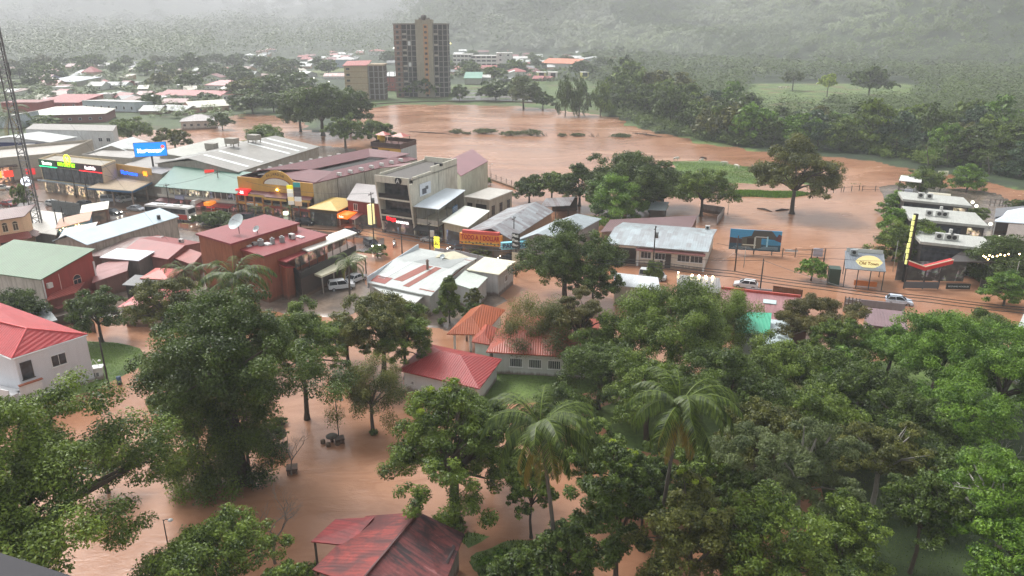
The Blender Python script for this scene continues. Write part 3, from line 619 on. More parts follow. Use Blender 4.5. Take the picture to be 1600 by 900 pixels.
# el jardin shopping block: ochre front, long grey side wall, maroon roofs round a court
b = Bld('shopping_centre', 'ochre shopping centre with a curved gable front reading EL JARDIN and maroon roofs', 'shopping centre')
k = b.block((372,276),(489,287),(652,249), 8.2, wall=wallm(s2l(176,172,162), .8)); k.roof('flat', over=0, mat=roofm(MAROON, .2), th=.2, name='lower_roof')
k.walls(); och = wallm(s2l(206,160,76), .2)
k.quad('f', 0, 1, 5.2, 8.3, och, 'front_wall', .35, .3); M_, L_ = k.face('f')
mb = MB(); pr = [(.30,8.28),(.34,8.6),(.40,9.7),(.46,10.3),(.54,10.5),(.62,10.3),(.68,9.7),(.74,8.6),(.78,8.28)]
mb.add([M_@Vector((u*L_, -.35, z_)) for u, z_ in pr]+[M_@Vector((u*L_, -.05, z_)) for u, z_ in pr], [tuple(range(9)), tuple(range(17,8,-1))]+[(i, i+1, i+10, i+9) for i in range(8)]); b.part(mb, och, 'gable')
for u, z_, a_ in [(.42,9.2,20),(.445,9.42,16),(.48,9.62,8),(.51,9.72,4),(.54,9.76,0),(.57,9.7,-5),(.60,9.58,-10),(.63,9.4,-16)]: 
    ch = 'EL JARDIN'.replace(' ', '')[[.42,.445,.48,.51,.54,.57,.60,.63].index(u)]
    text(ch, .8, paint(s2l(80,46,20)), 'letter', .04, .0, b.root, M_@Matrix.Translation((u*L_-.1, -.37, z_-.1))@Matrix.Rotation(math.pi/2, 4, 'X')@Matrix.Rotation(R(a_), 4, 'Z'))
mb = MB(); n = 12; mb.add([M_@Vector(((.54+.17*math.cos(math.pi*i/n))*L_, -.42, 7.2+1.5*math.sin(math.pi*i/n))) for i in range(n+1)], [tuple(range(n+1))]); b.part(mb, paint(s2l(230,226,214)), 'fanlight')
mb = MB()
for i in range(n): mb.tube([M_@Vector(((.54+.18*math.cos(math.pi*j/n))*L_, -.42, 7.15+1.62*math.sin(math.pi*j/n))) for j in (i, i+1)], .08, 4)
b.part(mb, paint(s2l(130,44,40)), 'fanlight_trim')
b.part(MB().ball(M_@Vector((.54*L_, -.62, 6.1)), .16, 8), emis((1,.72,.22,1), 22), 'lamp')
k.canopy('f', 0, .42, 5.5, 1.6, roofm(MAROON, .2), .7); k.canopy('f', .42, .72, 5.6, 2.4, roofm(MAROON, .2), .9); k.canopy('f', .72, 1., 5.4, 1.6, roofm(MAROON, .2), .7)
k.quad('f', 0, .42, 4.2, 4.7, wallm(s2l(216,176,96), .2), 'fascia', 1.65, .1); k.quad('f', .42, .72, 4.0, 4.5, wallm(s2l(216,176,96), .2), 'fascia', 2.45, .1); k.quad('f', .72, 1, 4.1, 4.6, wallm(s2l(216,176,96), .2), 'fascia', 1.65, .1)
k.quad('f', .01, .99, 2.6, 4.8, glassm((.03,.02,.018,1), .2), 'gallery_opening', .05, .04)
k.quad('f', 0, .38, 2.1, 2.7, wallm(s2l(226,170,90), .2), 'balcony_front', 1.5, .12); k.quad('f', .38, 1, 2.0, 2.6, wallm(s2l(150,66,54), .2), 'balcony_front', 1.9, .12); k.quad('f', .0, 1, 1.95, 2.05, wallm(s2l(120,80,60), .2), 'gallery_floor', 1.9, 1.85)
k.quad('f', .02, .98, .2, 1.9, shopm(s2l(180,70,40), .35, 3), 'shopfront', .04, .03)
for i in range(9): b.part(MB().box(L_*(.01+i*.12), -1.85, -.3, L_*(.01+i*.12)+.35, -1.55, 4.2, M_), wallm(s2l(190,130,76), .3), 'pillar')
k.sign('f', .1, 4.3, 3.4, 1.35, '-BS', s2l(220,30,34), s2l(250,240,235), lit=.5, out=1.9, bold=.03)
k.sign('f', .21, 2.0, 3.6, .55, 'Clinica Dental', s2l(232,228,214), s2l(50,44,40), out=1.7)
k.sign('f', .63, .5, 1.5, .6, None, s2l(220,235,210), WHITE, lit=1.2, out=1.5)
# maroon roofs round the court
def strip(B, blk, q0, q1, q2, q3, zs, mat, name='roof', th=.15): return B.part(MB().prism([blk.pt(a, c, z_) for (a, c), z_ in zip((q0,q1,q2,q3), zs)], th), mat, name)
rm = roofm(MAROON, .25, .4)
strip(b, k, (0,.02),(.30,.02),(.30,1),(0,1),(8.3,10.2,10.2,8.3), rm); strip(b, k, (.30,.02),(.5,.3),(.5,.86),(.30,1),(10.2,8.9,8.9,10.2), rm)
strip(b, k, (1,.04),(1,1),(.82,1),(.82,.3),(8.3,8.3,9.2,9.2), rm); strip(b, k, (.30,.86),(.82,.86),(.9,1),(.3,1),(9.0,9.0,9.6,10.2), rm); strip(b, k, (.30,.02),(1,.02),(.82,.3),(.5,.3),(8.9,8.35,8.9,8.95), rm)
strip(b, k, (.5,.3),(.82,.3),(.82,.86),(.5,.86),(8.34,8.34,8.34,8.34), wallm(s2l(40,36,34), .2), 'court', .05)
for i in range(7): k.item(.96, .25+.1*i, MB().box(-.5,-.35,.1,.5,.35,.9), 'air_conditioner', paint(s2l(206,206,202)))
for i in range(9): k.item(.03, .15+.09*i, MB().box(-.45,-.3,.1,.45,.3,.9), 'air_conditioner', paint(s2l(206,206,202)))
b.part(MB().prism([k.pt(.24,.02,9.0), k.pt(.42,.02,9.3), k.pt(.42,.1,9.6), k.pt(.24,.1,9.3)], .08), paint(WHITE), 'flashing')
for u in (.2,.45,.7): k.quad('r', u, u+.004, 0, 8.1, wallm(s2l(120,116,108), .5), 'downpipe', .12, .1)
# grey warehouse roof behind the green one
b = Bld('warehouse', 'wide grey low pitched warehouse with white skylight strips and two rooftop cooling units', 'warehouse')
k = b.block((246,255),(372,268),(497,229), 7.6, wall=wallm(s2l(158,152,142), .6)); k.roof('gy', 2.2, over=.4, mat=roofm(s2l(150,148,140), .5, .6, 'y'), ax=.42).walls()
for c_ in (.12,.28,.62,.74,.86): b.part(MB().prism([k.pt(.44,c_,k.H(.44,c_)+.12), k.pt(.97,c_,k.H(.97,c_)+.12), k.pt(.97,c_+.03,k.H(.97,c_)+.12), k.pt(.44,c_+.03,k.H(.44,c_)+.12)], .05), paint(s2l(226,230,226)), 'skylight')
for c_ in (.1,.3): b.part(MB().prism([k.pt(.02,c_,k.H(.02,c_)+.12), k.pt(.4,c_,k.H(.4,c_)+.12), k.pt(.4,c_+.03,k.H(.4,c_)+.12), k.pt(.02,c_+.03,k.H(.02,c_)+.12)], .05), paint(s2l(226,230,226)), 'skylight')
for a_, c_ in ((.42,.46),(.47,.68)): 
    o = k.item(a_, c_, MB().box(-1.7,-1.1,.9,1.7,1.1,2.4).box(-1.5,-1,.0,-1.3,-.8,.9).box(1.3,-1,0,1.5,-.8,.9).box(-1.5,.8,0,-1.3,1,.9).box(1.3,.8,0,1.5,1,.9), 'cooling_unit', paint(s2l(150,144,132)))
    MB().box(-1.72,-.9,1.05,-1.70,.9,2.2).build('grille', paint(s2l(50,50,50)), o)
# green roofed arcade with bright shops
b = Bld('shop_row', 'row of shops with a long green sheet roof and bright show windows', 'shops')
k = b.block((250,285),(372,296),(392,282), 5.4, wall=wallm(s2l(190,186,176), .3)); k.roof('shedf', 1.9, over=.5, mat=roofm(s2l(86,128,112), .15, .5), front_over=2.6).walls()
k.quad('f', .1, .62, 2.8, 5.0, shopm(s2l(240,220,170), 1.1, 1), 'show_window', .05, .04); k.quad('f', .64, .98, 2.8, 5.0, shopm(s2l(130,130,150), .3, 2), 'show_window', .05, .04)
for i in range(12): k.quad('f', .1+.075*i, .108+.075*i, 2.6, 5.2, paint(WHITE), 'mullion', .12, .06)
k.quad('f', 0, 1, 2.2, 2.8, wallm(s2l(206,200,186), .2), 'balcony_front', 1.4, .1); k.quad('f', 0, 1, 2.1, 2.3, wallm(s2l(180,176,166), .2), 'balcony_floor', 1.4, 1.38); k.quad('f', .03, .97, .1, 2.0, shopm(s2l(220,80,60), .5, 4), 'shopfront', .05, .04)
k.canopy('f', .55, .98, 2.2, 3.6, roofm(s2l(150,40,40), .1), .6, posts=3); k.canopy('f', .04, .3, 2.2, 3.4, roofm(s2l(110,60,62), .1), .6)
k.sign('f', .3, 2.1, 2.6, .8, None, s2l(170,172,196), WHITE, out=1.8, name='arched_sign'); k.sign('f', .66, .5, 1.6, 1.1, '19', s2l(200,30,30), s2l(250,250,250), out=1.4, lit=.4)
k.sign('f', .72, 1.7, 1.6, .8, None, s2l(240,140,40), WHITE, out=3.7, lit=.5); k.sign('f', .55, 1.2, 1.0, 1.4, None, s2l(228,226,222), WHITE, out=3.6)
# flat roofed petrol-like canopy with blue edge
b = Bld('drive_in_canopy', 'low tan canopy with a blue edge sheltering parked vans west of the green roof', 'canopy')
k = b.block((139,293),(206,298),(252,276), 4.4, wall=wallm(s2l(150,138,120), .5)); k.roof('flat', over=.3, mat=wallm(s2l(168,150,124), .6), th=.2)
k.quad('f', -.02, 1.02, 3.95, 4.35, paint(s2l(60,104,140)), 'blue_edge', .45, .1); k.quad('r', -.02, 1.02, 3.95, 4.35, paint(s2l(60,104,140)), 'blue_edge', .45, .1)
for u, t in ((.05,.05),(.5,.05),(.95,.05),(.95,.5),(.95,.95),(.05,.9)): q = k.pt(u, t, 0); b.part(MB().box(q.x-.15, q.y-.15, -.3, q.x+.15, q.y+.15, 4.1), paint(s2l(150,130,116)), 'post')
q0 = k.pt(0,.9,0); b.part(MB().add([k.pt(0,.97,-.3), k.pt(1,.97,-.3), k.pt(1,.97,4.1), k.pt(0,.97,4.1)], [(0,1,2,3)]), wallm(s2l(120,110,98), .5), 'back_wall')
# shop with green and red neon fascia
b = Bld('corner_store', 'corner store with a dark glazed upper floor under a green and red lit fascia', 'store')
k = b.block((61,251),(159,262),(181,253), 8.4, wall=wallm(s2l(206,186,150), .2)); k.roof('flat', over=.1, mat=wallm(s2l(170,164,152), .5), th=.2).walls().parapet(.5)
k.quad('f', 0, .27, 7.2, 8.9, paint(s2l(24,92,60)), 'fascia', .2, .15); k.quad('f', .27, .65, 7.2, 8.9, paint(s2l(50,46,46)), 'fascia', .2, .15); k.quad('f', .65, 1, 7.2, 8.9, paint(s2l(60,20,26)), 'fascia', .2, .15)
k.quad('f', 0, .29, 7.0, 7.2, emis(s2l(40,230,150), 1.5), 'light_strip', .26, .08); k.quad('f', .65, 1, 7.0, 7.2, emis(s2l(240,30,40), 1.5), 'light_strip', .26, .08)
k.sign('f', .14, 7.45, 3.6, 1.0, None, s2l(24,92,60), WHITE, out=.22); M_, L_ = k.face('f')
def words(bld, blk, f, u, v, s_, txt, mat, out, w_, name='lettering', bold=.03): M_, L_ = blk.face(f); return text(txt, s_, mat, name, .04, bold, bld.root, M_@Matrix.Translation((u*L_, -out, v))@Matrix.Rotation(math.pi/2, 4, 'X'), w_)
words(b, k, 'f', .14, 8.0, 1.2, 'Boston', emis(s2l(250,250,240), 1.6), .3, 3.6); words(b, k, 'f', .46, 8.1, 1.3, 'DUO ONE MART', emis(s2l(150,255,20), 1.6), .3, 6.6)
words(b, k, 'f', .83, 8.0, 1.1, 'Rosti Pollo', emis(s2l(255,235,235), 1.5), .3, 3.8)
mb = MB(); [mb.tube([M_@Vector((.49*L_+1.15*math.cos(a), -.3, 9.6+1.15*math.sin(a))), M_@Vector((.49*L_+1.15*math.cos(a+.4), -.3, 9.6+1.15*math.sin(a+.4)))], .17, 5) for a in np.arange(0, 6.2, .39)]
[mb.tube([M_@Vector((.49*L_+.5*math.cos(a), -.3, 9.6+.5*math.sin(a))), M_@Vector((.49*L_+.5*math.cos(a+.6), -.3, 9.6+.5*math.sin(a+.6)))], .12, 5) for a in np.arange(2.6, 6.4, .6)]; b.part(mb, emis(s2l(210,240,30), 1.8), 'emblem')
k.quad('f', .02, .98, 3.6, 7.0, glassm((.03,.035,.04,1), .12), 'upper_glazing', .05, .04)
for i in range(9): k.quad('f', .02+.12*i, .03+.12*i, 3.6, 7.0, paint(s2l(60,60,62)), 'mullion', .12, .06)
k.quad('f', -.02, .98, 3.2, 3.6, paint(s2l(170,186,196)), 'balcony_edge', 1.2, .15); k.quad('f', .0, .98, 3.25, 3.4, paint(s2l(140,140,140)), 'balcony_floor', 1.2, 1.15)
k.quad('f', .02, .98, .2, 3.2, shopm(s2l(230,190,130), .9, 5), 'shopfront', .05, .04)
# blue lettered supermarket behind the canopy
b = Bld('supermarket', 'long grey supermarket hall with blue lettering over its ochre parapet', 'supermarket')
k = b.block((182,262),(252,272),(300,252), 6.8, wall=wallm(s2l(160,150,138), .7)); k.roof('flat', over=.1, mat=roofm(s2l(160,156,150), .4), th=.2).walls()
k.quad('f', 0, .8, 6.2, 7.9, wallm(s2l(206,164,96), .2), 'parapet', .2, .2); words(b, k, 'f', .3, 5.9, 1.4, 'Mas×menos', emis(s2l(20,90,255), 1.6), .3, 6.6); k.quad('f', .62, .7, 5.8, 6.9, emis(s2l(255,150,30), 1.2), 'emblem', .3, .1)
# row behind: white roofs
def simple(name, label, cat, FL, FR, BR, z, wc, rk, rise, rc, over=.4, rust=.3, ax='x', win_f=0, win_r=0, win_l=0, ww=1.2, wh=1.2, floors=1, dirt=.5, group=None, patch=0, c2=None, pitch=.4, door=False, th=.14, rax=.5):
    b = Bld(name, label, cat, group); k = b.block(FL, FR, BR, z, wall=wallm(wc, dirt)); k.roof(rk, rise, over, roofm(rc, rust, pitch, ax, c2, patch), th, ax=rax).walls()
    for f_, n_ in (('f', win_f), ('r', win_r), ('l', win_l)):
        for fl in range(floors):
            if n_: k.wins(f_, n_, z*(fl+.38)/floors, ww, wh)
    if door: k.win('f', .5, 0.05, 1.0, 2.1, fr=s2l(90,70,60), gl=paint(s2l(80,50,40)), name='door', bars=0, sill=False)
    return b, k
simple('warehouse', 'pale hipped sheet roof warehouse behind the blue lettered supermarket', 'warehouse', (146,236),(206,238),(236,224), 7, s2l(176,170,160), 'gy', 1.8, WSHEET, rust=.1)
b, k = simple('shop_block', 'grey block with a row of high vents beside the pale hipped roof', 'building', (128,244),(206,250),(240,238), 7.4, s2l(168,166,160), 'flat', 0, s2l(170,166,158), over=.1)
k.wins('f', 7, 4.6, .9, .8, fr=s2l(120,116,110)); k.parapet(.5)
b, k = simple('shop_block', 'broad tan parapet roofed block left of the mast', 'building', (-70,258),(96,243),(145,222), 6.2, s2l(176,166,150), 'flat', 0, s2l(186,180,170), over=.1, dirt=.3); k.parapet(.9)
k.quad('f', .02,.5, .3, 4.6, shopm(s2l(240,150,60), .9, 7), 'shopfront', .1, .05); k.quad('f', -.02,.55, 4.6, 4.9, paint(s2l(70,50,46)), 'canopy_edge', 2.2, 2.1)
for u, cc in ((.18,(230,90,40)),(.34,(250,170,60)),(.45,(220,60,40)),(.66,(190,40,44))): k.quad('f', u-.04, u+.05, 1.6, 3.4, emis(s2l(*cc), .8), 'lit_sign', .25, .08)
b, k = simple('car_showroom', 'white roofed hall with a dark blue band over its front', 'showroom', (-40,221),(78,222),(118,214), 6.5, s2l(206,208,210), 'gy', 1.6, WSHEET, rust=.08, dirt=.2)
k.quad('f', .1, .98, 4.6, 6.3, paint(s2l(30,42,96)), 'blue_band', .3, .2); k.sign('f', .72, 4.9, 4.4, 1.1, None, WHITE, WHITE, out=.4, name='white_sign', lit=.4)
simple('office_block', 'white flat block with two small windows at its east end behind the blue banded hall', 'building', (40,202),(176,205),(182,196), 8.2, s2l(210,212,210), 'flat', 0, s2l(150,146,138), over=.1, win_f=0)[1].wins('f', 2, 4.6, 1.5, 1.3, .8, .98)
simple('shed_hall', 'long hall with a pale green grey roof right of the blue pole sign', 'warehouse', (250,246),(312,249),(400,225), 7.0, s2l(176,172,158), 'shedl', 1.4, s2l(186,188,176), rust=.3)[1].item(.7,.4, MB().box(-1.6,-1,.5,1.6,1,2.2).box(-1.4,-.8,0,1.4,.8,.5), 'cooling_unit', paint(s2l(150,146,136)))
# ochre house with roof terrace
b = Bld('terrace_house', 'ochre two storey house with a roof terrace and red pavilions above the river', 'house')
k = b.block((580,228),(626,232),(650,224), 9.4, wall=wallm(s2l(214,164,70), .15)); k.walls().roof('flat', over=.15, mat=wallm(s2l(90,50,46)), th=.25, name='terrace'); k.wins('f', 1, 7.4, 2.6, 1.2, .3, .7, fr=s2l(90,60,30)); k.wins('f', 1, 7.2, 2.2, 1.9, .0, .25, fr=s2l(90,60,30)); k.quad('r', 0, 1, 2, 9.3, wallm(s2l(176,180,180), .4), 'side_cladding', .1, .08)
k.quad('f', 0, 1, 5.6, 6.1, wallm(s2l(130,50,46), .2), 'cornice', .3, .25)
for f_ in 'frlb': k.quad(f_, 0, 1, 9.5, 10.6, paint(s2l(66,40,36)), 'terrace_railing', .14, .06)
for a_, c_, w_ in ((.15,.5,1.9),(.75,.5,2.3)): 
    o = k.item(a_, c_, MB().add([(-w_,-w_*.8,2.6),(w_,-w_*.8,2.6),(w_,w_*.8,2.6),(-w_,w_*.8,2.6),(0,0,3.6)], [(0,1,4),(1,2,4),(2,3,4),(3,0,4),(3,2,1,0)]), 'pavilion', paint(s2l(176,84,70))); [MB().box(x-.06,y-.06,0,x+.06,y+.06,2.6).build('post', paint(s2l(60,40,34)), o) for x in (-w_*.85,w_*.85) for y in (-w_*.7,w_*.7)]
k.item(.02,.6, MB().box(-.9,-.8,0,.9,.8,2.2), 'stair_head', wallm(s2l(220,180,60)))
# white terraced tower block with sloping front
b = Bld('office_building', 'cream three storey building with an inward leaning balconied front and a wall poster', 'building')
k = b.block((592,275),(645,281),(714,257), 12.2, wall=wallm(s2l(206,202,186), .75)); wl = wallm(s2l(206,202,186), .45)
k.roof('flat', over=0, mat=wallm(s2l(96,92,88), .4), th=.3)
k.quad('f', 0, 1, 11.3, 12.7, wl, 'parapet', 1.5, .3); k.quad('r', 0, .4, 12.1, 12.7, wl, 'parapet', .0, .25); k.quad('r', .4, 1, 12.1, 13.6, wl, 'parapet', .0, .3); k.quad('b', 0, 1, 12.1, 13.4, wl, 'parapet', 0, .3); k.quad('l', 0, 1, 12.1, 12.8, wl, 'parapet', 0, .25)
mb = MB(); M_, L_ = k.face('f')
for S in ([(0,0),(1,0)],[(1,0),(1,1)],[(1,1),(0,1)],[(0,1),(0,0)]):
    if S == [(0,0),(1,0)]: continue
    mb.add([k.pt(*S[0],-.4), k.pt(*S[1],-.4), k.pt(*S[1],12.15), k.pt(*S[0],12.15)], [(0,1,2,3)])
b.part(mb, k.wallm, 'wall')
for x0 in (0, L_-.35): b.part(MB().add([M_@Vector(q) for q in ((x0,-1.5,11.4),(x0+.35,-1.5,11.4),(x0+.35,.3,-.3),(x0,.3,-.3),(x0,1.5,11.4),(x0+.35,1.5,11.4),(x0+.35,1.5,-.3),(x0,1.5,-.3))], [(0,1,2,3),(4,7,6,5),(0,4,5,1),(0,3,7,4),(1,5,6,2),(3,2,6,7)]), wl, 'side_fin')
for z_, o_ in ((7.6,1.0),(3.9,.45)): b.part(MB().box(.35,-o_,z_,L_-.35,3,z_+.35, M_), wl, 'floor_slab'); b.part(MB().box(.35,-o_+.05,z_+.35,L_-.35,-o_+.12,z_+1.3, M_), paint(s2l(40,42,44),.2), 'railing')
k.quad('f', .05, .95, 8.0, 11.3, glassm((.02,.02,.022,1), .15), 'glazing', -1.2, .05); k.quad('f', .05, .95, 4.3, 7.5, glassm((.02,.02,.022,1), .15), 'glazing', -1.2, .05); k.quad('f', .05, .95, .2, 3.8, shopm(s2l(120,60,44), .4, 2), 'shopfront', -.4, .05)
k.quad('f', .03, .97, 2.7, 3.7, paint(s2l(40,38,38)), 'shop_fascia', .2, .1); words(b, k, 'f', .33, 3.4, 1.1, 'Boga', emis(s2l(255,20,30), 2.2), .32, 2.3); words(b, k, 'f', .66, 2.9, .6, 'MINISUPER', emis(s2l(250,240,235), 1.2), .32, 3.2)
k.sign('r', .24, 8.2, 4.6, 2.6, None, s2l(216,220,224), WHITE, out=.16, name='wall_poster'); k.quad('r', .17, .26, 8.5, 9.7, paint(s2l(80,82,90)), 'poster_print', .18, .02); k.quad('r', .24, .3, 9.3, 10.0, paint(s2l(90,92,96)), 'poster_print', .2, .02)
o = k.item(.72, .0, MB().tube([(0,-1.6,.1),(0,-1.9,.1)], .75, 20), 'round_sign', paint(DARK)); o.location.z = 11.9
text('A', 1.3, paint(WHITE), 'lettering', .02, 0, o, Matrix.Translation((0,-1.93,.1))@Matrix.Rotation(math.pi/2, 4, 'X'))
k.item(.95, .6, MB().box(-.9,-.3,.9,.9,.3,1.5).box(-.1,-.1,0,.1,.1,.9), 'roof_floodlight', paint(DARK))
k.quad('r', .55, .556, 1, 12, wallm(s2l(120,112,96), .9), 'rain_stain', .02, .015)
# its maroon roofed rear hall
simple('hall', 'tall cream hall with a plain maroon roof on the river side of the cream building', 'building', (698,252),(720,275),(762,252), 9.2, s2l(196,196,176), 'flat', 0, s2l(134,84,90), over=.15, dirt=.7)
simple('small_roof_unit', 'narrow maroon sheet roof between the ochre terrace house and the cream building', 'building', (595,262),(625,256),(700,250), 9.6, s2l(190,186,170), 'flat', 0, s2l(140,92,94), over=.1)
# white lean-to roof with scaffolding
b = Bld('open_pavilion', 'two storey steel pavilion under a bright white mono pitch roof beside the cream building', 'pavilion')
k = b.block((650,322),(684,326),(724,304), 6.9, wall=wallm(s2l(150,146,136), .6)); k.roof('shedf', .9, over=.4, mat=roofm(s2l(214,224,230), .05, .5), th=.12)
b.part(MB().prism([k.pt(0,0,3.4), k.pt(1,0,3.4), k.pt(1,1,3.4), k.pt(0,1,3.4)], .3), wallm(s2l(196,190,170), .6), 'floor_slab')
for t in (0,.33,.66,1): q = k.pt(1, t, 0); b.part(MB().box(q.x-.06,q.y-.06,-.3,q.x+.06,q.y+.06,k.H(1,t)-.1), paint(s2l(90,88,84)), 'post')
for u in (0,.5): q = k.pt(u, 0, 0); b.part(MB().box(q.x-.06,q.y-.06,-.3,q.x+.06,q.y+.06,k.H(u,0)-.1), paint(s2l(90,88,84)), 'post')
k.quad('r', 0, 1, 3.4, 4.3, wallm(s2l(170,166,156), .5), 'balustrade', 0, .1); k.quad('f', 0, 1, 3.4, 4.3, wallm(s2l(170,166,156), .5), 'balustrade', 0, .1); k.quad('l', 0, 1, 3.4, 6.8, k.wallm, 'back_wall', 0, .1); k.quad('b', 0, 1, 0, 7.4, k.wallm, 'back_wall', 0, .1)
k.quad('f', 0, .95, .1, 3.0, shopm(s2l(70,66,60), .15), 'shopfront', -2, .05); k.canopy('f', 0, .9, 2.9, 1.8, paint(s2l(40,40,42)), .6); k.sign('r', .62, 3.2, 2.6, 2.4, None, s2l(70,110,150), WHITE, out=.2, name='blue_banner')
for i in range(6): k.quad('r', .52, .72, 3.5+i*.33, 3.62+i*.33, paint(s2l(200,214,224)), 'banner_line', .22, .02)
# flat roofed grey kiosk block by the river wall
b, k = simple('concrete_block', 'small flat roofed grey concrete block with a dark doorway near the river fence', 'building', (727,307),(764,312),(800,298), 4.9, s2l(176,172,158), 'flat', 0, s2l(196,192,182), over=.25, dirt=.8, th=.3)
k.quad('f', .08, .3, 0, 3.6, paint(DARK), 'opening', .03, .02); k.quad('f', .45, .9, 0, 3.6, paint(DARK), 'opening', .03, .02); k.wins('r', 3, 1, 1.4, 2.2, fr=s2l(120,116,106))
# todo a 1 dollar shop
b = Bld('discount_shop', 'shop with brown and silver patchwork roof and an orange TODO A 1 DOLLAR fascia', 'shop')
k = b.block((722,366),(797,372),(862,330), 4.3, wall=wallm(s2l(150,120,96), .5)); k.roof('gy', 1.7, over=.3, mat=roofm(s2l(104,80,78), .5, .4, 'y', s2l(176,186,190), .75), ax=.62).walls()
k.sign('f', .42, 2.7, 8.4, 2.1, None, s2l(240,150,60), s2l(200,30,40), out=1.0, name='shop_fascia'); words(b, k, 'f', .42, 4.1, 1.3, 'TODO A 1 DOLLAR', paint(s2l(196,24,40)), 1.03, 7.6, bold=.03)
k.quad('f', .04, .8, 4.8, 5.4, roofm(s2l(216,90,80), .1), 'fascia_top', 1.0, .9); mb = MB(); M_, L_ = k.face('f')
for i in range(11): mb.box(L_*.42-3.8+i*.72, -1.04, 2.85+.12*(i%3), L_*.42-3.5+i*.72, -1.015, 3.15+.12*(i%3), M_)
b.part(mb, paint(s2l(110,60,40)), 'small_print'); k.quad('f', .04, .8, 2.85, 3.3, paint(s2l(244,196,70)), 'fascia_band', 1.012, .01)
for i in range(5): k.quad('f', .06+.15*i, .19+.15*i, .1, 2.6, roofm(s2l(130,118,108), .3, .2), 'roller_shutter', .08, .05)
k.canopy('f', .83, 1.0, 3.0, 1.6, paint(WHITE), .3)
b, k = simple('market_hall', 'low hall with a white and grey weathered sheet roof right of the discount shop', 'building', (800,378),(880,372),(936,342), 4.2, s2l(150,146,140), 'gy', 1.3, s2l(176,188,192), rust=.35, patch=.3, c2=s2l(130,132,134), ax='y')
k.sign('f', .02, 3.1, 4.8, 1.3, None, s2l(130,206,222), WHITE, out=1.0, name='blue_fascia'); words(b, k, 'f', .02, 3.75, 1.2, 'PARAISO', paint(s2l(30,70,110)), 1.03, 4.4)
simple('shop_unit', 'shop under a white sheet awning roof left of the discount shop', 'shop', (694,346),(730,354),(762,334), 4.6, s2l(170,160,140), 'shedf', .6, s2l(224,228,218), rust=.1)[1].quad('f', .1, .8, .1, 3, shopm(s2l(60,100,160), .5), 'shopfront', .08, .05)
b = Bld('rusty_shed', 'open sided timber shed with a patched rusty roof under the big tree in the flood', 'shed')
k = b.block((848,322),(888,320),(902,308), 3.2, wall=wallm(s2l(70,56,50), .5)); k.roof('gx', .9, over=.5, mat=roofm(s2l(96,70,66), .6, .4, 'x', s2l(150,154,156), .6)); k.quad('b', 0, 1, 0, 3.1, k.wallm, 'back_wall', 0, .1)
for u, t in ((0,0),(.5,0),(1,0),(1,1),(0,1)): q = k.pt(u, t, 0); b.part(MB().box(q.x-.08,q.y-.08,-.6,q.x+.08,q.y+.08,3.15), barkm(), 'post')
# shops between el jardin and the cream building
b, k = simple('eatery', 'eatery with a yellow hipped awning roof at the foot of the long grey wall', 'restaurant', (484,325),(526,329),(560,313), 3.9, s2l(90,80,64), 'hip', 1.1, s2l(206,172,84), over=.5, rust=.1)
k.quad('f', .05, .95, .1, 3.0, shopm(s2l(60,80,60), .25), 'shopfront', .05, .04)
b, k = simple('eatery', 'dark red eatery with a grey roof between yellow awning and cream building', 'restaurant', (543,312),(592,318),(604,296), 5.6, s2l(120,48,46), 'shedf', .6, s2l(176,170,168), over=.3)
k.wins('f', 2, 3.4, 1.1, 1.5); k.quad('f', .1, .9, .1, 2.6, shopm(s2l(150,100,70), .4, 1), 'shopfront', .05, .04); k.canopy('f', .0, .5, 3.0, 3.4, roofm(s2l(140,60,56), .1), .7, posts=2)
k.sign('f', .1, 2.2, 3.3, .9, 'Subs', s2l(255,110,20), s2l(255,240,220), out=3.6, lit=.8)
k.sign('f', .8, 1.0, .9, 4.4, None, s2l(230,220,160), WHITE, out=1.4, lit=.6, name='vertical_sign')
simple('kiosk', 'small yellow roofed kiosk tucked against the long grey wall', 'kiosk', (552,303),(570,298),(578,296), 5.2, s2l(190,150,80), 'shedf', .3, s2l(220,180,90), over=.2)
# long white roofed warehouse, lower left
b, k = simple('warehouse', 'long warehouse with a stained concrete side wall and a pale blue white sheet roof', 'warehouse', (86,375),(136,381),(276,338), 5.2, s2l(182,170,158), 'gy', 1.3, s2l(190,208,216), over=.35, rust=.1, dirt=.95, rax=.42)
k.item(.9,.82, MB().cyl(0,0,0,.8,.35,n=10), 'roof_vent', paint(s2l(60,60,60)))
# green roofed brick building
b = Bld('workshop', 'brick red building with a big green gabled roof and a stained white west wall', 'building')
k = b.block((-62,418),(64,435),(146,407), 5.6, wall=wallm(s2l(160,66,56), .35)); k.roof('shedf', 1.8, over=.4, mat=roofm(s2l(64,108,66), .35, .5)).walls()
k.quad('f', -.01, 1, 0, 5.5, wallm(s2l(200,194,184), .95), 'plaster_wall', .1, .08); k.win('r', .62, 2.6, 1.5, 1.0, arch=True, fr=s2l(220,170,150)); k.quad('r', 0, .02, 0, 5.5, paint(WHITE), 'downpipe', .15, .1); k.quad('r', .97, 1, 0, 5.5, paint(WHITE), 'downpipe', .15, .1); k.quad('r', .3, .31, 1, 5.4, paint(s2l(220,180,170)), 'conduit', .12, .05)
k.quad('r', .06, .14, 3.8, 4.6, paint(s2l(214,212,206)), 'air_conditioner', .5, .45); k.canopy('r', .0, .8, 1.4, 2.2, roofm(s2l(150,80,74), .5), .5, name='lean_to')
k.wins('f', 2, 2.6, 1.4, 1.0, .5, .95)
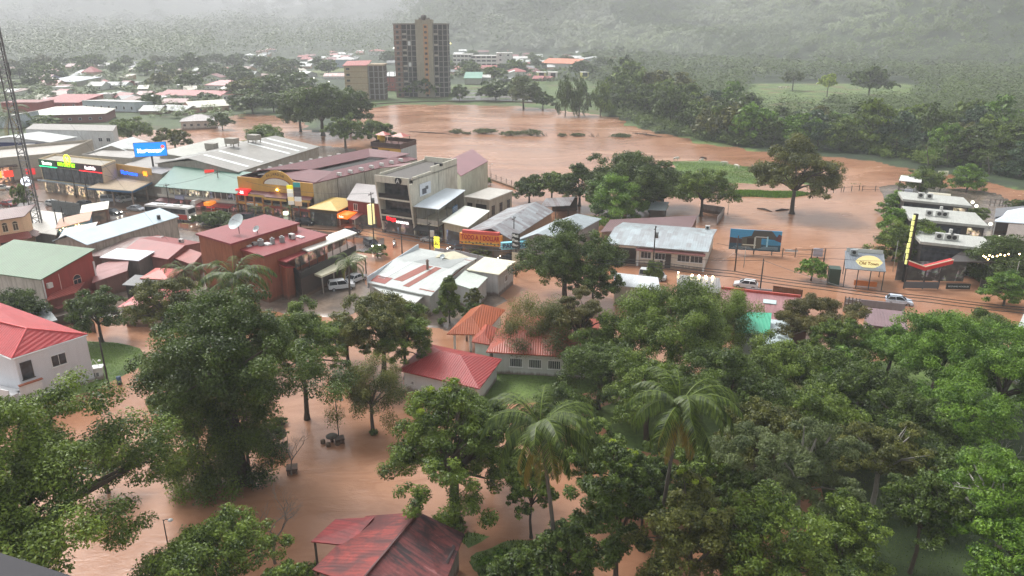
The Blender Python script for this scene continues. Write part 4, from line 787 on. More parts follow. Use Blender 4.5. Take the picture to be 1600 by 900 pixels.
# stucco house with arches at the far left
b = Bld('stucco_house', 'peach stucco house with two arched windows and a maroon lower roof at the left edge', 'house')
k = b.block((-60,350),(33,336),(46,330), 7.2, wall=wallm(s2l(226,186,148), .2)); k.roof('shedf', .8, over=.9, mat=roofm(s2l(106,66,62), .3)).walls()
for u in (.68,.86): k.win('f', u, 4.4, .95, 1.4, arch=True, fr=s2l(230,210,180), gl=glassm((.04,.02,.01,1)))
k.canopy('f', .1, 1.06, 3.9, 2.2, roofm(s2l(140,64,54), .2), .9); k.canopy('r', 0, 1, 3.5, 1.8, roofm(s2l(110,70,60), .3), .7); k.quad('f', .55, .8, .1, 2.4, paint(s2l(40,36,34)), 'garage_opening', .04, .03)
# scattered small roofs left of the red restaurant
simple('tin_house', 'maroon roofed house between the long warehouse wall and the red restaurant', 'house', (194,392),(262,404),(312,379), 3.6, s2l(150,90,78), 'gx', .9, s2l(150,62,58), over=.3, rust=.4)[1].ac(.8, .7, .9, .7)
simple('tin_house', 'house with a silver and rust patched roof below the warehouse wall', 'house', (140,400),(192,398),(252,374), 3.4, s2l(130,100,90), 'shedf', .5, s2l(126,84,78), rust=.6, patch=.5, c2=s2l(176,170,166))
simple('tin_shed', 'plain white sheet roofed shed beside the small dark tree', 'shed', (158,402),(216,407),(240,396), 3.8, s2l(120,110,104), 'shedf', .3, s2l(222,226,232), over=.2, rust=.05)
simple('tin_house', 'low house with faded maroon striped roof right of the green roof', 'house', (148,440),(196,428),(200,404), 3.0, s2l(130,90,80), 'shedr', .5, s2l(140,76,74), rust=.5, patch=.4, c2=s2l(176,130,126), ax='y')
simple('tin_house', 'small house with an orange pyramid roof above the big trees', 'house', (224,434),(262,436),(282,422), 3.2, s2l(130,100,88), 'hip', .9, s2l(200,92,76), rust=.15)
simple('tin_shed', 'dark walled shed with a grey lean-to roof beside the orange pyramid roof', 'shed', (196,444),(236,447),(252,437), 2.8, s2l(50,46,44), 'shedf', .3, s2l(110,112,112), rust=.3)
simple('bungalow', 'pink hipped roof bungalow half hidden by the giant tree', 'house', (192,478),(256,480),(290,455), 3.2, s2l(190,170,160), 'hip', 1.2, s2l(206,104,102), over=.5, rust=.08)
simple('tin_shed', 'rusty lean-to with pipes in front of the brick red wall', 'shed', (76,468),(118,456),(128,446), 2.5, s2l(120,60,50), 'shedf', .3, s2l(170,84,74), rust=.6)
simple('tin_shed', 'grey sagging shed roof behind the white house with the red roof', 'shed', (40,510),(84,500),(70,484), 2.6, s2l(110,60,50), 'shedf', .4, s2l(136,144,144), rust=.5)
simple('tin_shed', 'rust roofed strip beside the dish roof of the restaurant', 'shed', (262,398),(300,412),(314,400), 3.2, s2l(120,70,60), 'shedf', .4, s2l(160,80,70), rust=.4)
b, k = simple('painted_shop', 'shop with blue and pink murals and strings of warm lights near the mast', 'shop', (90,356),(138,344),(142,334), 3.8, s2l(96,140,170), 'shedf', .4, s2l(196,150,120), rust=.3)
k.quad('f', .05, .95, .2, 3.2, shopm(s2l(80,150,190), .35, 2), 'mural', .06, .04)
for i in range(9): b.part(MB().ball(k.pt(.08+i*.1, -.08, 3.3+.25*math.sin(i*1.4)), .09, 6), emis((1,.6,.2,1), 16), 'lamp')
simple('tin_house', 'white and cream patched roofs in front of the grey street hoarding', 'house', (38,360),(86,366),(98,340), 3.0, s2l(110,106,100), 'shedf', .9, s2l(206,202,190), rust=.3)
simple('tin_shed', 'white roofed workshop with a maroon strip beside the murals', 'shed', (92,376),(140,366),(150,352), 3.0, s2l(130,110,100), 'shedf', .5, s2l(216,214,206), rust=.2)
simple('cafe_roof', 'curved white roofed cafe with warm light beyond the murals', 'cafe', (128,332),(166,326),(168,318), 3.4, s2l(120,80,60), 'shedf', .4, s2l(232,232,214), rust=.05)[1].quad('f', .05, .95, .3, 2.8, shopm(s2l(210,130,60), .7, 1), 'shopfront', .06, .04)
# white house with red hipped roof, left edge
b = Bld('white_house', 'white two storey house with a bright red hipped roof and balcony at the left edge', 'house')
k = b.block((-16,551),(22,558),(134,524), 6.4, wall=wallm(s2l(216,218,222), .12)); k.walls()
zt_ = 6.4; rp = roofm(s2l(184,58,60), .25, .4)
EL, EF, ER, EB = P(-160,486,zt_), P(18,560,zt_), P(136,522,zt_), P(-30,462,zt_)
rA, rB = P(42,513,8.4), P(-60,488,8.4)
for q in ([EL,EF,rA,rB],[EF,ER,rA],[ER,EB,rB,rA],[EB,EL,rB]): b.part(MB().prism([b.loc(p_) for p_ in q], .16), rp, 'roof')
mb = MB(); [mb.tube([b.loc(p_+Vector((0,0,.03))), b.loc(q_+Vector((0,0,.03)))], .09, 5) for p_, q_ in ((EF,rA),(ER,rA),(rA,rB))]; b.part(mb, paint(s2l(226,96,98)), 'ridge_cap')
mb = MB(); [mb.tube([b.loc(p_-Vector((0,0,.14))), b.loc(q_-Vector((0,0,.14)))], .1, 4) for p_, q_ in ((EL,EF),(EF,ER),(ER,EB))]; b.part(mb, paint(WHITE), 'gutter')
# body below the hip: fill towards the west
g_ = [b.loc(P(-150,500,zt_)), b.loc(P(18,566,zt_))]
k.win('r', .56, 3.7, 1.7, 1.5, bars=1); k.win('r', .12, 3.4, 1.2, 2.1, name='balcony_door', fr=s2l(60,56,54), bars=0)
k.quad('r', -.08, .22, 2.3, 3.3, wallm(s2l(222,222,222), .1), 'balcony_front', 1.3, .12); k.quad('r', -.08, .24, 3.3, 3.42, paint(s2l(160,92,66)), 'balcony_cap', 1.45, .4); k.quad('r', -.08, .22, 2.1, 2.3, wallm(s2l(216,216,216), .1), 'balcony_floor', 1.3, 1.25)
k.quad('l', .0, .2, 2.3, 3.3, wallm(s2l(222,222,222), .1), 'balcony_front', 1.3, .12); k.quad('f', -2.5, 1.1, 2.3, 3.1, wallm(s2l(222,222,222), .1), 'balcony_front', 1.9, .12); k.quad('f', -2.5, 1.1, 2.1, 2.3, wallm(s2l(216,216,216), .1), 'balcony_floor', 1.9, 1.85); k.quad('f', -3, 0, -.3, 6.2, wallm(s2l(214,216,218), .12), 'west_wall', -.6, .2)
M_, L_ = k.face('f'); mb = MB(); [mb.box(-2.5*L_+i*.42, -1.9, .1, -2.5*L_+i*.42+.05, -1.85, 2.1, M_) for i in range(int(3.6*L_/.42))]; b.part(mb, paint(WHITE), 'security_bars')
# white metal garden gate + meter box
g = thing('garden_gate', 'white barred metal gate beside the white house', 'gate', P(120,586), 0); a_ = P(119,583)-P(120,586); c_ = P(139,578)-P(120,586); mb = MB()
for i in range(11): p_ = a_.lerp(c_, i/10); mb.box(p_.x-.025, p_.y-.025, 0, p_.x+.025, p_.y+.025, 2.4)
mb.build('bars', paint(WHITE), g); mb = MB(); [mb.tube([a_+Vector((0,0,z_)), c_+Vector((0,0,z_))], .035, 4) for z_ in (.2,1.2,2.35)]; mb.build('rails', paint(WHITE), g)
g = thing('meter_cabinet', 'white masonry meter cabinet with twin lamps by the garden gate', 'cabinet', P(152,594), R(20)); MB().box(-.8,-.45,-.2,.8,.45,1.7).build('body', wallm(s2l(220,220,216), .2), g); MB().box(-.95,-.6,1.702,.95,.6,1.86).build('cap', paint(WHITE), g)
MB().tube([(-.5,0,1.86),(0,0,2.9),(.5,0,1.86)], .05, 5).build('bracket', paint(WHITE), g); MB().box(-.3,-.48,.7,.0,-.452,1.2).box(.1,-.48,.7,.4,-.452,1.2).build('meter', paint(s2l(120,120,120)), g)
for x_ in (-.7,.7): MB().ball((x_,-.3,2.7), .2, 8, .6).build('lamp_head', paint(s2l(230,230,226)), g)
g = tag(MB().cyl(0,0,-.1,1.0,.3,.28,14).build('barrel', paint(s2l(60,84,110)), None, True, P(187,600)), 'blue barrel standing on the muddy path', 'barrel')
# patchwork roof house: centre
b = Bld('cafe_house', 'house with a patchwork roof of white and brown sheets beside the tiled house', 'house')
k = b.block((577,441),(672,461),(742,404), 3.5, wall=wallm(s2l(190,188,182), .4)); k.roof('gx', .9, over=.3, mat=roofm(s2l(198,204,200), .3, .4, 'x'), ax=.5).walls()
for q, cc in ((((.30,.12),(.45,.12),(.66,.49),(.50,.49)), s2l(150,78,60)), (((.52,.05),(.62,.05),(.80,.49),(.70,.49)), s2l(150,78,60)), (((.05,.1),(.16,.1),(.3,.49),(.22,.49)), s2l(222,226,226)), (((.0,.02),(.25,.02),(.27,.14),(.0,.14)), s2l(150,70,56)), (((.78,.05),(1.02,.05),(1.02,.9),(.86,.9)), s2l(150,84,66)), (((.3,.52),(.9,.52),(.9,.96),(.5,.96)), s2l(168,174,172))):
    b.part(MB().prism([k.pt(a, c, k.H(a, c)+.085) for a, c in q], .03), roofm(cc, .25, .3), 'roof_patch')
k.quad('l', 0, 1.0, 2.4, 4.4, roofm(s2l(200,208,214), .15), 'upstand', .4, .15); k.item(.62,.42, MB().cyl(0,0,0,1.4,.22,n=10).cyl(0,0,1.42,1.7,.35,.1,10), 'chimney', paint(s2l(120,100,90)))
k2 = b.block((582,446),(638,481),(668,456), 3.0, wall=wallm(s2l(170,168,160), .5)); k2.roof('flat', over=.3, mat=roofm(s2l(212,216,212), .15), name='porch_roof').walls()
k3 = b.block((708,442),(742,453),(760,434), 3.6, wall=wallm(s2l(196,196,192), .3)); k3.roof('flat', over=.2, mat=roofm(s2l(196,206,196), .1), name='annex_roof').walls()
dish('little grey dish on the patchwork roof', k, .62, .75, .45, R(45), R(-20), .4)
b, k = simple('annex', 'white cube annex with a cream flat roof beside the patchwork roofed house', 'building', (733,421),(778,428),(802,409), 4.0, s2l(200,200,198), 'flat', 0, s2l(226,222,198), over=.35, rust=.12, dirt=.35); k.wins('r', 1, 1.6, 1.1, 1.1)
b, k = simple('tin_house', 'low roof with a cream weathered gable north of the patchwork roof', 'house', (664,405),(720,412),(737,404), 3.4, s2l(150,140,130), 'gy', .9, s2l(214,208,180), over=.2, rust=.3)
# L-shaped tile roofed house in the middle
tla = roofm(s2l(168,56,54), .4, .3, 'x', tile=True); tl = roofm(s2l(180,82,56), .55, .3, 'x', tile=True); tl2 = roofm(s2l(190,98,54), .5, .3, 'x', tile=True)
b = Bld('tiled_house', 'white house with long orange and red tiled hipped roofs behind the feathery tree', 'house')
k = b.block((706,520),(752,521),(782,486), 3.3, wall=wallm(s2l(214,212,206), .15)); k.roof('hip', 1.7, over=.5, mat=tl2, name='orange_roof'); [b.part(MB().box(q.x-.15,q.y-.15,-.3,q.x+.15,q.y+.15,3.2), wallm(WHITE,.2), 'pillar') for q in (k.pt(.05,.05,0), k.pt(.6,.05,0), k.pt(.05,.6,0))]; k.quad('r', 0, 1, -.3, 3.2, k.wallm, 'wall', 0, .15); k.quad('b', 0, 1, -.3, 3.2, k.wallm, 'wall', 0, .15)
k = b.block((770,547),(915,556),(930,502), 3.5, wall=wallm(s2l(212,212,208), .2)); k.roof('hip', 2.6, over=.7, mat=tl, name='red_roof').walls(); k.wins('f', 4, 1.4, 1.6, 1.2, .15, .98, bars=5)
k = b.block((742,533),(765,537),(775,515), 3.2, wall=wallm(WHITE, .2)); k.roof('hip', 1.0, over=.4, mat=tl, name='porch_roof').walls()
b = Bld('tiled_annex', 'low white annex with a red tiled hipped roof beside the flooded yard', 'house')
k = b.block((631,577),(745,603),(776,563), 2.9, wall=wallm(s2l(222,222,222), .12)); k.roof('hip', 1.6, over=.55, mat=tla).walls(); k.win('f', .12, 1.1, .4, .5); k.win('f', .75, 1.0, 1.2, 1.0)
# rusty red roof at the bottom
b = Bld('rusty_house', 'house with a rust stained dark red ridge roof at the bottom edge', 'house')
k = b.block((490,925),(650,985),(735,845), 3.4, wall=wallm(s2l(150,146,136), .6)); 
zR = 5.2; rm1 = rustedm(s2l(122,62,60), s2l(52,40,42), s2l(160,110,108)); rm2 = rustedm(s2l(150,58,52), s2l(84,42,42), s2l(164,84,76))
A_ = [P(560,920,3.3), P(655,801,5.0), P(724,836,3.5), P(668,925,3.3)]
r0, r1 = P(655,800,5.1), P(560,915,5.1)
b.part(MB().prism([b.loc(q) for q in (r1, P(690,925,3.4), P(726,834,3.4), r0)], .1), rm1, 'east_roof'); b.part(MB().prism([b.loc(q) for q in (P(488,890,3.4), r1, r0, P(572,806,3.4))], .1), rm2, 'west_roof')
b.part(MB().prism([b.loc(q) for q in (P(486,846,3.3), P(545,852,3.6), P(585,808,4.0), P(524,811,3.3))], .1), rustedm(s2l(160,58,58), s2l(110,48,48), s2l(176,90,86)), 'porch_roof')
b.part(MB().tube([b.loc(r0+Vector((0,0,.05))), b.loc(r1+Vector((0,0,.05)))], .14, 6), roofm(s2l(90,44,42), .9), 'ridge_cap')
mb = MB(); wl_ = [b.loc(q) for q in (P(500,885,3.2), P(680,918,3.2), P(716,840,3.2), P(580,812,3.2))]
for i in range(4): p_, q_ = wl_[i], wl_[(i+1) % 4]; mb.add([(p_.x,p_.y,-.3),(q_.x,q_.y,-.3),(q_.x,q_.y,3.25),(p_.x,p_.y,3.25)], [(0,1,2,3)])
b.part(mb, k.B and wallm(s2l(150,146,136), .6), 'wall')
for q in (P(492,846,3.2), P(543,850,3.2)): q = b.loc(q); b.part(MB().box(q.x-.07,q.y-.07,-.3,q.x+.07,q.y+.07,3.2), barkm(), 'post')
b.part(MB().prism([b.loc(q) for q in (P(688,842,3.57), P(712,853,3.57), P(700,880,3.57), P(672,872,3.57))], .03), roofm(s2l(60,46,48), .9), 'roof_patch')
# clinic row on the flooded road
b = Bld('long_house', 'long white single storey house with a patched silver and brown roof in the flood', 'house')
k = b.block((950,379),(1103,392),(1116,359), 3.9, wall=wallm(s2l(214,206,192), .3)); k.roof('gx', .9, over=.5, mat=roofm(s2l(176,190,194), .25, .45, 'x', s2l(110,92,92), .45)).walls()
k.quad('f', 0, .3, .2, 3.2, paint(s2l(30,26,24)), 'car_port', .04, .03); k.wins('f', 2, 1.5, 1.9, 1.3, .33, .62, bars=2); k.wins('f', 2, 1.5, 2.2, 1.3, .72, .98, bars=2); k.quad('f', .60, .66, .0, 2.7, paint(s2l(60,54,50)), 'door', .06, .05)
k.quad('f', .55, .58, .4, 2.6, paint(s2l(60,54,50)), 'sidelight', .06, .05); k.canopy('f', .3, 1, 3.5, .9, roofm(s2l(150,100,96), .3), .3); k.ac(.93,.95,.9,.8); k.quad('f', .31, .33, 0, 3.6, paint(WHITE), 'pillar', .2, .15); k.quad('f', .98, 1.0, 0, 3.6, paint(WHITE), 'pillar', .2, .15)
b, k = simple('brown_roof_house', 'plain brown sheet roof house behind the long patched roof', 'house', (940,362),(1080,355),(1088,341), 3.4, s2l(120,92,80), 'shedf', .5, s2l(118,90,90), rust=.25, over=.2)
simple('tin_shed', 'small grey shed roof under the trees with a lamp beside it', 'shed', (1016,327),(1038,328),(1042,319), 3.0, s2l(70,60,52), 'shedf', .4, s2l(140,150,152), rust=.2)
b, k = simple('tin_house', 'narrow white roofed house at the near side of the flooded road behind the tree line', 'house', (962,445),(1030,453),(1026,438), 3.3, s2l(200,196,184), 'shedf', .4, s2l(214,220,222), over=.2, rust=.2); 
b, k = simple('tin_house', 'grey roofed shop with four bright floodlights on its edge by the white car', 'shop', (1060,452),(1126,458),(1122,438), 3.8, s2l(90,86,84), 'shedf', .3, s2l(130,128,128), over=.2, rust=.3)
for i in range(4): o = b.part(MB().ball(k.pt(.35+.17*i, .96, 4.35), .16, 8), emis((1,.82,.45,1), 26), 'floodlight')
k.item(.0,1.0, MB().ball((0,0,.4), .14, 6), 'floodlight', emis((1,.8,.4,1), 20))
b, k = simple('maroon_house', 'wide faded maroon roof along the flooded road with a skylight', 'house', (1128,490),(1262,506),(1250,470), 3.8, s2l(150,110,100), 'shedf', .5, s2l(140,92,94), over=.2, rust=.5, patch=.3, c2=s2l(170,124,124))
k.quad('b', 0, 1, 4.2, 4.7, roofm(s2l(190,80,64), .1), 'parapet_cap', .1, .3); k.item(.6,.65, MB().box(-.9,-.8,0,.9,.8,.12), 'skylight', paint(s2l(190,210,210)))
b, k = simple('pinkish_house', 'faded purple roof with a grey band half hidden by bright green crowns', 'house', (1356,507),(1416,514),(1410,492), 3.4, s2l(150,136,130), 'shedf', .4, s2l(134,108,112), over=.2, rust=.3)
b = Bld('water_tank_roof', 'teal awning with green rim over a white and teal yard roof behind the trees', 'awning')
k = b.block((1150,518),(1200,520),(1202,500), 4.2, wall=wallm(s2l(190,200,200), .3)); k.roof('shedf', .9, over=.2, mat=roofm(s2l(70,176,140), .1, .5)).walls()
k = b.block((1196,545),(1240,550),(1230,500), 3.8, wall=wallm(s2l(190,200,200), .3)); k.roof('flat', over=.2, mat=roofm(s2l(190,204,206), .1, .5), name='white_roof').walls()
simple('white_building', 'plain white walled building cut by the right edge of the view', 'building', (1588,520),(1680,560),(1700,470), 6.5, s2l(214,218,220), 'flat', 0, WSHEET, over=.1, rust=.1, dirt=.1)
simple('tin_house', 'small red roof glimpsed between dense crowns on the right', 'house', (1262,612),(1300,616),(1304,600), 3.0, s2l(150,100,90), 'gx', .7, s2l(176,56,52), rust=.2)
# three parallel white restaurant roofs with plants
for i, (fl, fr, br, lb) in enumerate([((1414,311),(1514,321),(1502,309),'farthest'), ((1425,341),(1539,352),(1520,333),'middle'), ((1442,377),(1554,389),(1532,371),'nearest')]):
    b = Bld('hall_roof', 'cream flat roofed hall with rooftop machines, the %s of the three parallel ones' % lb, 'building', 'parallel flat roofed halls of the riverside plaza')
    k = b.block(fl, fr, br, 5.4, wall=wallm(s2l(70,66,64), .3)); k.roof('flat', over=.5, mat=roofm(s2l(186,188,180), .25, .5), th=.5).walls(paint(s2l(60,58,58)))
    k.quad('f', .78, .98, 2.4, 4.6, shopm(s2l(230,200,140), .9, i), 'lit_window', .05, .04); k.quad('f', 0, .7, 1.2, 4.4, glassm(), 'glazing', .05, .04)
    for j, a_ in enumerate((.28, .42, .5)[:2+(i > 0)]): k.ac(a_, .35, 1.3, 1.2)
    if i: k.item(.46,.5, MB().cyl(0,0,0,1.8,.3,n=10), 'exhaust_stack', paint(s2l(200,200,196)))
b = Bld('open_kitchen', 'small white roofed open structure with tanks behind the farthest cream hall', 'shelter')
k = b.block((1406,282),(1438,285),(1440,277), 4.0); k.roof('flat', over=.2, mat=paint(WHITE), th=.15); [b.part(MB().box(q.x-.08,q.y-.08,-.4,q.x+.08,q.y+.08,3.95), paint(s2l(80,60,54)), 'post') for q in (k.pt(0,0,0), k.pt(1,0,0), k.pt(1,1,0), k.pt(0,1,0))]; b.part(MB().box(1.5,-1,-.2,3.4,.2,2), paint(s2l(190,196,206)), 'cabinet')
b.part(MB().tube([(7,-1,1.1),(12,-1,1.1)], .9, 12), paint(s2l(206,200,180)), 'gas_tank')
b = Bld('marquee', 'white peaked marquee tent at the right edge of the plaza', 'tent'); k = b.block((1556,346),(1640,352),(1640,338), 3.4); k.roof('hip', 2.4, over=.2, mat=paint(s2l(214,224,232), .5)); [b.part(MB().box(q.x-.08,q.y-.08,-.3,q.x+.08,q.y+.08,3.35), paint(WHITE), 'post') for q in (k.pt(0,0,0), k.pt(.5,0,0), k.pt(1,0,0))]
simple('shop_unit', 'grey roofed shed behind the white marquee', 'shed', (1556,338),(1600,334),(1600,326), 4.0, s2l(110,100,96), 'shedf', .5, s2l(128,130,134), rust=.3)
simple('deck_building', 'brown layered deck building below the marquee', 'building', (1576,374),(1650,380),(1650,356), 3.2, s2l(120,104,92), 'flat', 0, s2l(130,116,104), over=.6, rust=.4)
# red banner bar
b = Bld('bar', 'open bar with black walls under a swooping red and white edged awning in the flood', 'bar')
k = b.block((1418,412),(1478,413),(1500,398), 4.4, wall=paint(s2l(40,38,38))); M_, L_ = k.face('f')
for x0, x1, za, zc in ((0,.45,4.9,3.9),(.45,1.15,3.9,5.2)): b.part(MB().add([M_@Vector(q) for q in ((x0*L_,-.3,za-.6),(x1*L_,-.3,zc-.6),(x1*L_,-.3,zc+.1),(x0*L_,-.3,za+.1),(x0*L_,.9,za),(x1*L_,.9,zc))], [(0,1,2,3),(3,2,5,4)]), paint(s2l(206,36,36)), 'awning'); b.part(MB().tube([M_@Vector((x0*L_,-.35,za+.14)), M_@Vector((x1*L_,-.35,zc+.14))], .1, 5), paint(s2l(240,226,200)), 'awning_edge')
for u in (0,.5,.9): b.part(MB().box(u*L_,-.1,-.3,u*L_+.18,.1,3.7, M_), paint(s2l(40,36,36)), 'post')
k.quad('f', .0, .9, .2, 1.3, paint(s2l(90,92,96)), 'bar_front', .3, .1); k.quad('f', .05, 1.9, .1, 3.6, shopm(s2l(70,60,50), .3), 'interior', -4, .05); k.sign('f', 1.42, .15, 3.9, .95, 'RICE AND NOODLES', s2l(24,40,40), s2l(200,214,214), size=.36, out=.3)
b.part(MB().prism([k.pt(.9,.3,4.4), k.pt(2.4,.3,4.4), k.pt(2.4,1.5,4.4), k.pt(.9,1.5,4.4)], .2), paint(s2l(60,54,52)), 'flat_roof')
# street kiosk with oval cream sign
b = Bld('food_kiosk', 'grey roofed food kiosk with an oval cream sign standing in the flood', 'kiosk')
k = b.block((1322,419),(1382,424),(1378,404), 3.4, wall=paint(s2l(60,60,60))); k.roof('shedf', .8, over=.2, mat=roofm(s2l(120,128,136), .15, .4), th=.12)
for u, t in ((0,0),(.33,0),(.66,0),(1,0),(1,1),(0,1)): q = k.pt(u, t, 0); b.part(MB().box(q.x-.07,q.y-.07,-.5,q.x+.07,q.y+.07,k.H(u,t)-.06), paint(s2l(70,66,62)), 'post')
k.quad('b', 0, 1, 3.9, 4.9, paint(s2l(200,204,200)), 'rear_parapet', 0, .1); k.quad('f', .3, .9, .2, 1.1, paint(s2l(206,120,60)), 'counter', -1, .4); k.ac(.2,.8,1.2,1.0, s2l(150,156,160))
mb = MB(); M_, L_ = k.face('f'); mb.add([M_@Vector((.6*L_+2.1*math.cos(a)*(1-.12*abs(math.sin(2*a))), 1.1+.2*math.sin(a), 4.5+1.05*math.sin(a))) for a in np.linspace(0, 2*math.pi, 21)[:-1]], [tuple(range(20))]); b.part(mb, emis(s2l(240,226,160), .35), 'oval_sign')
text('Old Town', .8, paint(s2l(170,120,40)), 'lettering', .02, .02, b.root, M_@Matrix.Translation((.6*L_, 1.02, 4.2))@Matrix.Rotation(math.pi/2, 4, 'X'), 3.0)
k.item(.72,1.02, MB().tube([(0,0,-.4),(0,0,.3)], .04, 5), 'sign_stay', paint(DARK))
b.part(MB().box(-2.4,.5,-.4,-.6,2.6,2.9), paint(s2l(40,66,54)), 'side_store')
# ---------------------------------------------------------------- the town beyond the river
def fh(name, label, cat, xl, xr, yf, ye, depth, rk, rise, wc, rc, dy=0, over=.5, nwin=0, ww=1.2, wh=1.1, floors=1, group=None, rust=.25, patch=0, dirt=.3, zg=None, ax='x', swin=0, c2=None):
    zg = zg or 0; a = P(xl, yf, zg); c = P(xr, yf+dy, zg); e = c-a; n = Vector((-e.y, e.x, 0)).normalized(); z = max(zat(a.y, ye)-0, zg+2.2)
    b = Bld(name, label, cat, group); k = Block(b, a, c, c+n*depth, z, px=False, wall=wallm(wc, dirt), zbot=zg-3); k.roof(rk, rise, over, roofm(rc, rust, .6, ax, c2, patch)).walls()
    for fl in range(floors):
        if nwin: k.wins('f', nwin, zg+(z-zg)*(fl+.38)/floors, ww, wh, bars=0, sill=False)
        if swin: k.wins('r', swin, zg+(z-zg)*(fl+.38)/floors, ww, wh, bars=0, sill=False)
    return b, k
W1, W2, W3, PEA, BRN = s2l(204,206,206), s2l(226,226,220), s2l(176,176,168), s2l(206,176,150), s2l(140,116,100)
RR, RM, RG, RW, RGn = s2l(170,76,74), s2l(140,84,84), s2l(140,144,144), s2l(216,220,216), s2l(96,118,100)
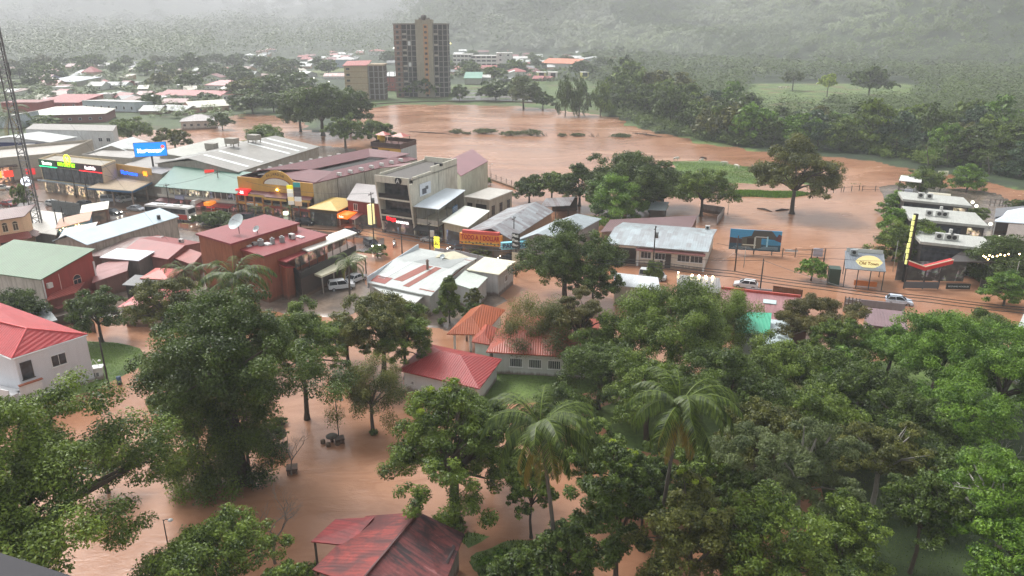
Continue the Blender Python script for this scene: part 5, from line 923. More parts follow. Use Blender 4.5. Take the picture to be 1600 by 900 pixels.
HOUSES = [
 ('red_hall','long brick red hall with white sheets in its roof behind the mast','hall',60,124,170,160,26,'shedf',2.0,s2l(160,72,66),RR,0,dict(rust=.2,nwin=4)),
 ('red_hall','plain brick red side hall left of the red roofed hall','hall',5,62,177,160,14,'flat',0,s2l(164,76,68),s2l(150,80,74),0,dict(nwin=0)),
 ('white_block','long pale blue white block with a row of seven small square windows','building',131,213,174,160,16,'shedb',1.0,s2l(196,204,212),RW,3,dict(nwin=7,ww=1.2,wh=1.5)),
 ('office_block','upper white cube behind the row of seven windows','building',153,174,158,147,12,'flat',0,W2,W2,0,{}),
 ('green_house','house with a dull green roof behind the seven window block','house',163,200,157,150,14,'hip',2.5,W3,RGn,0,{}),
 ('motel','low maroon walled motel with a cream hipped roof beside the mast','building',38,166,196,181,22,'hip',2.6,s2l(130,86,80),s2l(206,204,190),-4,dict(nwin=8,rust=.1)),
 ('white_house','small white house with two dark windows below the far red roofs','house',84,102,146,136,8,'flat',0,W2,W2,0,dict(nwin=2)),
 ('hall','far hall with a blue and white sheet roof','hall',72,118,134,126,22,'shedf',2.0,W3,s2l(196,204,210),2,{}),
 ('blue_house','far blue walled house with a red roof under the trees','house',66,90,121,113,12,'gx',2.5,s2l(120,140,176),RR,0,{}),
 ('house','far white roofed house beside the first yellow street light','house',66,86,109,104,14,'shedf',2.5,W3,W2,0,{}),
 ('house','far long pinkish roof under the dark wood left of the white pavilion','house',102,140,109,104,16,'gx',2.5,PEA,RM,0,{}),
 ('pavilion','far white two tier pavilion roof in front of the dark wood','house',151,167,107,103,14,'hip',3.5,W2,W2,0,{}),
 ('house','far hipped red roofed house in the middle of the left wood edge','house',128,148,119,113,14,'hip',4.5,PEA,RR,0,{}),
 ('house','far maroon and blue roofs left of the blue and white hall','house',46,76,130,123,18,'gx',2.5,s2l(150,150,180),RM,0,{}),
 ('house','reddish house below the hall with the blue and white roof','house',64,90,138,132,12,'gx',2.5,PEA,s2l(170,100,92),0,{}),
 ('house','grey roofed house right of the small white two windowed one','house',138,160,142,134,12,'gx',2.2,W2,RG,0,dict(nwin=3)),
 ('house','pale long house with blue grey roof right of the grey roofed house','house',160,196,140,133,12,'gx',1.8,W1,s2l(180,186,190),0,dict(nwin=4)),
 ('house','brick coloured little house by the pale warehouse with lit eaves','house',190,201,137,129,10,'gx',1.0,s2l(150,84,74),RM,0,{}),
 ('house','cream long house with small dark windows near the second street light','house',200,216,135,129,10,'flat',0,W2,W3,0,dict(nwin=3)),
 ('house','salmon house between two dark crowns right of the seven windows','house',214,234,155,148,10,'gx',1.8,s2l(190,120,104),RM,0,{}),
 ('house','house with slatted grey shed roofs near the warm lit stall','house',219,250,180,174,12,'gx',2.0,BRN,RG,0,dict(rust=.4)),
 ('house','dark huts with silver roofs behind the warm lit stall','house',250,288,178,173,12,'gx',1.8,BRN,s2l(170,176,176),2,dict(rust=.4)),
 ('stall','warm lit stall under dark roofs beside the huts','stall',225,244,172,167,6,'flat',0,s2l(220,170,100),BRN,0,{}),
 ('river_house','weathered pale house with a grey hipped roof standing at the flooded river edge','house',284,338,203,190,11,'hip',2.2,s2l(196,190,180),s2l(136,130,128),-2,dict(nwin=5,rust=.5,dirt=.7)),
 ('river_house','peach house with a bright cream roof above the flooded river edge','house',300,358,178,168,14,'gx',2.4,s2l(190,150,130),s2l(216,214,196),-4,dict(nwin=2)),
 ('apartment_house','three storey white balconied apartment house with a red roof by the river','apartment house',350,386,170,151,16,'shedb',1.2,s2l(206,206,200),RR,1,dict(nwin=5,floors=3,ww=1.4,wh=1.4,swin=0)),
 ('long_hall','long red roofed hall running left of the balconied apartment house','hall',250,345,157,148,18,'gx',2.2,W3,RR,2,dict(nwin=5)),
 ('white_house','grey and white verandah house in front of the long red hall','house',253,288,156,149,12,'gx',2.0,W2,RG,0,dict(nwin=4)),
 ('peach_house','peach house with a maroon roof in front of the verandah house','house',254,290,168,160,10,'gx',1.6,s2l(214,180,150),RM,0,dict(nwin=3)),
 ('house','pink roofed large white house above the long red hall','house',320,368,141,133,16,'hip',3.0,W2,s2l(190,92,92),1,dict(nwin=4)),
 ('house','cream hipped roof left of the pink roofed white house','house',277,304,138,134,14,'hip',2.2,W2,W2,0,{}),
 ('house','white roofed flat building right of the red apartment roof','building',370,402,146,140,16,'shedf',1.5,W2,W2,0,{}),
 ('house','white gabled house with tiny windows under the grey green warehouse','house',318,345,129,121,12,'gy',2.5,W2,RM,0,dict(nwin=3)),
 ('house','grey roofed house left of the white gabled house','house',296,318,126,119,12,'gx',2.0,W3,RG,0,dict(nwin=2)),
 ('warehouse','grey green roofed warehouse among trees in the middle distance','warehouse',356,396,126,118,20,'gx',2.6,W3,s2l(140,152,146),0,dict(nwin=4)),
 ('house','far pink long roofed house in the wood left of the cream roof','house',240,282,111,107,14,'gx',2.5,PEA,s2l(180,130,126),0,{}),
 ('house','far white roofed pavilion right of the pink long roof','house',284,296,107,103,10,'hip',3.0,W2,W2,0,{}),
 ('house','far pale pavilion roof with a cupola above the tree tops','house',317,344,97,94,14,'hip',3.0,W3,W2,0,{}),
 ('house','far pale long house at the foot of the ridge','house',352,388,99,93,14,'gx',2.0,W2,W3,0,dict(nwin=4)),
 ('house','far low white roof just below the pale long house','house',352,370,103,100,10,'gx',1.0,W2,W2,0,{}),
 ('long_shed','far very long row of white sheet roofs left of the orange lights','shed',405,478,104,100,16,'gx',1.8,W3,RW,0,{}),
 ('long_shed','far shorter row of white sheet roofs below the orange lights','shed',486,510,104,100,14,'gx',1.8,W3,RW,0,{}),
 ('house','far grey gable with a bright white side roof right of the street lights','house',425,455,116,109,14,'gy',2.6,W3,RW,0,{}),
 ('house','far row of cream and red roofs left of the tan tower','house',506,541,124,119,12,'gx',2.0,W2,s2l(190,120,112),0,dict(patch=.5,c2=W2)),
 ('house','far blue walled house with two white hipped roofs left of the tan tower','house',525,553,106,93,14,'hip',2.5,s2l(170,184,194),W2,0,dict(nwin=3)),
 ('house','far cream house with a red hipped roof between the two towers','house',576,600,87,80,16,'hip',2.6,W2,RR,0,dict(nwin=3)),
 ('hall','pale roofed hall with a red band between the two towers','hall',603,625,143,119,20,'shedf',2.0,s2l(170,90,84),RW,0,dict(nwin=3)),
 ('hotel','long white four storey hotel with dark bands of windows right of the unfinished tower','hotel',708,738,110,85,20,'flat',0,W2,W2,0,dict(nwin=5,floors=4,ww=3.0,wh=1.6)),
 ('hotel','middle wing of the white hotel under a white roof line','hotel',736,784,110,87,18,'flat',0,W2,W2,0,dict(nwin=6,floors=4,ww=4.2,wh=1.6)),
 ('hotel','right wing of the white hotel with a tall blank end wall','hotel',776,800,112,83,18,'flat',0,W2,W2,0,dict(nwin=2,floors=4,ww=2.0,wh=1.5)),
 ('house','long low red and pink roof at the foot of the white hotel','house',722,776,114,107,18,'gx',2.5,PEA,RR,0,{}),
 ('house','pinkish roof beside the foot of the unfinished tower','house',700,722,114,108,14,'gx',2.2,PEA,s2l(206,130,124),0,{}),
 ('warehouse','grey warehouse with a teal roof right of the unfinished tower','warehouse',726,752,133,122,22,'shedf',3.0,W3,s2l(120,170,150),0,{}),
 ('shed','white gabled store right beside the teal roof','shed',752,766,130,121,18,'gx',1.6,W1,W2,0,{}),
 ('white_house','white mono pitched house left of the tiled white house','house',787,804,127,116,14,'shedr',2.5,W2,W2,0,{}),
 ('white_house','white house with dark windows and a red tiled hipped roof','house',792,821,123,112,14,'hip',2.4,W2,RR,0,dict(nwin=4)),
 ('house','small pink roofed outhouse right of the tiled white house','house',822,832,122,119,10,'hip',1.5,PEA,s2l(200,130,120),0,{}),
 ('yellow_house','left one of the pale yellow unfinished houses under the orange roof','house',839,853,124,113,10,'flat',0,s2l(220,214,150),W2,0,dict(nwin=1,ww=4,wh=3.2)),
 ('concrete_house','white concrete frame house between the two pale yellow ones','house',857,871,125,113,10,'flat',0,W2,W2,0,dict(nwin=1,ww=4,wh=3.2)),
 ('yellow_house','right one of the pale yellow unfinished houses with warm light','house',908,920,124,113,10,'flat',0,s2l(230,220,130),W2,0,dict(nwin=1,ww=4,wh=3.2)),
 ('market','long dark hall with a bright orange roof section','hall',846,900,108,98,30,'gx',4.0,W3,s2l(222,130,90),2,{}),
 ('hall','grey roofed hall with warm lights right of the orange roof','hall',908,932,102,93,26,'shedr',2.5,W1,s2l(190,194,194),0,dict(nwin=4)),
 ('hall','white roofed hall left of the orange roof','hall',888,912,97,91,20,'shedf',2.0,W2,RW,0,{}),
 ('house','far white roof near the left end of the orange hall','house',802,824,95,91,14,'gx',2,W3,W2,0,{}),
 ('house','far small white roof left of the dark tree by the orange hall','house',836,848,98,94,12,'gx',1.5,W3,W2,0,{}),
 ('house','far cream house at the forest foot right of the warm lights','house',944,970,87,83,16,'gx',2.0,W3,W2,0,{}),
 ('house','far white roof cluster further right along the forest foot','house',982,1001,87,82,12,'gx',2.0,W3,W2,0,{}),
 ('house','last pale house right along the forest foot','house',1053,1064,86,82,12,'gx',2.0,W3,W2,0,{}),
 ('house','white roofed house behind the green parrot like tree of the far left','house',-4,34,202,184,14,'shedr',1.5,s2l(196,206,214),W2,0,{}),
]
for (nm, lb, ct, xl, xr, yf, ye, dp, rk, rise, wc, rc, dy, kw) in HOUSES: fh(nm, lb, ct, xl, xr, yf, ye, dp, rk, rise, wc, rc, dy, **kw)
# small houses too far to tell apart
rng = random.Random(5)
for i in range(96):
    x, y = rng.choice([(rng.uniform(340,610), rng.uniform(84,112)), (rng.uniform(340,560), rng.uniform(80,100)), (rng.uniform(20,360), rng.uniform(100,128)), (rng.uniform(700,1010), rng.uniform(81,95)), (rng.uniform(700,960), rng.uniform(92,112)), (rng.uniform(400,470), rng.uniform(118,160))])
    w_ = rng.uniform(8, 17); wc = rng.choice([W1, W2, W3, PEA]); rc = rng.choice([RW, RG, RM, RR, RW])
    cn_ = {id(RW):'white',id(RG):'grey',id(RM):'maroon',id(RR):'red'}[id(rc)]; wh_ = ('at the wood edge far left' if x < 340 else 'between inlet and long sheds' if y > 113 else 'in the valley left of the towers' if x < 620 else 'behind the white hotel' if x < 800 else 'at the forest foot right of the hotel'); lb_ = 'tiny %s roofed house half sunk among trees %s' % (cn_, wh_)
    fh('distant_house', lb_, 'house', x, x+w_, y, y-rng.uniform(3,5), rng.uniform(9,14), rng.choice(['gx','hip','shedf']), 2.0, wc, rc, 0, group=lb_)
# the packed smaller houses of the left town
colw = {'red': RR, 'grey': RG, 'white': RW, 'maroon': RM, 'rusty': s2l(130,92,80), 'cream': s2l(206,200,180)}
for i in range(64):
    x = rng.uniform(-10, 470) if i < 54 else rng.uniform(690, 850); yl, yh = (108, 172) if x < 380 else (106, 150); y = rng.uniform(yl, yh) if i < 54 else rng.uniform(112, 128); cn = rng.choice(list(colw)); w_ = rng.uniform(13, 25)*(.55+.5*(y-90)/70)
    where = 'left of the mast' if x < 60 else 'behind the motel' if x < 230 and y > 140 else 'below the dark wood' if x < 230 else 'around the long red hall' if x < 400 and y > 135 else 'below the cupola roof' if x < 400 else 'near the river inlet' if x < 480 else 'at the foot of the white hotel'
    lb_ = 'small %s roofed house packed among others %s' % (cn, where)
    fh('small_house', lb_, 'house', x, x+w_, y, y-w_*rng.uniform(.22,.32), rng.uniform(8,13), rng.choice(['gx','hip','shedf','gx']), rng.uniform(1.2,2.4), rng.choice([W1,W2,W3,PEA,BRN]), colw[cn], rng.uniform(-1.5,1.5), group=lb_, nwin=3, rust=.4)
# unfinished concrete tower
tw = Bld('unfinished_tower', 'tall unfinished concrete apartment tower with bare balcony bays and a tan stair core', 'tower')
a0 = P(620,153); s_ = 1/ppm(a0.y); Wt = 80*s_; D_ = 16.0; tw.start(a0, a0+Vector((1,0,0))); nF = 14; zt = zat(a0.y, 38); fhh = zt/nF
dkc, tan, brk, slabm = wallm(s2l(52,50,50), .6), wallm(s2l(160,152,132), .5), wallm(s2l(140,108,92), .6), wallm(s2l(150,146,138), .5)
X = lambda px: (px-620)*s_
for f_ in range(nF+1):
    z_ = f_*fhh
    for (x0, x1, y0, y1) in ((X(620), X(631), 0, D_), (X(631)+.02, X(653), 1.2, D_), (X(678), X(699.5), 1.0, D_)): tw.part(MB().box(x0-.2, y0-.3, z_-.18, x1+.2, y1, z_+.14), slabm, 'floor_slab')
mb = MB()
for x_ in (631, 639, 645, 652.5, 678.2, 685, 692, 699): mb.box(X(x_)-.25, 1.0, 0, X(x_)+.25, 1.6, zt)
tw.part(mb, slabm, 'columns')
mb = MB()
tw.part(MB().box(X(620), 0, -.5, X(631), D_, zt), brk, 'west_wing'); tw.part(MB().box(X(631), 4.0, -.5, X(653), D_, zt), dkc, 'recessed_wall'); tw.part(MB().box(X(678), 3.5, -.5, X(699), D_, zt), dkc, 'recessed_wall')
ct_ = zat(a0.y, 30.5); tw.part(MB().box(X(652.5), -1.2, -.5, X(677.5), 8, ct_), tan, 'stair_core'); tw.part(MB().box(X(664), -1.35, 2, X(671), -1.18, zt), wallm(s2l(184,140,96), .3), 'window_strip')
tw.part(MB().box(X(658), -1.4, ct_, X(674), 3, ct_+1.0).box(X(662), -1.4, ct_+1.0, X(669), 2, ct_+2.4), slabm, 'roof_block'); tw.part(MB().ball((X(665.5), -1.0, ct_+1.2), 1.7, 10), paint(s2l(90,84,80)), 'roof_dome')
tw.part(MB().box(X(620)-.4, -.5, zt, X(652), D_, zt+.6).box(X(678), .5, zt, X(699.5)+.4, D_, zt+.6), slabm, 'roof_slab')
for f_ in range(nF):
    z_ = f_*fhh+1.0; tw.part(MB().box(X(665.6), -1.42, z_, X(669.4), -1.34, z_+1.3), glassm(), 'window')
    tw.part(MB().box(X(623.6), -.06, z_, X(627.4), .02, z_+1.5), glassm(), 'window')
    if f_ % 3 != 1: tw.part(MB().box(X(632), 1.05, z_-.8, X(638), 1.2, z_+.1), wallm(s2l(180,172,160), .4), 'balustrade')
    if f_ % 2 == 0: tw.part(MB().box(X(679), .85, z_-.8, X(685), 1.0, z_+.1), wallm(s2l(180,172,160), .4), 'balustrade')
    if f_ % 4 == 2: tw.part(MB().box(X(640), 1.05, z_-.8, X(644), 1.15, z_+1.6), paint(s2l(214,216,214)), 'tarpaulin')
t2 = Bld('tan_tower', 'five storey tan block with a red roof edge and a bare framed east end', 'tower'); a0 = P(541,157); t2.start(a0, a0+Vector((1,.0,0))); zt = zat(a0.y, 103); s_ = 1/ppm(a0.y); X = lambda px: (px-541)*s_; f5 = zt/6
t2.part(MB().box(X(541), 0, -.5, X(575.5), 14, zt), wallm(s2l(182,164,130), .4), 'wall'); t2.part(MB().prism([(X(539),-.6,zt+.2),(X(577),-.6,zt+.4),(X(577),14,zt+2.6),(X(539),14,zt+2.2)], .25), roofm(s2l(176,84,74), .2), 'roof')
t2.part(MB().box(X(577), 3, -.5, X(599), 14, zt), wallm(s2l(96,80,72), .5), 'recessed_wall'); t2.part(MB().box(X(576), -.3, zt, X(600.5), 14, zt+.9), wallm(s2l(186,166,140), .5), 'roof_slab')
for f_ in range(6):
    z_ = f_*f5; t2.part(MB().box(X(541)-.1, -.12, z_-.15, X(575.6), .0, z_+.15), wallm(s2l(160,130,96), .4), 'string_course'); t2.part(MB().box(X(575.7), -.2, z_-.15, X(600), 14, z_+.12), slabm, 'floor_slab')
    if f_: t2.part(MB().box(X(544), -.08, z_+1.0, X(549), .02, z_+2.1), glassm(), 'window')
mb = MB(); [mb.box(X(x_)-.3, -.1, 0, X(x_)+.3, .5, zt) for x_ in (577.5,585,592,599)]; t2.part(mb, slabm, 'columns')
# low steel frame right of it with lights
t3 = Bld('steel_frame', 'thin open steel frame with white lights between the two towers', 'structure'); a0 = P(601,146); t3.start(a0, a0+Vector((1,0,0))); mb = MB()
for x_ in (0,3.5,7): mb.box(x_, 0, 0, x_+.3, .3, 14)
for z_ in (3,6.5,10,13.5): mb.box(0, .31, z_, 7.3, .6, z_+.3)
t3.part(mb, paint(s2l(90,84,80)), 'frame')
for z_ in (3.5,5.5,8,11): t3.part(MB().ball((.2,-.4,z_), .35, 6), emis((1,.95,.85,1), 3), 'lamp')
# grey flooded sports court east of the tower and the river wall
def wallrun(name, label, cat, pts, h, mat, z0=-.3, post=0, th=.15, rails=0, group=None):
    q = [P(*p_) for p_ in pts]; root = thing(name, label, cat, (q[0].x, q[0].y, 0), 0, group); mb = MB(); pb = MB()
    for a_, c_ in zip(q, q[1:]):
        d_ = (c_-a_); L = d_.length; d_.normalize(); n_ = Vector((-d_.y, d_.x, 0))*th/2; o = Vector((q[0].x, q[0].y, 0)); A, B_ = a_-o, c_-o
        if not rails: mb.add([A-n_+Vector((0,0,z0)), B_-n_+Vector((0,0,z0)), B_+n_+Vector((0,0,z0)), A+n_+Vector((0,0,z0)), A-n_+Vector((0,0,h)), B_-n_+Vector((0,0,h)), B_+n_+Vector((0,0,h)), A+n_+Vector((0,0,h))], [(3,2,1,0),(4,5,6,7),(0,1,5,4),(1,2,6,5),(2,3,7,6),(3,0,4,7)])
        for r_ in range(rails): zz = h*(r_+1)/rails-.1; mb.tube([A+Vector((0,0,zz)), B_+Vector((0,0,zz))], .045, 4)
        if post:
            for i in range(int(L/post)+1): p_ = A+d_*min(i*post, L); pb.box(p_.x-.07, p_.y-.07, z0-.3, p_.x+.07, p_.y+.07, h+.25)
    mb.build('rails' if rails else 'wall', mat, root)
    if pb.v: pb.build('posts', paint(s2l(90,84,76)), root)
    return root
mb = MB(); mb.add([P(702,158,.33), P(842,160,.33), P(846,146,.33), P(724,140,.33)], [(0,1,2,3)]); tag(mb.build('court', wallm(s2l(150,166,176), .2, .15)), kind='structure')
wallrun('river_wall', 'low dark river wall at the foot of the unfinished tower', 'wall', [(556,166),(640,161),(760,159),(840,162)], .9, wallm(s2l(90,84,72), .6))
wallrun('court_fence', 'pale railing along the flooded court beside the tower', 'fence', [(700,160),(770,158),(850,160)], 2.2, paint(s2l(190,196,196)), post=4, rails=4)
wallrun('river_fence', 'wire fence with posts on a low wall along the river behind the cream hall', 'fence', [(722,262),(760,277),(804,293)], 1.5, paint(s2l(110,100,92)), post=3, rails=3)
wallrun('river_wall', 'low pale flood wall below the wire fence behind the cream hall', 'wall', [(722,264),(762,280),(806,296)], .55, wallm(s2l(190,176,150), .5))
wallrun('plot_wall', 'stained pale block wall partly under water beside the spreading tree', 'wall', [(1097,331),(1131,336),(1120,352)], 1.9, wallm(s2l(176,170,168), .9))
wallrun('street_wall', 'corrugated grey fence along the near side of the road by the motorcyclists', 'fence', [(680,403),(720,408),(756,417)], 2.0, roofm(s2l(176,184,192), .2, .5), post=2.2)
wallrun('street_hoarding', 'long grey metal hoarding with a pale poster facing the road west of the bus', 'hoarding', [(84,333),(128,339)], 3.2, roofm(s2l(112,118,116), .2, .6), post=2.5)
wallrun('yard_fence', 'brown plank fence with a small white window frame on the near side of the road', 'fence', [(1206,466),(1252,473)], 2.2, roofm(s2l(128,90,64), .7, .3))
wallrun('yard_wall', 'grey panel wall beside the brown plank fence', 'wall', [(1164,463),(1205,466)], 1.5, wallm(s2l(150,150,156), .4))
wallrun('yard_wall', 'long grey wall with a white railing at the near side of the road on the right', 'wall', [(1318,482),(1412,492)], 1.8, wallm(s2l(140,136,140), .4))
wallrun('white_railing', 'white upright railing on the near side of the road behind the reddish crowns', 'fence', [(1318,486),(1342,490)], 2.2, paint(WHITE), post=.5, rails=3)
wallrun('pasture_fence', 'line of drowned fence posts crossing the brown water right of the lone tree', 'fence', [(1278,304),(1318,300),(1352,297)], 1.3, paint(s2l(90,80,70)), post=2.6, rails=1)
wallrun('corral', 'dark wooden rail corral standing in the flood right of the fence posts', 'fence', [(1347,299),(1378,299)], 1.3, paint(s2l(60,46,44)), post=3.5, rails=2)
wallrun('corral', 'dark timber pens in the flood behind the plaza on the right', 'fence', [(1546,322),(1566,322),(1586,330)], 1.6, paint(s2l(80,46,44)), post=1.2, rails=2)
wallrun('plot_fence', 'thin wire fence with a grey board along the flooded plot by the round green tree', 'fence', [(1222,402),(1242,402),(1268,403),(1288,405)], 1.6, paint(s2l(120,112,104)), post=3, rails=2)
wallrun('menu_boards', 'low black fence with pale posters by the flat green tree on the right', 'fence', [(1530,452),(1560,456),(1586,459)], 1.7, paint(s2l(40,40,42)), post=1.5)
wallrun('garden_wall', 'dark wet boundary wall behind the garden of the white house', 'wall', [(60,520),(110,505),(150,520)], 1.6, wallm(s2l(110,96,88), .8))
# ---------------------------------------------------------------- trees of the far banks and the town
G1 = 'trees of the far left town'; G2 = 'trees on the river bank below the tower'; G3 = 'crowns of the wooded right bank'
spec = [  # kind, colour, foot x, foot y, top y, bottom y, width px, label
 ('dome','dark',505,212,118,205,100,'broad dark tree mass on the spit left of the tan tower'), ('dome','dark',470,206,135,200,66,'rounded dark tree at the left end of the river spit'),
 ('dome','dark',548,205,128,200,70,'dark tree crown against the tan tower'), ('open','mid',540,232,170,225,62,'loose green tree in front of the river spit'), ('open','mid',590,226,182,222,60,'lighter green tree left of the ochre terrace house'),
 ('layered','mid',415,228,197,222,62,'small spreading tree behind the warehouse roof'), ('dome','mid',206,222,182,218,62,'rounded dull green tree left of the blue pole sign'), ('open','olive',275,238,194,232,56,'brownish tree right of the blue pole sign'),
 ('dome','dark',348,203,172,198,32,'compact tree at the corner of the river edge house'), ('dome','mid',70,200,178,196,44,'bushy tree between the mast and the motel'), ('dome','dark',240,172,141,168,28,'rounded tree above the peach house'),
 ('dome','dark',325,160,142,158,34,'dark tree in front of the long red hall'), ('dome','dark',330,118,96,114,40,'dark tree clump left of the pale pavilion'), ('dome','dark',300,113,78,110,36,'rounded crown standing above the far left wood'),
 ('open','dark',430,160,112,156,64,'tall loose tree behind the river inlet'), ('dome','dark',395,178,140,172,52,'dark tree at the head of the river inlet'), ('dome','dark',460,150,108,146,60,'dark tree behind the river spit'),
 ('dome','dark',610,100,76,97,28,'dark tree just left of the unfinished tower'), ('dome','dark',662,152,113,146,48,'dark tree standing against the unfinished tower'), ('open','mid',640,152,124,148,34,'leafy tree at the left foot of the unfinished tower'),
 ('open','dark',718,160,128,156,30,'slim dark tree at the right foot of the tower'), ('dome','dark',775,158,122,152,56,'rounded dark tree before the flooded court'), ('layered','grey',818,170,118,140,50,'umbrella shaped tree with a bare fork at the court'),
 ('open','dark',848,172,136,166,36,'dark bush tree right of the umbrella shaped tree'), ('feather','dark',883,182,108,170,30,'tall narrow tree in the river margin, left of a pair'), ('feather','dark',905,181,110,172,34,'tall narrow tree in the river margin, right of a pair'),
 ('feather','mid',938,182,124,172,34,'loose tree at the corner where the wood begins'),
 # mid ground
 ('dome','olive',1237,334,205,320,124,'large lone spreading tree standing in the flood'), ('dome','dark',975,332,226,326,138,'great dark tree above the brown sheet roofs'), ('layered','bright',958,345,272,338,98,'lighter layered tree in front of the great dark tree'),
 ('dome','mid',1095,338,254,326,88,'tiered round crowned tree beside the stained block wall'), ('dome','dark',827,317,264,317,54,'rounded dense tree beside the flood wall'), ('dome','mid',862,318,258,308,50,'loose tree above the rusty timber shed'),
 ('dome','dark',905,322,246,322,76,'dark tree between the timber shed and the great tree'), ('dome','dark',1035,322,246,322,76,'dark tree right of the great dark tree'), ('layered','dark',1015,332,275,325,50,'low dark tree behind the small lamp post'),
 ('dome','bright',1267,438,403,432,46,'small round topiary like tree standing in the water'), ('layered','bright',1398,335,298,332,46,'leafy tree at the far left corner of the plaza'), ('layered','bright',1395,372,320,366,56,'fresh green tree on the left side of the plaza'),
 ('layered','mid',1395,408,348,400,64,'spreading tree at the left of the tall lit strip sign'), ('layered','mid',1436,405,346,398,68,'tree overhanging the nearest cream hall'), ('layered','dark',1560,440,368,432,118,'large dark spreading tree strung with warm lights'),
 ('layered','bright',1568,478,426,462,66,'flat light green tree in front of the black poster fence'), ('open','mid',1520,352,318,348,44,'small garden tree left of the marquee'), ('open','bright',1552,388,362,384,34,'small light tree below the marquee'),
 ('layered','mid',1440,300,262,290,60,'flat topped tree over the open kitchen'), ('layered','bright',1510,298,255,290,50,'light green flat topped tree behind the plaza'), ('open','dark',1590,335,305,330,40,'dark fan leaved tree at the right edge of the plaza'),
 ('open','mid',40,330,278,322,34,'clipped dark street tree at the far left road bend'), ('dome','dark',335,352,330,350,52,'low round hedge like tree beside the bus'), ('dome','dark',368,356,338,354,40,'low shrub tree right of the bus'),
 ('open','mid',590,402,378,398,34,'small street tree in the median beside the dark car'), ('open','olive',748,408,386,404,44,'wispy bush by the corrugated fence'), ('dome','dark',233,402,382,398,38,'small dark tree in the white shed yard'),
 ('open','yellow',1292,152,113,134,28,'yellow flowering tree in the far pasture'), ('dome','dark',1357,150,96,144,60,'tall dark round tree at the edge of the far pasture'), ('dome','dark',1306,166,146,164,36,'dark bush in the far pasture'),
 ('open','grey',1238,142,108,134,34,'pale tree behind the grazing pasture'), ('dome','mid',1020,445,400,440,30,'small shrub tree by the long white house'),
]
for (kd, cl, fx, fy, yt, yb, wp, lb) in spec: put_tree(lb, kd, cl, fx, fy, yt, yb, wp, seed=int(fx*3+fy), unique=(wp > 45 and fy > 200), bark=(.08,.065,.05,1))
# right bank wood: the individually visible crowns, then the wood behind them
rng = random.Random(11); pl = []
bank = [(950,180),(1000,200),(1100,223),(1190,232),(1330,240),(1400,250),(1500,268),(1600,285),(1700,300)]
def bank_y(x):
    for (x0, y0), (x1, y1) in zip(bank, bank[1:]):
        if x0 <= x <= x1: return y0+(y1-y0)*(x-x0)/(x1-x0)
    return 180
names = {'dark':'dark green','mid':'mid green','bright':'light green','olive':'olive green','blue':'bluish green'}
kn = {'dome':'rounded','layered':'tiered','open':'loose'}
past = [(1155,172),(1170,128),(1420,128),(1440,162),(1300,178),(1200,178)]
cnt = 0
rank = ['at the water edge', 'just behind the water edge', 'in the third rank', 'at the back']
def seg(x): return 'left of the two slender palms' if x < 1120 else 'behind the lone spreading tree' if x < 1300 else 'below the bright pasture' if x < 1450 else 'at the far right behind the plaza'
for row in range(4):
    x = 935+rng.uniform(0, 14)
    while x < 1640:
        y = bank_y(min(max(x, 951), 1699)) - row*rng.uniform(12, 15) - rng.uniform(0, 4); wp = rng.uniform(44, 66)*(1-.05*row)*(1 if x < 1300 else 1.25); x += wp*.60
        if y < 104: continue
        if inpoly(np.array([x]), np.array([y-4.0]), past)[0] and row > 0: continue
        if row == 3 and 1150 < x < 1440: continue
        cl = rng.choice(['dark','mid','mid','olive','dark','blue','bright']); kd = rng.choice(['dome','layered','layered','open'])
        hp = (wp*rng.uniform(.75, 1.05)+8)*(.72 if 1170 < x < 1430 and row else 1); cnt += 1; lb_ = '%s %s crown %s, %s' % (kn[kd], names[cl], rank[row], seg(x))
        put_tree(lb_, kd, cl, x, y, y-hp, y-hp*.08, wp, group=lb_, unique=False, seed=cnt*7+row)
for i, (x, y) in enumerate([(1330,238),(1362,240),(1400,246),(1450,262),(1480,262),(1390,225),(1340,222),(1545,275)]): palm('slender palm tree on the wooded right bank', x, y, x+rng.uniform(-4,4), y-rng.uniform(28,40), 30, 12, 'slender palms of the right bank', 0, nlf=14)
# town and hill-foot trees
for i in range(100):
    z_ = rng.random()
    if z_ < .55: x, y = rng.uniform(-60, 520), rng.choice([rng.uniform(96,128), rng.uniform(112,150), rng.uniform(100,118)])
    elif z_ < .8: x, y = rng.uniform(690, 1000), rng.uniform(84,132)
    else: x, y = rng.uniform(360, 480), rng.uniform(120,176)
    wp = rng.uniform(22, 40)*(.6+.6*(y-80)/80); kd = rng.choice(['dome','open','dome']); cl = rng.choice(['dark','mid','olive','dark'])
    put_tree('%s %s tree among the houses of the misty town, %s' % (kn[kd], names[cl], 'on the left' if x < 360 else 'near the tan tower' if x < 690 else 'right of the tall tower'), kd, cl, x, y, y-wp*.8, y-wp*.15, wp, group='%s %s trees among the town houses' % (kn[kd], names[cl]), unique=False, seed=i*5+1)
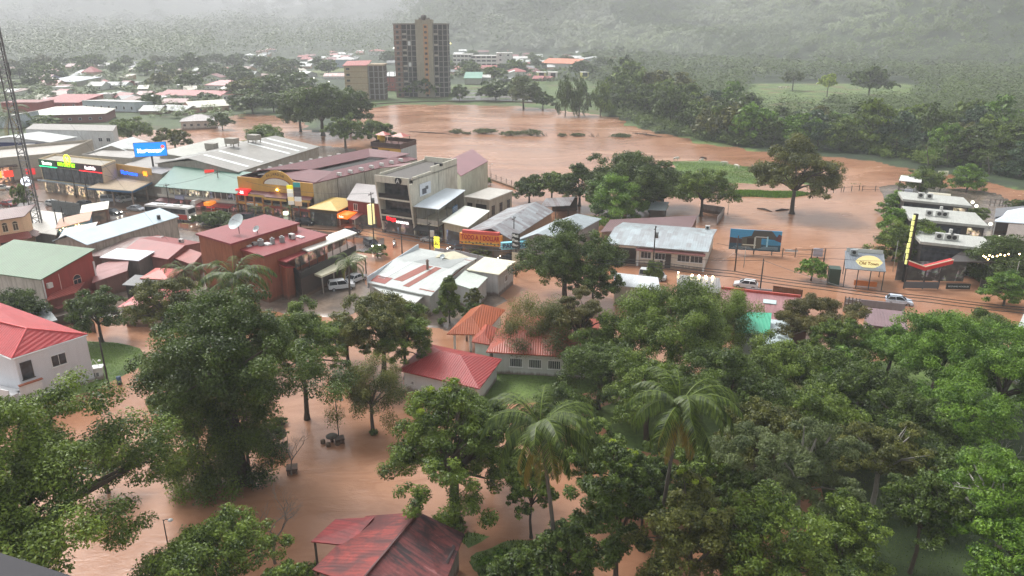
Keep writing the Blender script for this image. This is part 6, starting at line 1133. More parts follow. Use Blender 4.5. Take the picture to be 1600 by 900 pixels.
# distant wood: hillsides, treeline and what lies behind the first crowns
def hill_normal(p):
    x, y = p[:, 0], p[:, 1]; h0 = hill(x, y); gx = (hill(x+6, y)-h0)/6; gy = (hill(x, y+6)-h0)/6; q = np.stack([-gx*2.2, -gy*2.2, np.ones_like(gx)], 1); return q/np.linalg.norm(q, axis=1)[:, None]
def mass(name, label, pts, size, leafn, lsz, seed, col, nrm=None, upb=1.5):
    r = np.random.default_rng(seed); c = []; rd = []
    for (x, y, z, R_) in pts:
        for _ in range(5): c.append((x+r.uniform(-.6,.6)*R_, y+r.uniform(-.6,.6)*R_, z+R_*r.uniform(.5,1.15))); rd.append(R_*r.uniform(.35,.6))
    c, rd = np.array(c), np.array(rd); pa = np.array(pts); lf_ = .5+.5*np.sin(pa[:,0]/70+np.sin(pa[:,1]/110)*2)*np.cos(pa[:,1]/95+pa[:,0]/160); tn = np.repeat(r.random(len(pts))*.45+lf_*.5, 5)*.85+r.random(len(c))*.15
    V, t = leaves(r, c, rd, leafn, 1.0, flat=.62, upb=upb, ctint=tn, nrm=nrm, jit=.22, tj=.2)
    d_ = np.hypot(V[:,0,0], V[:,0,1]); cen_ = V.mean(1, keepdims=True); V = cen_+(V-cen_)*(lsz*d_/700)[:, None, None]
    o = link(name, quads(name, V, t, leafm(*LEAFC[col], .2))); tag(o, label, 'wood', kind='stuff'); return o
r = np.random.default_rng(3)
def hz_(x, y): return float(hill(np.array([float(x)]), np.array([float(y)]))[0])
pts = []
for _ in range(15000):                                       # hillsides on the right
    y = 560+ (r.random()**.8)*1900; x = r.uniform(-.12, .78)*y*1.05
    h = hz_(x, y)
    if h < 3: continue
    n = math.sin(x/61)*math.cos(y/83)+.6*math.sin(x/29+y/37)
    if n > 1.25 and y < 1700: continue
    pts.append((x, y, h-1, r.uniform(7, 13)))
mass('forested_hills', 'misty forested hills rising behind the town on the right', pts, 0, 520000, 1.9, 4, 'dark', hill_normal, 2.2)
pts = []
for _ in range(5200):                                        # flat wood between the right bank and the hills
    px, py = r.uniform(930, 2000), 84+(r.random()**1.3)*150
    if py > bank_y(min(max(px, 951), 1699))-40: continue
    if inpoly(np.array([px]), np.array([py]), past)[0]: continue
    q = P(px, py); 
    if hz_(q.x, q.y) > 4: continue
    pts.append((q.x, q.y, 0, r.uniform(6, 10)))
mass('distant_wood', 'hazy flat wood between the right river bank and the hills', pts, 0, 190000, 2.2, 5, 'dark')
pts = []
for _ in range(3400):
    px, py = r.uniform(-500, 940), 47+ (r.random()**.75)*58
    q = P(px, py); d_ = q.y
    if d_ > 5200 or d_ < 700: continue
    if r.random() < .15 and py > 88: continue
    if px > 690 and py > 84: continue
    if px > 330 and py > 78 and r.random() < .72: continue
    pts.append((q.x, q.y, hz_(q.x, q.y)-1, r.uniform(10, 24)*(.7+d_/1700)))
mass('distant_treeline', 'grey green treeline and woods fading into the rain on the left', pts, 0, 240000, 2.0, 6, 'dark')
for i, (x, y, l_) in enumerate([(712,208,5),(730,209,4),(752,208,7),(790,211,6),(828,211,8),(846,213,5),(878,213,5),(903,213,4),(930,214,4),(968,214,6),(1000,210,5),(1015,213,4)]):
    q = P(x, y); mb = MB()
    for j in range(16): a = rng.uniform(0, 6.28); p0 = Vector((rng.uniform(-1,1)*l_*.5, rng.uniform(-.6,.6), -.1)); mb.tube([p0, p0+Vector((math.cos(a)*l_*.25, math.sin(a)*.6, rng.uniform(.3,1.7)))], [.09,.03], 4, False)
    o = mb.build('flood_debris', barkm((.09,.075,.05,1)), None, False, q); tag(o, 'tangle of drowned sticks in the debris line crossing the wide river', 'debris', 'stick tangles of the debris line')
# debris line, floating logs and tufts in the river
for i, (x0, x1, y, hp) in enumerate([(704,722,209,8),(724,734,210,4),(740,774,209,9),(783,812,212,8),(815,846,212,11),(872,884,214,7),(894,912,213,6),(955,985,214,5)]):
    shrub(['ragged drift of branches at the left end of the debris line','small tuft in the debris line right of its left end','bushy drift in the middle left of the debris line','bushy drift at the middle of the debris line','tallest drift with pale reeds in the debris line','small twig tuft right of the tallest drift','low twig heap further right in the debris line','flat drift near the wooded bank'][i], 'dome', 'grey', (x0+x1)/2, y, x1-x0, hp, 'drifts of the debris line in the river', 'debris', 'debris', cover=.35).scale = (1.25,.5,.9)
for i, (a_, c_, lb) in enumerate([((1183,326),(1206,331),'dark waterlogged log afloat left of the lone tree'), ((1212,330),(1233,328),'grey rolled debris beside the waterlogged log'), ((640,206),(704,210),'long thin floating branch at the left of the debris line'), ((988,208),(1034,214),'dark driftwood line off the wooded bank'), ((370,185),(384,186),'low dark snag in the river inlet')]):
    p_, q_ = P(*a_), P(*c_); tag(MB().tube([p_+Vector((0,0,.05)), p_.lerp(q_, .5)+Vector((0,.3,.15)), q_+Vector((0,0,.05))], [.18,.32,.12], 6).build('driftwood', barkm((.06,.04,.03,1))), lb, 'driftwood')

pts = []
for _ in range(1500):                                        # scrub at the foot of the wooded bank
    px = r.uniform(940, 1690); py = bank_y(min(max(px, 951), 1699))-r.uniform(-1, 30)
    if 1380 < px < 1620 and py > 262: continue
    q = P(px, py); pts.append((q.x, q.y, .2-r.uniform(0, 1.2), r.uniform(1.6, 4.2)))
mass('bank_undergrowth', 'unbroken scrub at the foot of the wooded right bank', pts, 0, 90000, 2.0, 7, 'mid')
pts = []
for _ in range(1100):
    px, py = r.uniform(-120, 470), r.uniform(103, 186)
    if px > 400 and py > 176: continue
    if py > 165 and px < 230: continue
    q = P(px, py); pts.append((q.x, q.y, -.5, r.uniform(2.0, 4.6)))
for _ in range(420):
    px, py = r.uniform(690, 1000), r.uniform(86, 132); q = P(px, py); pts.append((q.x, q.y, -.5, r.uniform(2.2, 5)))
mass('garden_greenery', 'hedges and garden greenery filling the gaps between the misty town houses', pts, 0, 90000, 1.9, 8, 'mid')
# ---------------------------------------------------------------- foreground trees
FT = [
 ('tree','dome','mid',85,1000,592,905,400,'huge leafy tree filling the lower left corner',dict(nl=14)),
 ('tree','dome','dark',378,752,408,660,296,'giant vine hung tree with a dark trunk left of the flooded yard',dict(nl=16,tr=1.7)),
 ('tree','dome','mid',300,722,470,690,105,'leafy tree leaning against the left side of the giant tree',dict(nl=8)),
 ('tree','column','dark',392,752,560,742,120,'dark climber covered stem below the giant crown',dict()),
 ('tree','column','mid',320,770,600,795,130,'hanging green curtain of vines left of the giant trunk',dict()),
 ('tree','dome','olive',600,585,440,548,155,'olive crowned tree right of the giant tree',dict()),
 ('tree','dome','mid',634,592,462,572,104,'trim tree with a clear trunk beside the tiled annex',dict()),
 ('tree','feather','olive',583,674,556,655,112,'fine leaved young tree standing alone in the flooded yard',dict(trv=1)),
 ('tree','open','mid',545,570,480,560,110,'feathery green crown between the giant tree and the olive tree',dict()),
 ('tree','dome','mid',712,815,572,790,220,'gnarled tree with a thick trunk at the edge of the flooded yard',dict(tips='yellow',nl=14,tr=1.6)),
 ('tree','dome','dark',770,760,600,742,120,'dark tree behind the left coconut palm',dict(tips='yellow')),
 ('tree','cone','mid',703,506,433,502,50,'dense conical tree beside the white annex',dict()),
 ('tree','feather','olive',838,576,458,560,135,'drooping feathery tree in front of the red tiled roof',dict()),
 ('tree','twiggy','brown',905,580,440,545,110,'thin leaved brown twigged tree before the red tiled roof',dict(nl=22)),
 ('tree','dome','dark',882,470,345,452,148,'big dark tree rising behind the feathery tree',dict()),
 ('tree','dome','dark',925,485,400,470,80,'dark tree between the big dark tree and the street',dict()),
 ('tree','dome','mid',1045,600,432,575,225,'broad domed tree in front of the floodlit shop',dict()),
 ('tree','feather','mid',1125,560,440,540,120,'soft feathery tree right of the broad domed tree',dict()),
 ('tree','dome','dark',935,640,520,620,140,'dark tree right of the tiled house',dict()),
 ('tree','dome','mid',1010,690,540,660,170,'mid green tree behind the right coconut palm',dict()),
 ('tree','dome','dark',1130,700,530,670,190,'dense tree right behind the right coconut palm',dict()),
 ('tree','open','brown',1270,560,455,540,160,'sparse tree with brownish tips over the maroon roof',dict()),
 ('tree','dome','mid',1215,640,520,620,170,'leafy tree below the teal awning',dict()),
 ('tree','dome','dark',1330,680,540,660,180,'dark tree in the middle of the right grove',dict()),
 ('tree','dome','bright',1455,640,468,610,190,'bright green tree beside the flooded road on the right',dict()),
 ('tree','dome','bright',1550,680,490,650,210,'bright green crown at the right edge of the grove',dict()),
 ('tree','dome','bright',1385,600,500,580,120,'light green crown left of the bright green tree',dict()),
 ('tree','layered','mid',1530,560,482,545,110,'flat green crown touching the road on the right',dict()),
 ('tree','dome','bright',1480,730,590,700,170,'bright shaded crown under the right edge crown',dict()),
 ('tree','dome','dark',962,905,650,895,165,'dark glossy round tree between the two coconut palms',dict(tips='yellow')),
 ('tree','dome','olive',1075,950,720,930,200,'olive yellow crown below the right coconut palm',dict(tips='yellow')),
 ('tree','open','grey',1235,850,640,800,220,'grey branched tree in the lower right grove',dict(nl=20,bark=(.3,.28,.24,1))),
 ('tree','dome','mid',1190,980,760,940,210,'green tree at the bottom edge right of the olive yellow crown',dict()),
 ('tree','open','olive',1360,800,650,760,180,'loose crown with pale branches above the dark lawn',dict(nl=16,bark=(.3,.28,.24,1))),
 ('tree','open','bright',1540,930,690,880,250,'bright open crown with white limbs at the right edge',dict(nl=22,bark=(.42,.4,.36,1))),
 ('tree','dome','bright',1590,1000,790,960,220,'bright crown in the lower right corner',dict()),
 ('tree','dome','mid',1260,730,600,700,150,'mid green crown in the centre of the right grove',dict()),
 ('tree','dome','dark',1405,740,610,700,140,'dark crown between the loose and the bright crowns',dict()),
 ('tree','dome','mid',335,985,795,960,230,'bushy green tree at the bottom edge left of the rusty house',dict()),
 ('tree','dome','dark',160,535,443,522,100,'dark round tree behind the white house garden',dict()),
 ('tree','dome','dark',35,522,448,508,92,'dark bushy tree before the white west wall',dict()),
 ('tree','dome','olive',275,560,420,530,130,'olive tree below the red restaurant',dict()),
 ('tree','dome','mid',300,640,540,622,50,'leafy tree beside the muddy path',dict()),
 ('tree','dome','mid',770,500,488,498,24,'small bush behind the conical tree',dict()),
 ('tree','open','olive',742,490,445,482,34,'slender garden tree beside the white annex',dict()),
 ('tree','dome','mid',1085,800,690,780,110,'low green crown behind the right palm trunk',dict()),
 ('tree','dome','mid',920,790,640,765,110,'mid green crown filling the gap between the two coconut trunks',dict()),
 ('tree','dome','dark',1000,860,700,840,100,'shadowed crown right of the dark glossy round tree',dict()),
 ('tree','dome','dark',875,690,600,670,110,'dark bush tree behind the left palm crown',dict()),

 ('tree','dome','dark',640,650,0,0,0,'',{}),
]
FT = [f_ for f_ in FT if f_[7]]+[
 ('tree','dome','mid',830,840,700,810,90,'low green tree behind the left palm trunk',dict()),
 ('tree','open','dark',1150,850,720,820,120,'dark loose crown between the olive yellow crown and the grey one',dict()),
 ('tree','dome','mid',940,600,500,580,110,'green crown right of the tiled house, nearest its wall',dict()),
 ('tree','dome','olive',1175,760,600,730,140,'olive crown in the hollow of the right grove',dict()),
 ('tree','dome','bright',1310,650,540,630,130,'fresh green crown behind the loose pale branched crown',dict()),
 ('tree','dome','dark',1470,820,680,790,130,'dark crown left of the bright white limbed crown',dict()),
 ('tree','dome','mid',1110,900,800,880,110,'small green crown at the bottom between two larger crowns',dict()),
 ('tree','dome','mid',40,1060,705,930,200,'lower leafy crown overlapping the huge tree at the left edge',dict()),
 ('tree','dome','mid',480,655,455,600,150,'mid green crown merging with the right side of the giant tree',dict(nl=8)),
 ('tree','dome','dark',880,945,785,935,120,'dark crown between the left palm trunk and the glossy round tree',dict()),
 ('tree','dome','mid',1300,930,765,900,150,'mid green crown at the left border of the dark lawn',dict()),
 ('tree','dome','dark',1420,900,720,850,130,'dark crown at the upper right border of the dark lawn',dict()),
 ('tree','dome','dark',1010,800,690,790,110,'dark understorey crown left of the right palm trunk',dict()),
 ('tree','dome','mid',170,770,670,755,90,'crown bridging the huge tree and the vine curtain on the left',dict()),
 ('tree','dome','mid',1300,590,478,575,90,'mid green crown hiding the end of the maroon roof',dict()),
 ('tree','dome','dark',800,985,840,975,120,'dark low crown at the bottom edge right of the rusty house',dict()),
 ('tree','dome','mid',450,1000,850,985,90,'small leafy crown at the bottom edge by the porch roof',dict()),
]
for (nm, kd, cl, fx, fy, yt, yb, wp, lb, kw) in FT: kw = {k_: v_ for k_, v_ in kw.items() if k_ != 'trv'}; put_tree(lb, kd, cl, fx, fy, yt, yb, wp, unique=True, seed=int(fx*11+yt), **kw)
palm('tall coconut palm in the centre foreground with its crown over dark water', 872, 935, 844, 672, 158, 34, dry=7, wind=.35)
palm('tall coconut palm to the right with brown fronds under its crown', 1022, 905, 1062, 638, 150, 34, dry=8, wind=.35)
palm('coconut palm rising behind the giant tree below the red restaurant', 372, 560, 366, 438, 110, 22, dry=1)
palm('small coconut palm before the cream canopy of the restaurant', 547, 470, 545, 412, 52, 18, dry=1, nlf=26)
palm('palm with wide white lit fronds at the far left', 14, 215, 14, 180, 56, 20, nlf=24)
palm('young palm in the yard left of the giant tree crown', 292, 470, 288, 425, 62, 16, dry=1, nlf=26)
palm('small garden palm before the long white house', 1012, 395, 1011, 374, 18, 12, dry=0, nlf=12)
for i, x in enumerate((398,418,452)): palm(['short palm at the left of the ochre arcade','short palm in the middle before the ochre arcade','short palm at the right before the ochre arcade'][i], x, 348, x, 326, 22, 12, dry=0, nlf=12)
bare_tree('leafless grey tree in the brown water left of the rusty house', 430, 880, 745, 110, seed=4, depth=6)
bare_tree('dead twiggy thicket beside the vine covered trunk', 455, 742, 660, 90, seed=9, depth=6)
bare_tree('dead branches above the muddy path by the garden', 240, 580, 535, 60, (.3,.27,.22,1), 6, depth=4)
bare_tree('bare pale limbed tree in the lower right grove', 1200, 760, 655, 90, (.35,.32,.28,1), 12, depth=6)
bare_tree('bare white limbs standing over the right edge crown', 1545, 760, 672, 70, (.45,.43,.4,1), 21, depth=5)
for (cl, x, y, w_, h_, lb) in [('bright',990,400,22,14,'left trimmed light green bush before the long white house'),('bright',1068,412,34,15,'right trimmed light green bush before the long white house'),('mid',820,905,110,52,'bright leaved shrub at the bottom between rusty house and palm'),('bright',780,895,60,50,'broad leaved bright clump at the bottom edge'),('mid',470,905,60,26,'grassy clump at the bottom edge before the porch roof'),
   ('dark',438,664,22,14,'stump overgrown with fern in the flooded yard'),('mid',584,678,16,8,'ring of grass round the young tree'),('dark',740,500,36,36,'leafy garden bush by the tiled house'),('mid',765,505,30,28,'second garden bush by the tiled house, nearer the annex'),('mid',760,288,16,12,'square clipped bush by the river fence'),
   ('mid',560,905,70,20,'low leafy shrubs along the bottom of the porch roof'),('dark',425,700,60,50,'dark fern mound right of the giant trunk'),('mid',700,825,60,20,'grass mound round the gnarled tree foot'),('olive',1165,800,60,40,'grey green bush on the brown slope'),('dark',1290,880,80,40,'dark bush beside the shaded lawn'),('mid',900,640,60,30,'low green bush in the brown yard behind the palms'),('dark',1120,780,70,36,'dark thicket right of the right palm trunk'),('brown',1130,740,60,18,'brown undergrowth on the muddy slope')]:
    shrub(lb, 'dome', cl, x, y, w_, h_, cover=.9)
# banana clump
rt = thing('banana_plant', 'banana clump with long upright leaves at the bottom edge', 'plant', P(540,935)); rng = np.random.default_rng(8)
for i in range(12):
    a = i*2.4; L = rng.uniform(1.6,2.4); V = []; T = []
    for j in range(8):
        t0, t1 = j/8, (j+1)/8; f = lambda t: np.array([math.cos(a)*L*t*.55, math.sin(a)*L*t*.55, .6+L*(t-.55*t*t)]); wd = lambda t: .24*math.sin(math.pi*min(1, t*.95+.05))**.6
        s1 = np.array([-math.sin(a), math.cos(a), .25]); V += [[f(t0), f(t1), f(t1)+s1*wd(t1), f(t0)+s1*wd(t0)]]; s1 = np.array([math.sin(a), -math.cos(a), .25]); V += [[f(t0), f(t1), f(t1)+s1*wd(t1), f(t0)+s1*wd(t0)]]; T += [.5+.5*rng.random()]*2
    link('leaf', quads('leaf', np.array(V), np.array(T), leafm(*LEAFC['bright'], .35)), rt)
# grass on the lawns
def grass(name, label, pts_px, n, sz, col, seed):
    r = np.random.default_rng(seed); poly = gp(pts_px); xs = [p_[0] for p_ in poly]; yy = [p_[1] for p_ in poly]; X_ = r.uniform(min(xs), max(xs), n*3); Y_ = r.uniform(min(yy), max(yy), n*3); k_ = inpoly(X_, Y_, poly); X_, Y_ = X_[k_][:n], Y_[k_][:n]; h_, _k = height(X_, Y_); k_ = h_ > .02; X_, Y_, h_ = X_[k_], Y_[k_], h_[k_]; m_ = len(X_)
    a = r.uniform(0, 6.28, m_); s = sz*r.uniform(.5, 1.3, m_); b0 = np.stack([X_, Y_, h_-.03], 1); d_ = np.stack([np.cos(a), np.sin(a), 0*a], 1)*s[:, None]*.25; tp = b0+np.stack([r.normal(size=m_)*.3*s, r.normal(size=m_)*.3*s, s], 1)
    V = np.stack([b0-d_, b0+d_, tp+d_*.2, tp-d_*.2], 1); o = link(name, quads(name, V, r.random(m_), leafm(*LEAFC[col], .3))); tag(o, label, 'grass', kind='stuff')
grass('grass', 'short wet grass of the garden by the white house', [(130,520),(235,540),(245,565),(200,590),(140,600)], 16000, .09, 'bright', 1)
grass('grass', 'dark shaded lawn in the lower right corner', [(1100,740),(1330,620),(1600,700),(1700,1200),(1300,1000)], 30000, .12, 'mid', 2)  # darker blade green, matching the shade painted into the ground below
grass('grass', 'green pasture spit where the cattle stand', [(1040,252),(1170,261),(1348,288),(1190,287),(1040,292)], 20000, .22, 'bright', 3)
grass('grass', 'rank grass strip before the lone tree', [(1120,298),(1275,301),(1284,306),(1200,311),(1125,306)], 9000, .4, 'bright', 4)
grass('grass', 'weeds round the tiled house and annex', [(620,590),(700,560),(960,560),(980,610),(760,640),(640,615)], 12000, .12, 'bright', 5)
grass('grass', 'grass by the foot of the gnarled tree', [(690,815),(760,818),(900,860),(900,960),(760,960)], 3500, .2, 'mid', 6)
# ---------------------------------------------------------------- vehicles
def arc(n, r, a0=0, a1=math.pi): return [(r*math.cos(a0+(a1-a0)*i/n), r*math.sin(a0+(a1-a0)*i/n)) for i in range(n+1)]
def car(label, kind, col, px, py, head, cat='car', wade=0.0, lights=False, group=None):
    """side profile lofted across the width; x forward"""
    prof = {'hatch': ([(-1.95,.45),(-1.98,.85),(-1.85,1.0),(1.0,.98),(1.85,.80),(1.98,.55),(1.95,.35),(-1.9,.33)], [(-1.8,1.0),(-1.45,1.44),(-.2,1.50),(.35,1.42),(1.05,.97)], 1.68),
            'sedan': ([(-2.2,.5),(-2.25,.9),(-1.5,.98),(1.0,.96),(2.05,.8),(2.2,.55),(2.15,.35),(-2.1,.33)], [(-1.55,.98),(-.95,1.38),(.1,1.43),(.45,1.38),(1.15,.95)], 1.75),
            'suv': ([(-2.2,.55),(-2.22,1.05),(-2.1,1.15),(.95,1.12),(1.95,1.02),(2.15,.7),(2.1,.45),(-2.1,.42)], [(-2.1,1.15),(-1.95,1.72),(.1,1.76),(.5,1.68),(1.1,1.12)], 1.85),
            'van': ([(-2.3,.5),(-2.35,1.1),(-2.3,1.2),(1.6,1.1),(2.2,.9),(2.3,.5),(2.2,.38),(-2.2,.38)], [(-2.3,1.2),(-2.25,1.95),(1.0,1.98),(1.3,1.8),(1.9,1.05)], 1.85)}[kind]
    p = P(px, py); root = thing({'hatch':'hatchback_car','sedan':'saloon_car','suv':'off_road_car','van':'van'}[kind], label, cat, (p.x, p.y, -wade), head, group)
    body, cab, W = prof; hw = W/2; pm = paint(col, .22)
    mb = MB(); n = len(body)
    sec = [(-hw, .90), (-hw*.96, 1.0), (hw*.96, 1.0), (hw, .90)]
    rings = []
    for y, sc_ in sec:
        rings.append([(x*(.985 if sc_ < 1 else 1), y, .66+(z-.66)*sc_) for x, z in body])
    vs_ = [v for r_ in rings for v in r_]; fs = [tuple(range(n)), tuple(range(3*n, 4*n))[::-1]]
    for k_ in range(3):
        for i in range(n): j = (i+1) % n; fs.append((k_*n+i, k_*n+j, (k_+1)*n+j, (k_+1)*n+i))
    mb.add(vs_, fs); mb.build('body', pm, root)
    m_ = len(cab); top = [(x, z) for x, z in cab]; cv = []
    for sgn in (-1, 1):
        for x, z in top: t = (z-cab[0][1])/(cab[2][1]-cab[0][1]); cv.append((x, sgn*hw*(.95-.17*t), z))
    gb = MB(); gb.add(cv, [tuple(range(m_)), tuple(range(m_, 2*m_))[::-1]]+[(i, i+1, m_+i+1, m_+i) for i in range(m_-1)]+[(m_-1, 0, m_, 2*m_-1)]); gb.build('windows', glassm(), root)
    rb = MB(); z1 = cab[2][1]; rb.prism([(cab[1][0]+.03, -hw*.79, cab[1][1]+.045), (cab[3][0], -hw*.79, cab[3][1]+.045), (cab[3][0], hw*.79, cab[3][1]+.045), (cab[1][0]+.03, hw*.79, cab[1][1]+.045)], .05)
    rb.prism([(cab[1][0], -hw*.76, z1+.01), (cab[3][0]-.1, -hw*.76, z1+.02), (cab[3][0]-.1, hw*.76, z1+.02), (cab[1][0]+.1, hw*.76, z1+.01)], .03)
    for sgn in (-1, 1):                                      # pillars
        for (xa, za), (xb, zb) in ((cab[0], cab[1]), (cab[4], cab[3]), (((cab[0][0]+cab[4][0])/2-.15, cab[0][1]), ((cab[1][0]+cab[3][0])/2-.1, z1-.02))): rb.tube([(xa, sgn*hw*.955, za), (xb, sgn*hw*.79, zb+.01)], .045, 4)
    rb.build('roof', pm, root)
    wb = body[0][0]*.63
    for x_ in (wb, -wb):
        for sgn in (-1, 1):
            w_ = MB().tube([(x_, sgn*(hw-.2), .32), (x_, sgn*(hw+.02), .32)], .32, 14).build('wheel', paint(s2l(26,26,26), .8), root); MB().tube([(x_, sgn*(hw+.0), .32), (x_, sgn*(hw+.035), .32)], .2, 10).build('rim', paint(s2l(170,172,176), .3, .6), w_)
    fx = body[4][0]
    for sgn in (-1, 1):
        MB().box(fx-.02, sgn*hw*.72-.17, body[4][1]-.2, body[5][0]-.02, sgn*hw*.72+.17, body[4][1]-.04).build('headlight', emis((1,.93,.78,1), 14) if lights else paint(s2l(220,224,226), .1), root)
        MB().box(body[1][0]-.03, sgn*hw*.75-.16, body[1][1]-.2, body[1][0]+.12, sgn*hw*.75+.16, body[1][1]-.02).build('tail_light', emis(s2l(220,20,20), 1.2) if lights else paint(s2l(150,16,16), .2), root)
        MB().box(cab[4][0]-.35, sgn*(hw+.02)-.08, cab[4][1]-.02, cab[4][0]-.2, sgn*(hw+.02)+.08, cab[4][1]+.12).build('mirror', pm, root)
    MB().box(body[5][0]-.12, -hw*.85, .36, body[5][0]+.05, hw*.85, .52).build('bumper', paint(s2l(50,50,52)), root)
    return root
RD = math.atan2(-.374, 1)                                     # direction of the road
car('white hatchback driving through the brown flood beside the grey panel wall', 'hatch', s2l(216,218,220), 1165, 448, RD+math.pi, wade=.2)
car('dark grey hatchback with glowing headlamp seen above the cream annex roof', 'hatch', s2l(70,76,82), 795, 408, RD+math.pi, wade=.12, lights=True)
car('dark car with lamps on beside the small street tree', 'suv', s2l(34,36,40), 581, 386, RD+R(-35), wade=.1, lights=True)
car('silver pickup bodied car crossing the water before the orange fascia', 'sedan', s2l(190,190,190), 674, 377, RD+math.pi, wade=.2)
car('dark red car half hidden by the wispy bush', 'sedan', s2l(60,36,34), 717, 393, RD+math.pi, wade=.15, lights=True)
car('dark car with red tail lamps leaving the dry road by the bus', 'sedan', s2l(40,44,48), 176, 335, RD, lights=True)
car('white van with blue side panels parked under the blue edged canopy', 'van', s2l(206,214,226), 175, 316, R(10), cat='van')
car('white car parked beside the van under the blue edged canopy', 'suv', s2l(214,214,214), 198, 316, R(60))
car('white car at the lit shop fronts on the far left edge', 'hatch', s2l(214,214,206), 4, 297, R(20), lights=False)
car('white and black police like pickup parked below the small coconut palm', 'suv', s2l(214,216,218), 534, 452, R(20))
car('white saloon glimpsed behind the dark palm by the cream canopy', 'sedan', s2l(200,202,204), 556, 440, R(60))
car('dark car on the pavement before the subs shop', 'hatch', s2l(30,32,36), 549, 366, RD+R(10), lights=False)
car('dark blue car in front of the yellow awning eatery', 'suv', s2l(50,56,66), 392, 345, R(-5))
car('pale silver van behind the roofs on the near side of the road', 'van', s2l(200,204,204), 1020, 436, RD, cat='van', wade=.2)
car('white and blue car among the bright crowns near the road on the right', 'hatch', s2l(200,212,226), 1404, 474, RD, wade=.2)
car('white car under the bright crowns at the right part of the road', 'hatch', s2l(206,210,214), 1545, 508, RD, wade=.2)
car('dark car in the shade of the light strung tree', 'sedan', s2l(50,50,54), 1512, 428, R(10), wade=.1)
for i, (kd_, cc_, x, y, rz_, lb_) in enumerate([('sedan',s2l(150,30,30),14,322,RD,'red saloon on the wet road at the left edge'),('hatch',s2l(206,208,206),84,322,RD,'white hatchback by the street hoarding on the wet road'),('suv',s2l(60,66,70),130,324,RD+math.pi,'dark off road car beyond the grey street hoarding'),
  ('sedan',s2l(160,164,168),214,330,RD,'silver saloon between the parked vans and the coach'),('hatch',s2l(40,50,80),330,349,RD,'blue hatchback on the wet road in front of the coach'),('hatch',s2l(190,188,180),420,347,RD,'beige hatchback before the ochre arcade'),('suv',s2l(40,40,44),478,352,RD,'black off road car by the shop totems'),
  ('sedan',s2l(120,124,130),655,366,RD,'grey saloon half in the water before the neon shop'),('hatch',s2l(150,150,146),880,386,RD,'grey hatchback at the white awning hall'),('suv',s2l(190,190,190),150,306,RD,'pale off road car at the corner store front')]): car(lb_, kd_, cc_, x, y, rz_)
# coach
p = P(268,343); root = thing('coach', 'white coach with a dark window band and red front panels on the dry road', 'bus', p, RD+R(3)); wht = paint(s2l(212,210,204), .25)
mb = MB(); pr = [(-6,.35),(-6,3.25),(-5.8,3.4),(5.6,3.4),(5.95,3.1),(6.05,1.9),(6.05,.35)]; n = len(pr); mb.add([(x,-1.25,z) for x, z in pr]+[(x,1.25,z) for x, z in pr], [tuple(range(n)), tuple(range(n,2*n))[::-1]]+[(i,(i+1)%n,n+(i+1)%n,n+i) for i in range(n)]); mb.build('body', wht, root)
for y_ in (-1.26, 1.26): MB().box(-5.9,min(y_,y_*.99),1.85,5.3,max(y_,y_*.99),2.95).build('window_band', glassm(), root)
MB().add([(6.07,-1.1,1.95),(6.07,1.1,1.95),(5.99,1.1,3.0),(5.99,-1.1,3.0)], [(0,1,2,3)]).build('windscreen', glassm(), root)
MB().box(3.2,-1.275,.6,5.6,-1.262,1.75).build('red_panel', paint(s2l(196,70,56)), root); MB().box(1.8,-1.275,.6,3.0,-1.262,1.5).build('red_panel', paint(s2l(206,110,90)), root); MB().box(-5.9,-1.27,.4,5.9,-1.262,.55).build('skirt', paint(s2l(60,60,60)), root); MB().box(6.06,-1.1,.55,6.1,1.1,1.0).build('bumper', paint(s2l(190,80,66)), root)
for x_ in (-3.6, 4.0):
    for s_ in (-1, 1): w_ = MB().tube([(x_,s_*1.0,.48),(x_,s_*1.27,.48)], .48, 16).build('wheel', paint(s2l(24,24,24), .8), root); MB().tube([(x_,s_*1.25,.48),(x_,s_*1.29,.48)], .26, 10).build('rim', paint(GREY), w_)
for s_ in (-1, 1): MB().box(6.05,s_*.9-.2,1.05,6.12,s_*.9+.2,1.3).build('headlight', emis((1,.92,.8,1), 3), root); MB().tube([(5.9,s_*1.3,2.9),(6.3,s_*1.5,2.8),(6.3,s_*1.5,2.3)], .06, 5).build('mirror', paint(DARK), root)
MB().box(-3,-.6,3.41,-1,.6,3.6).box(1.6,-.6,3.41,3.2,.6,3.6).build('roof_unit', wht, root)
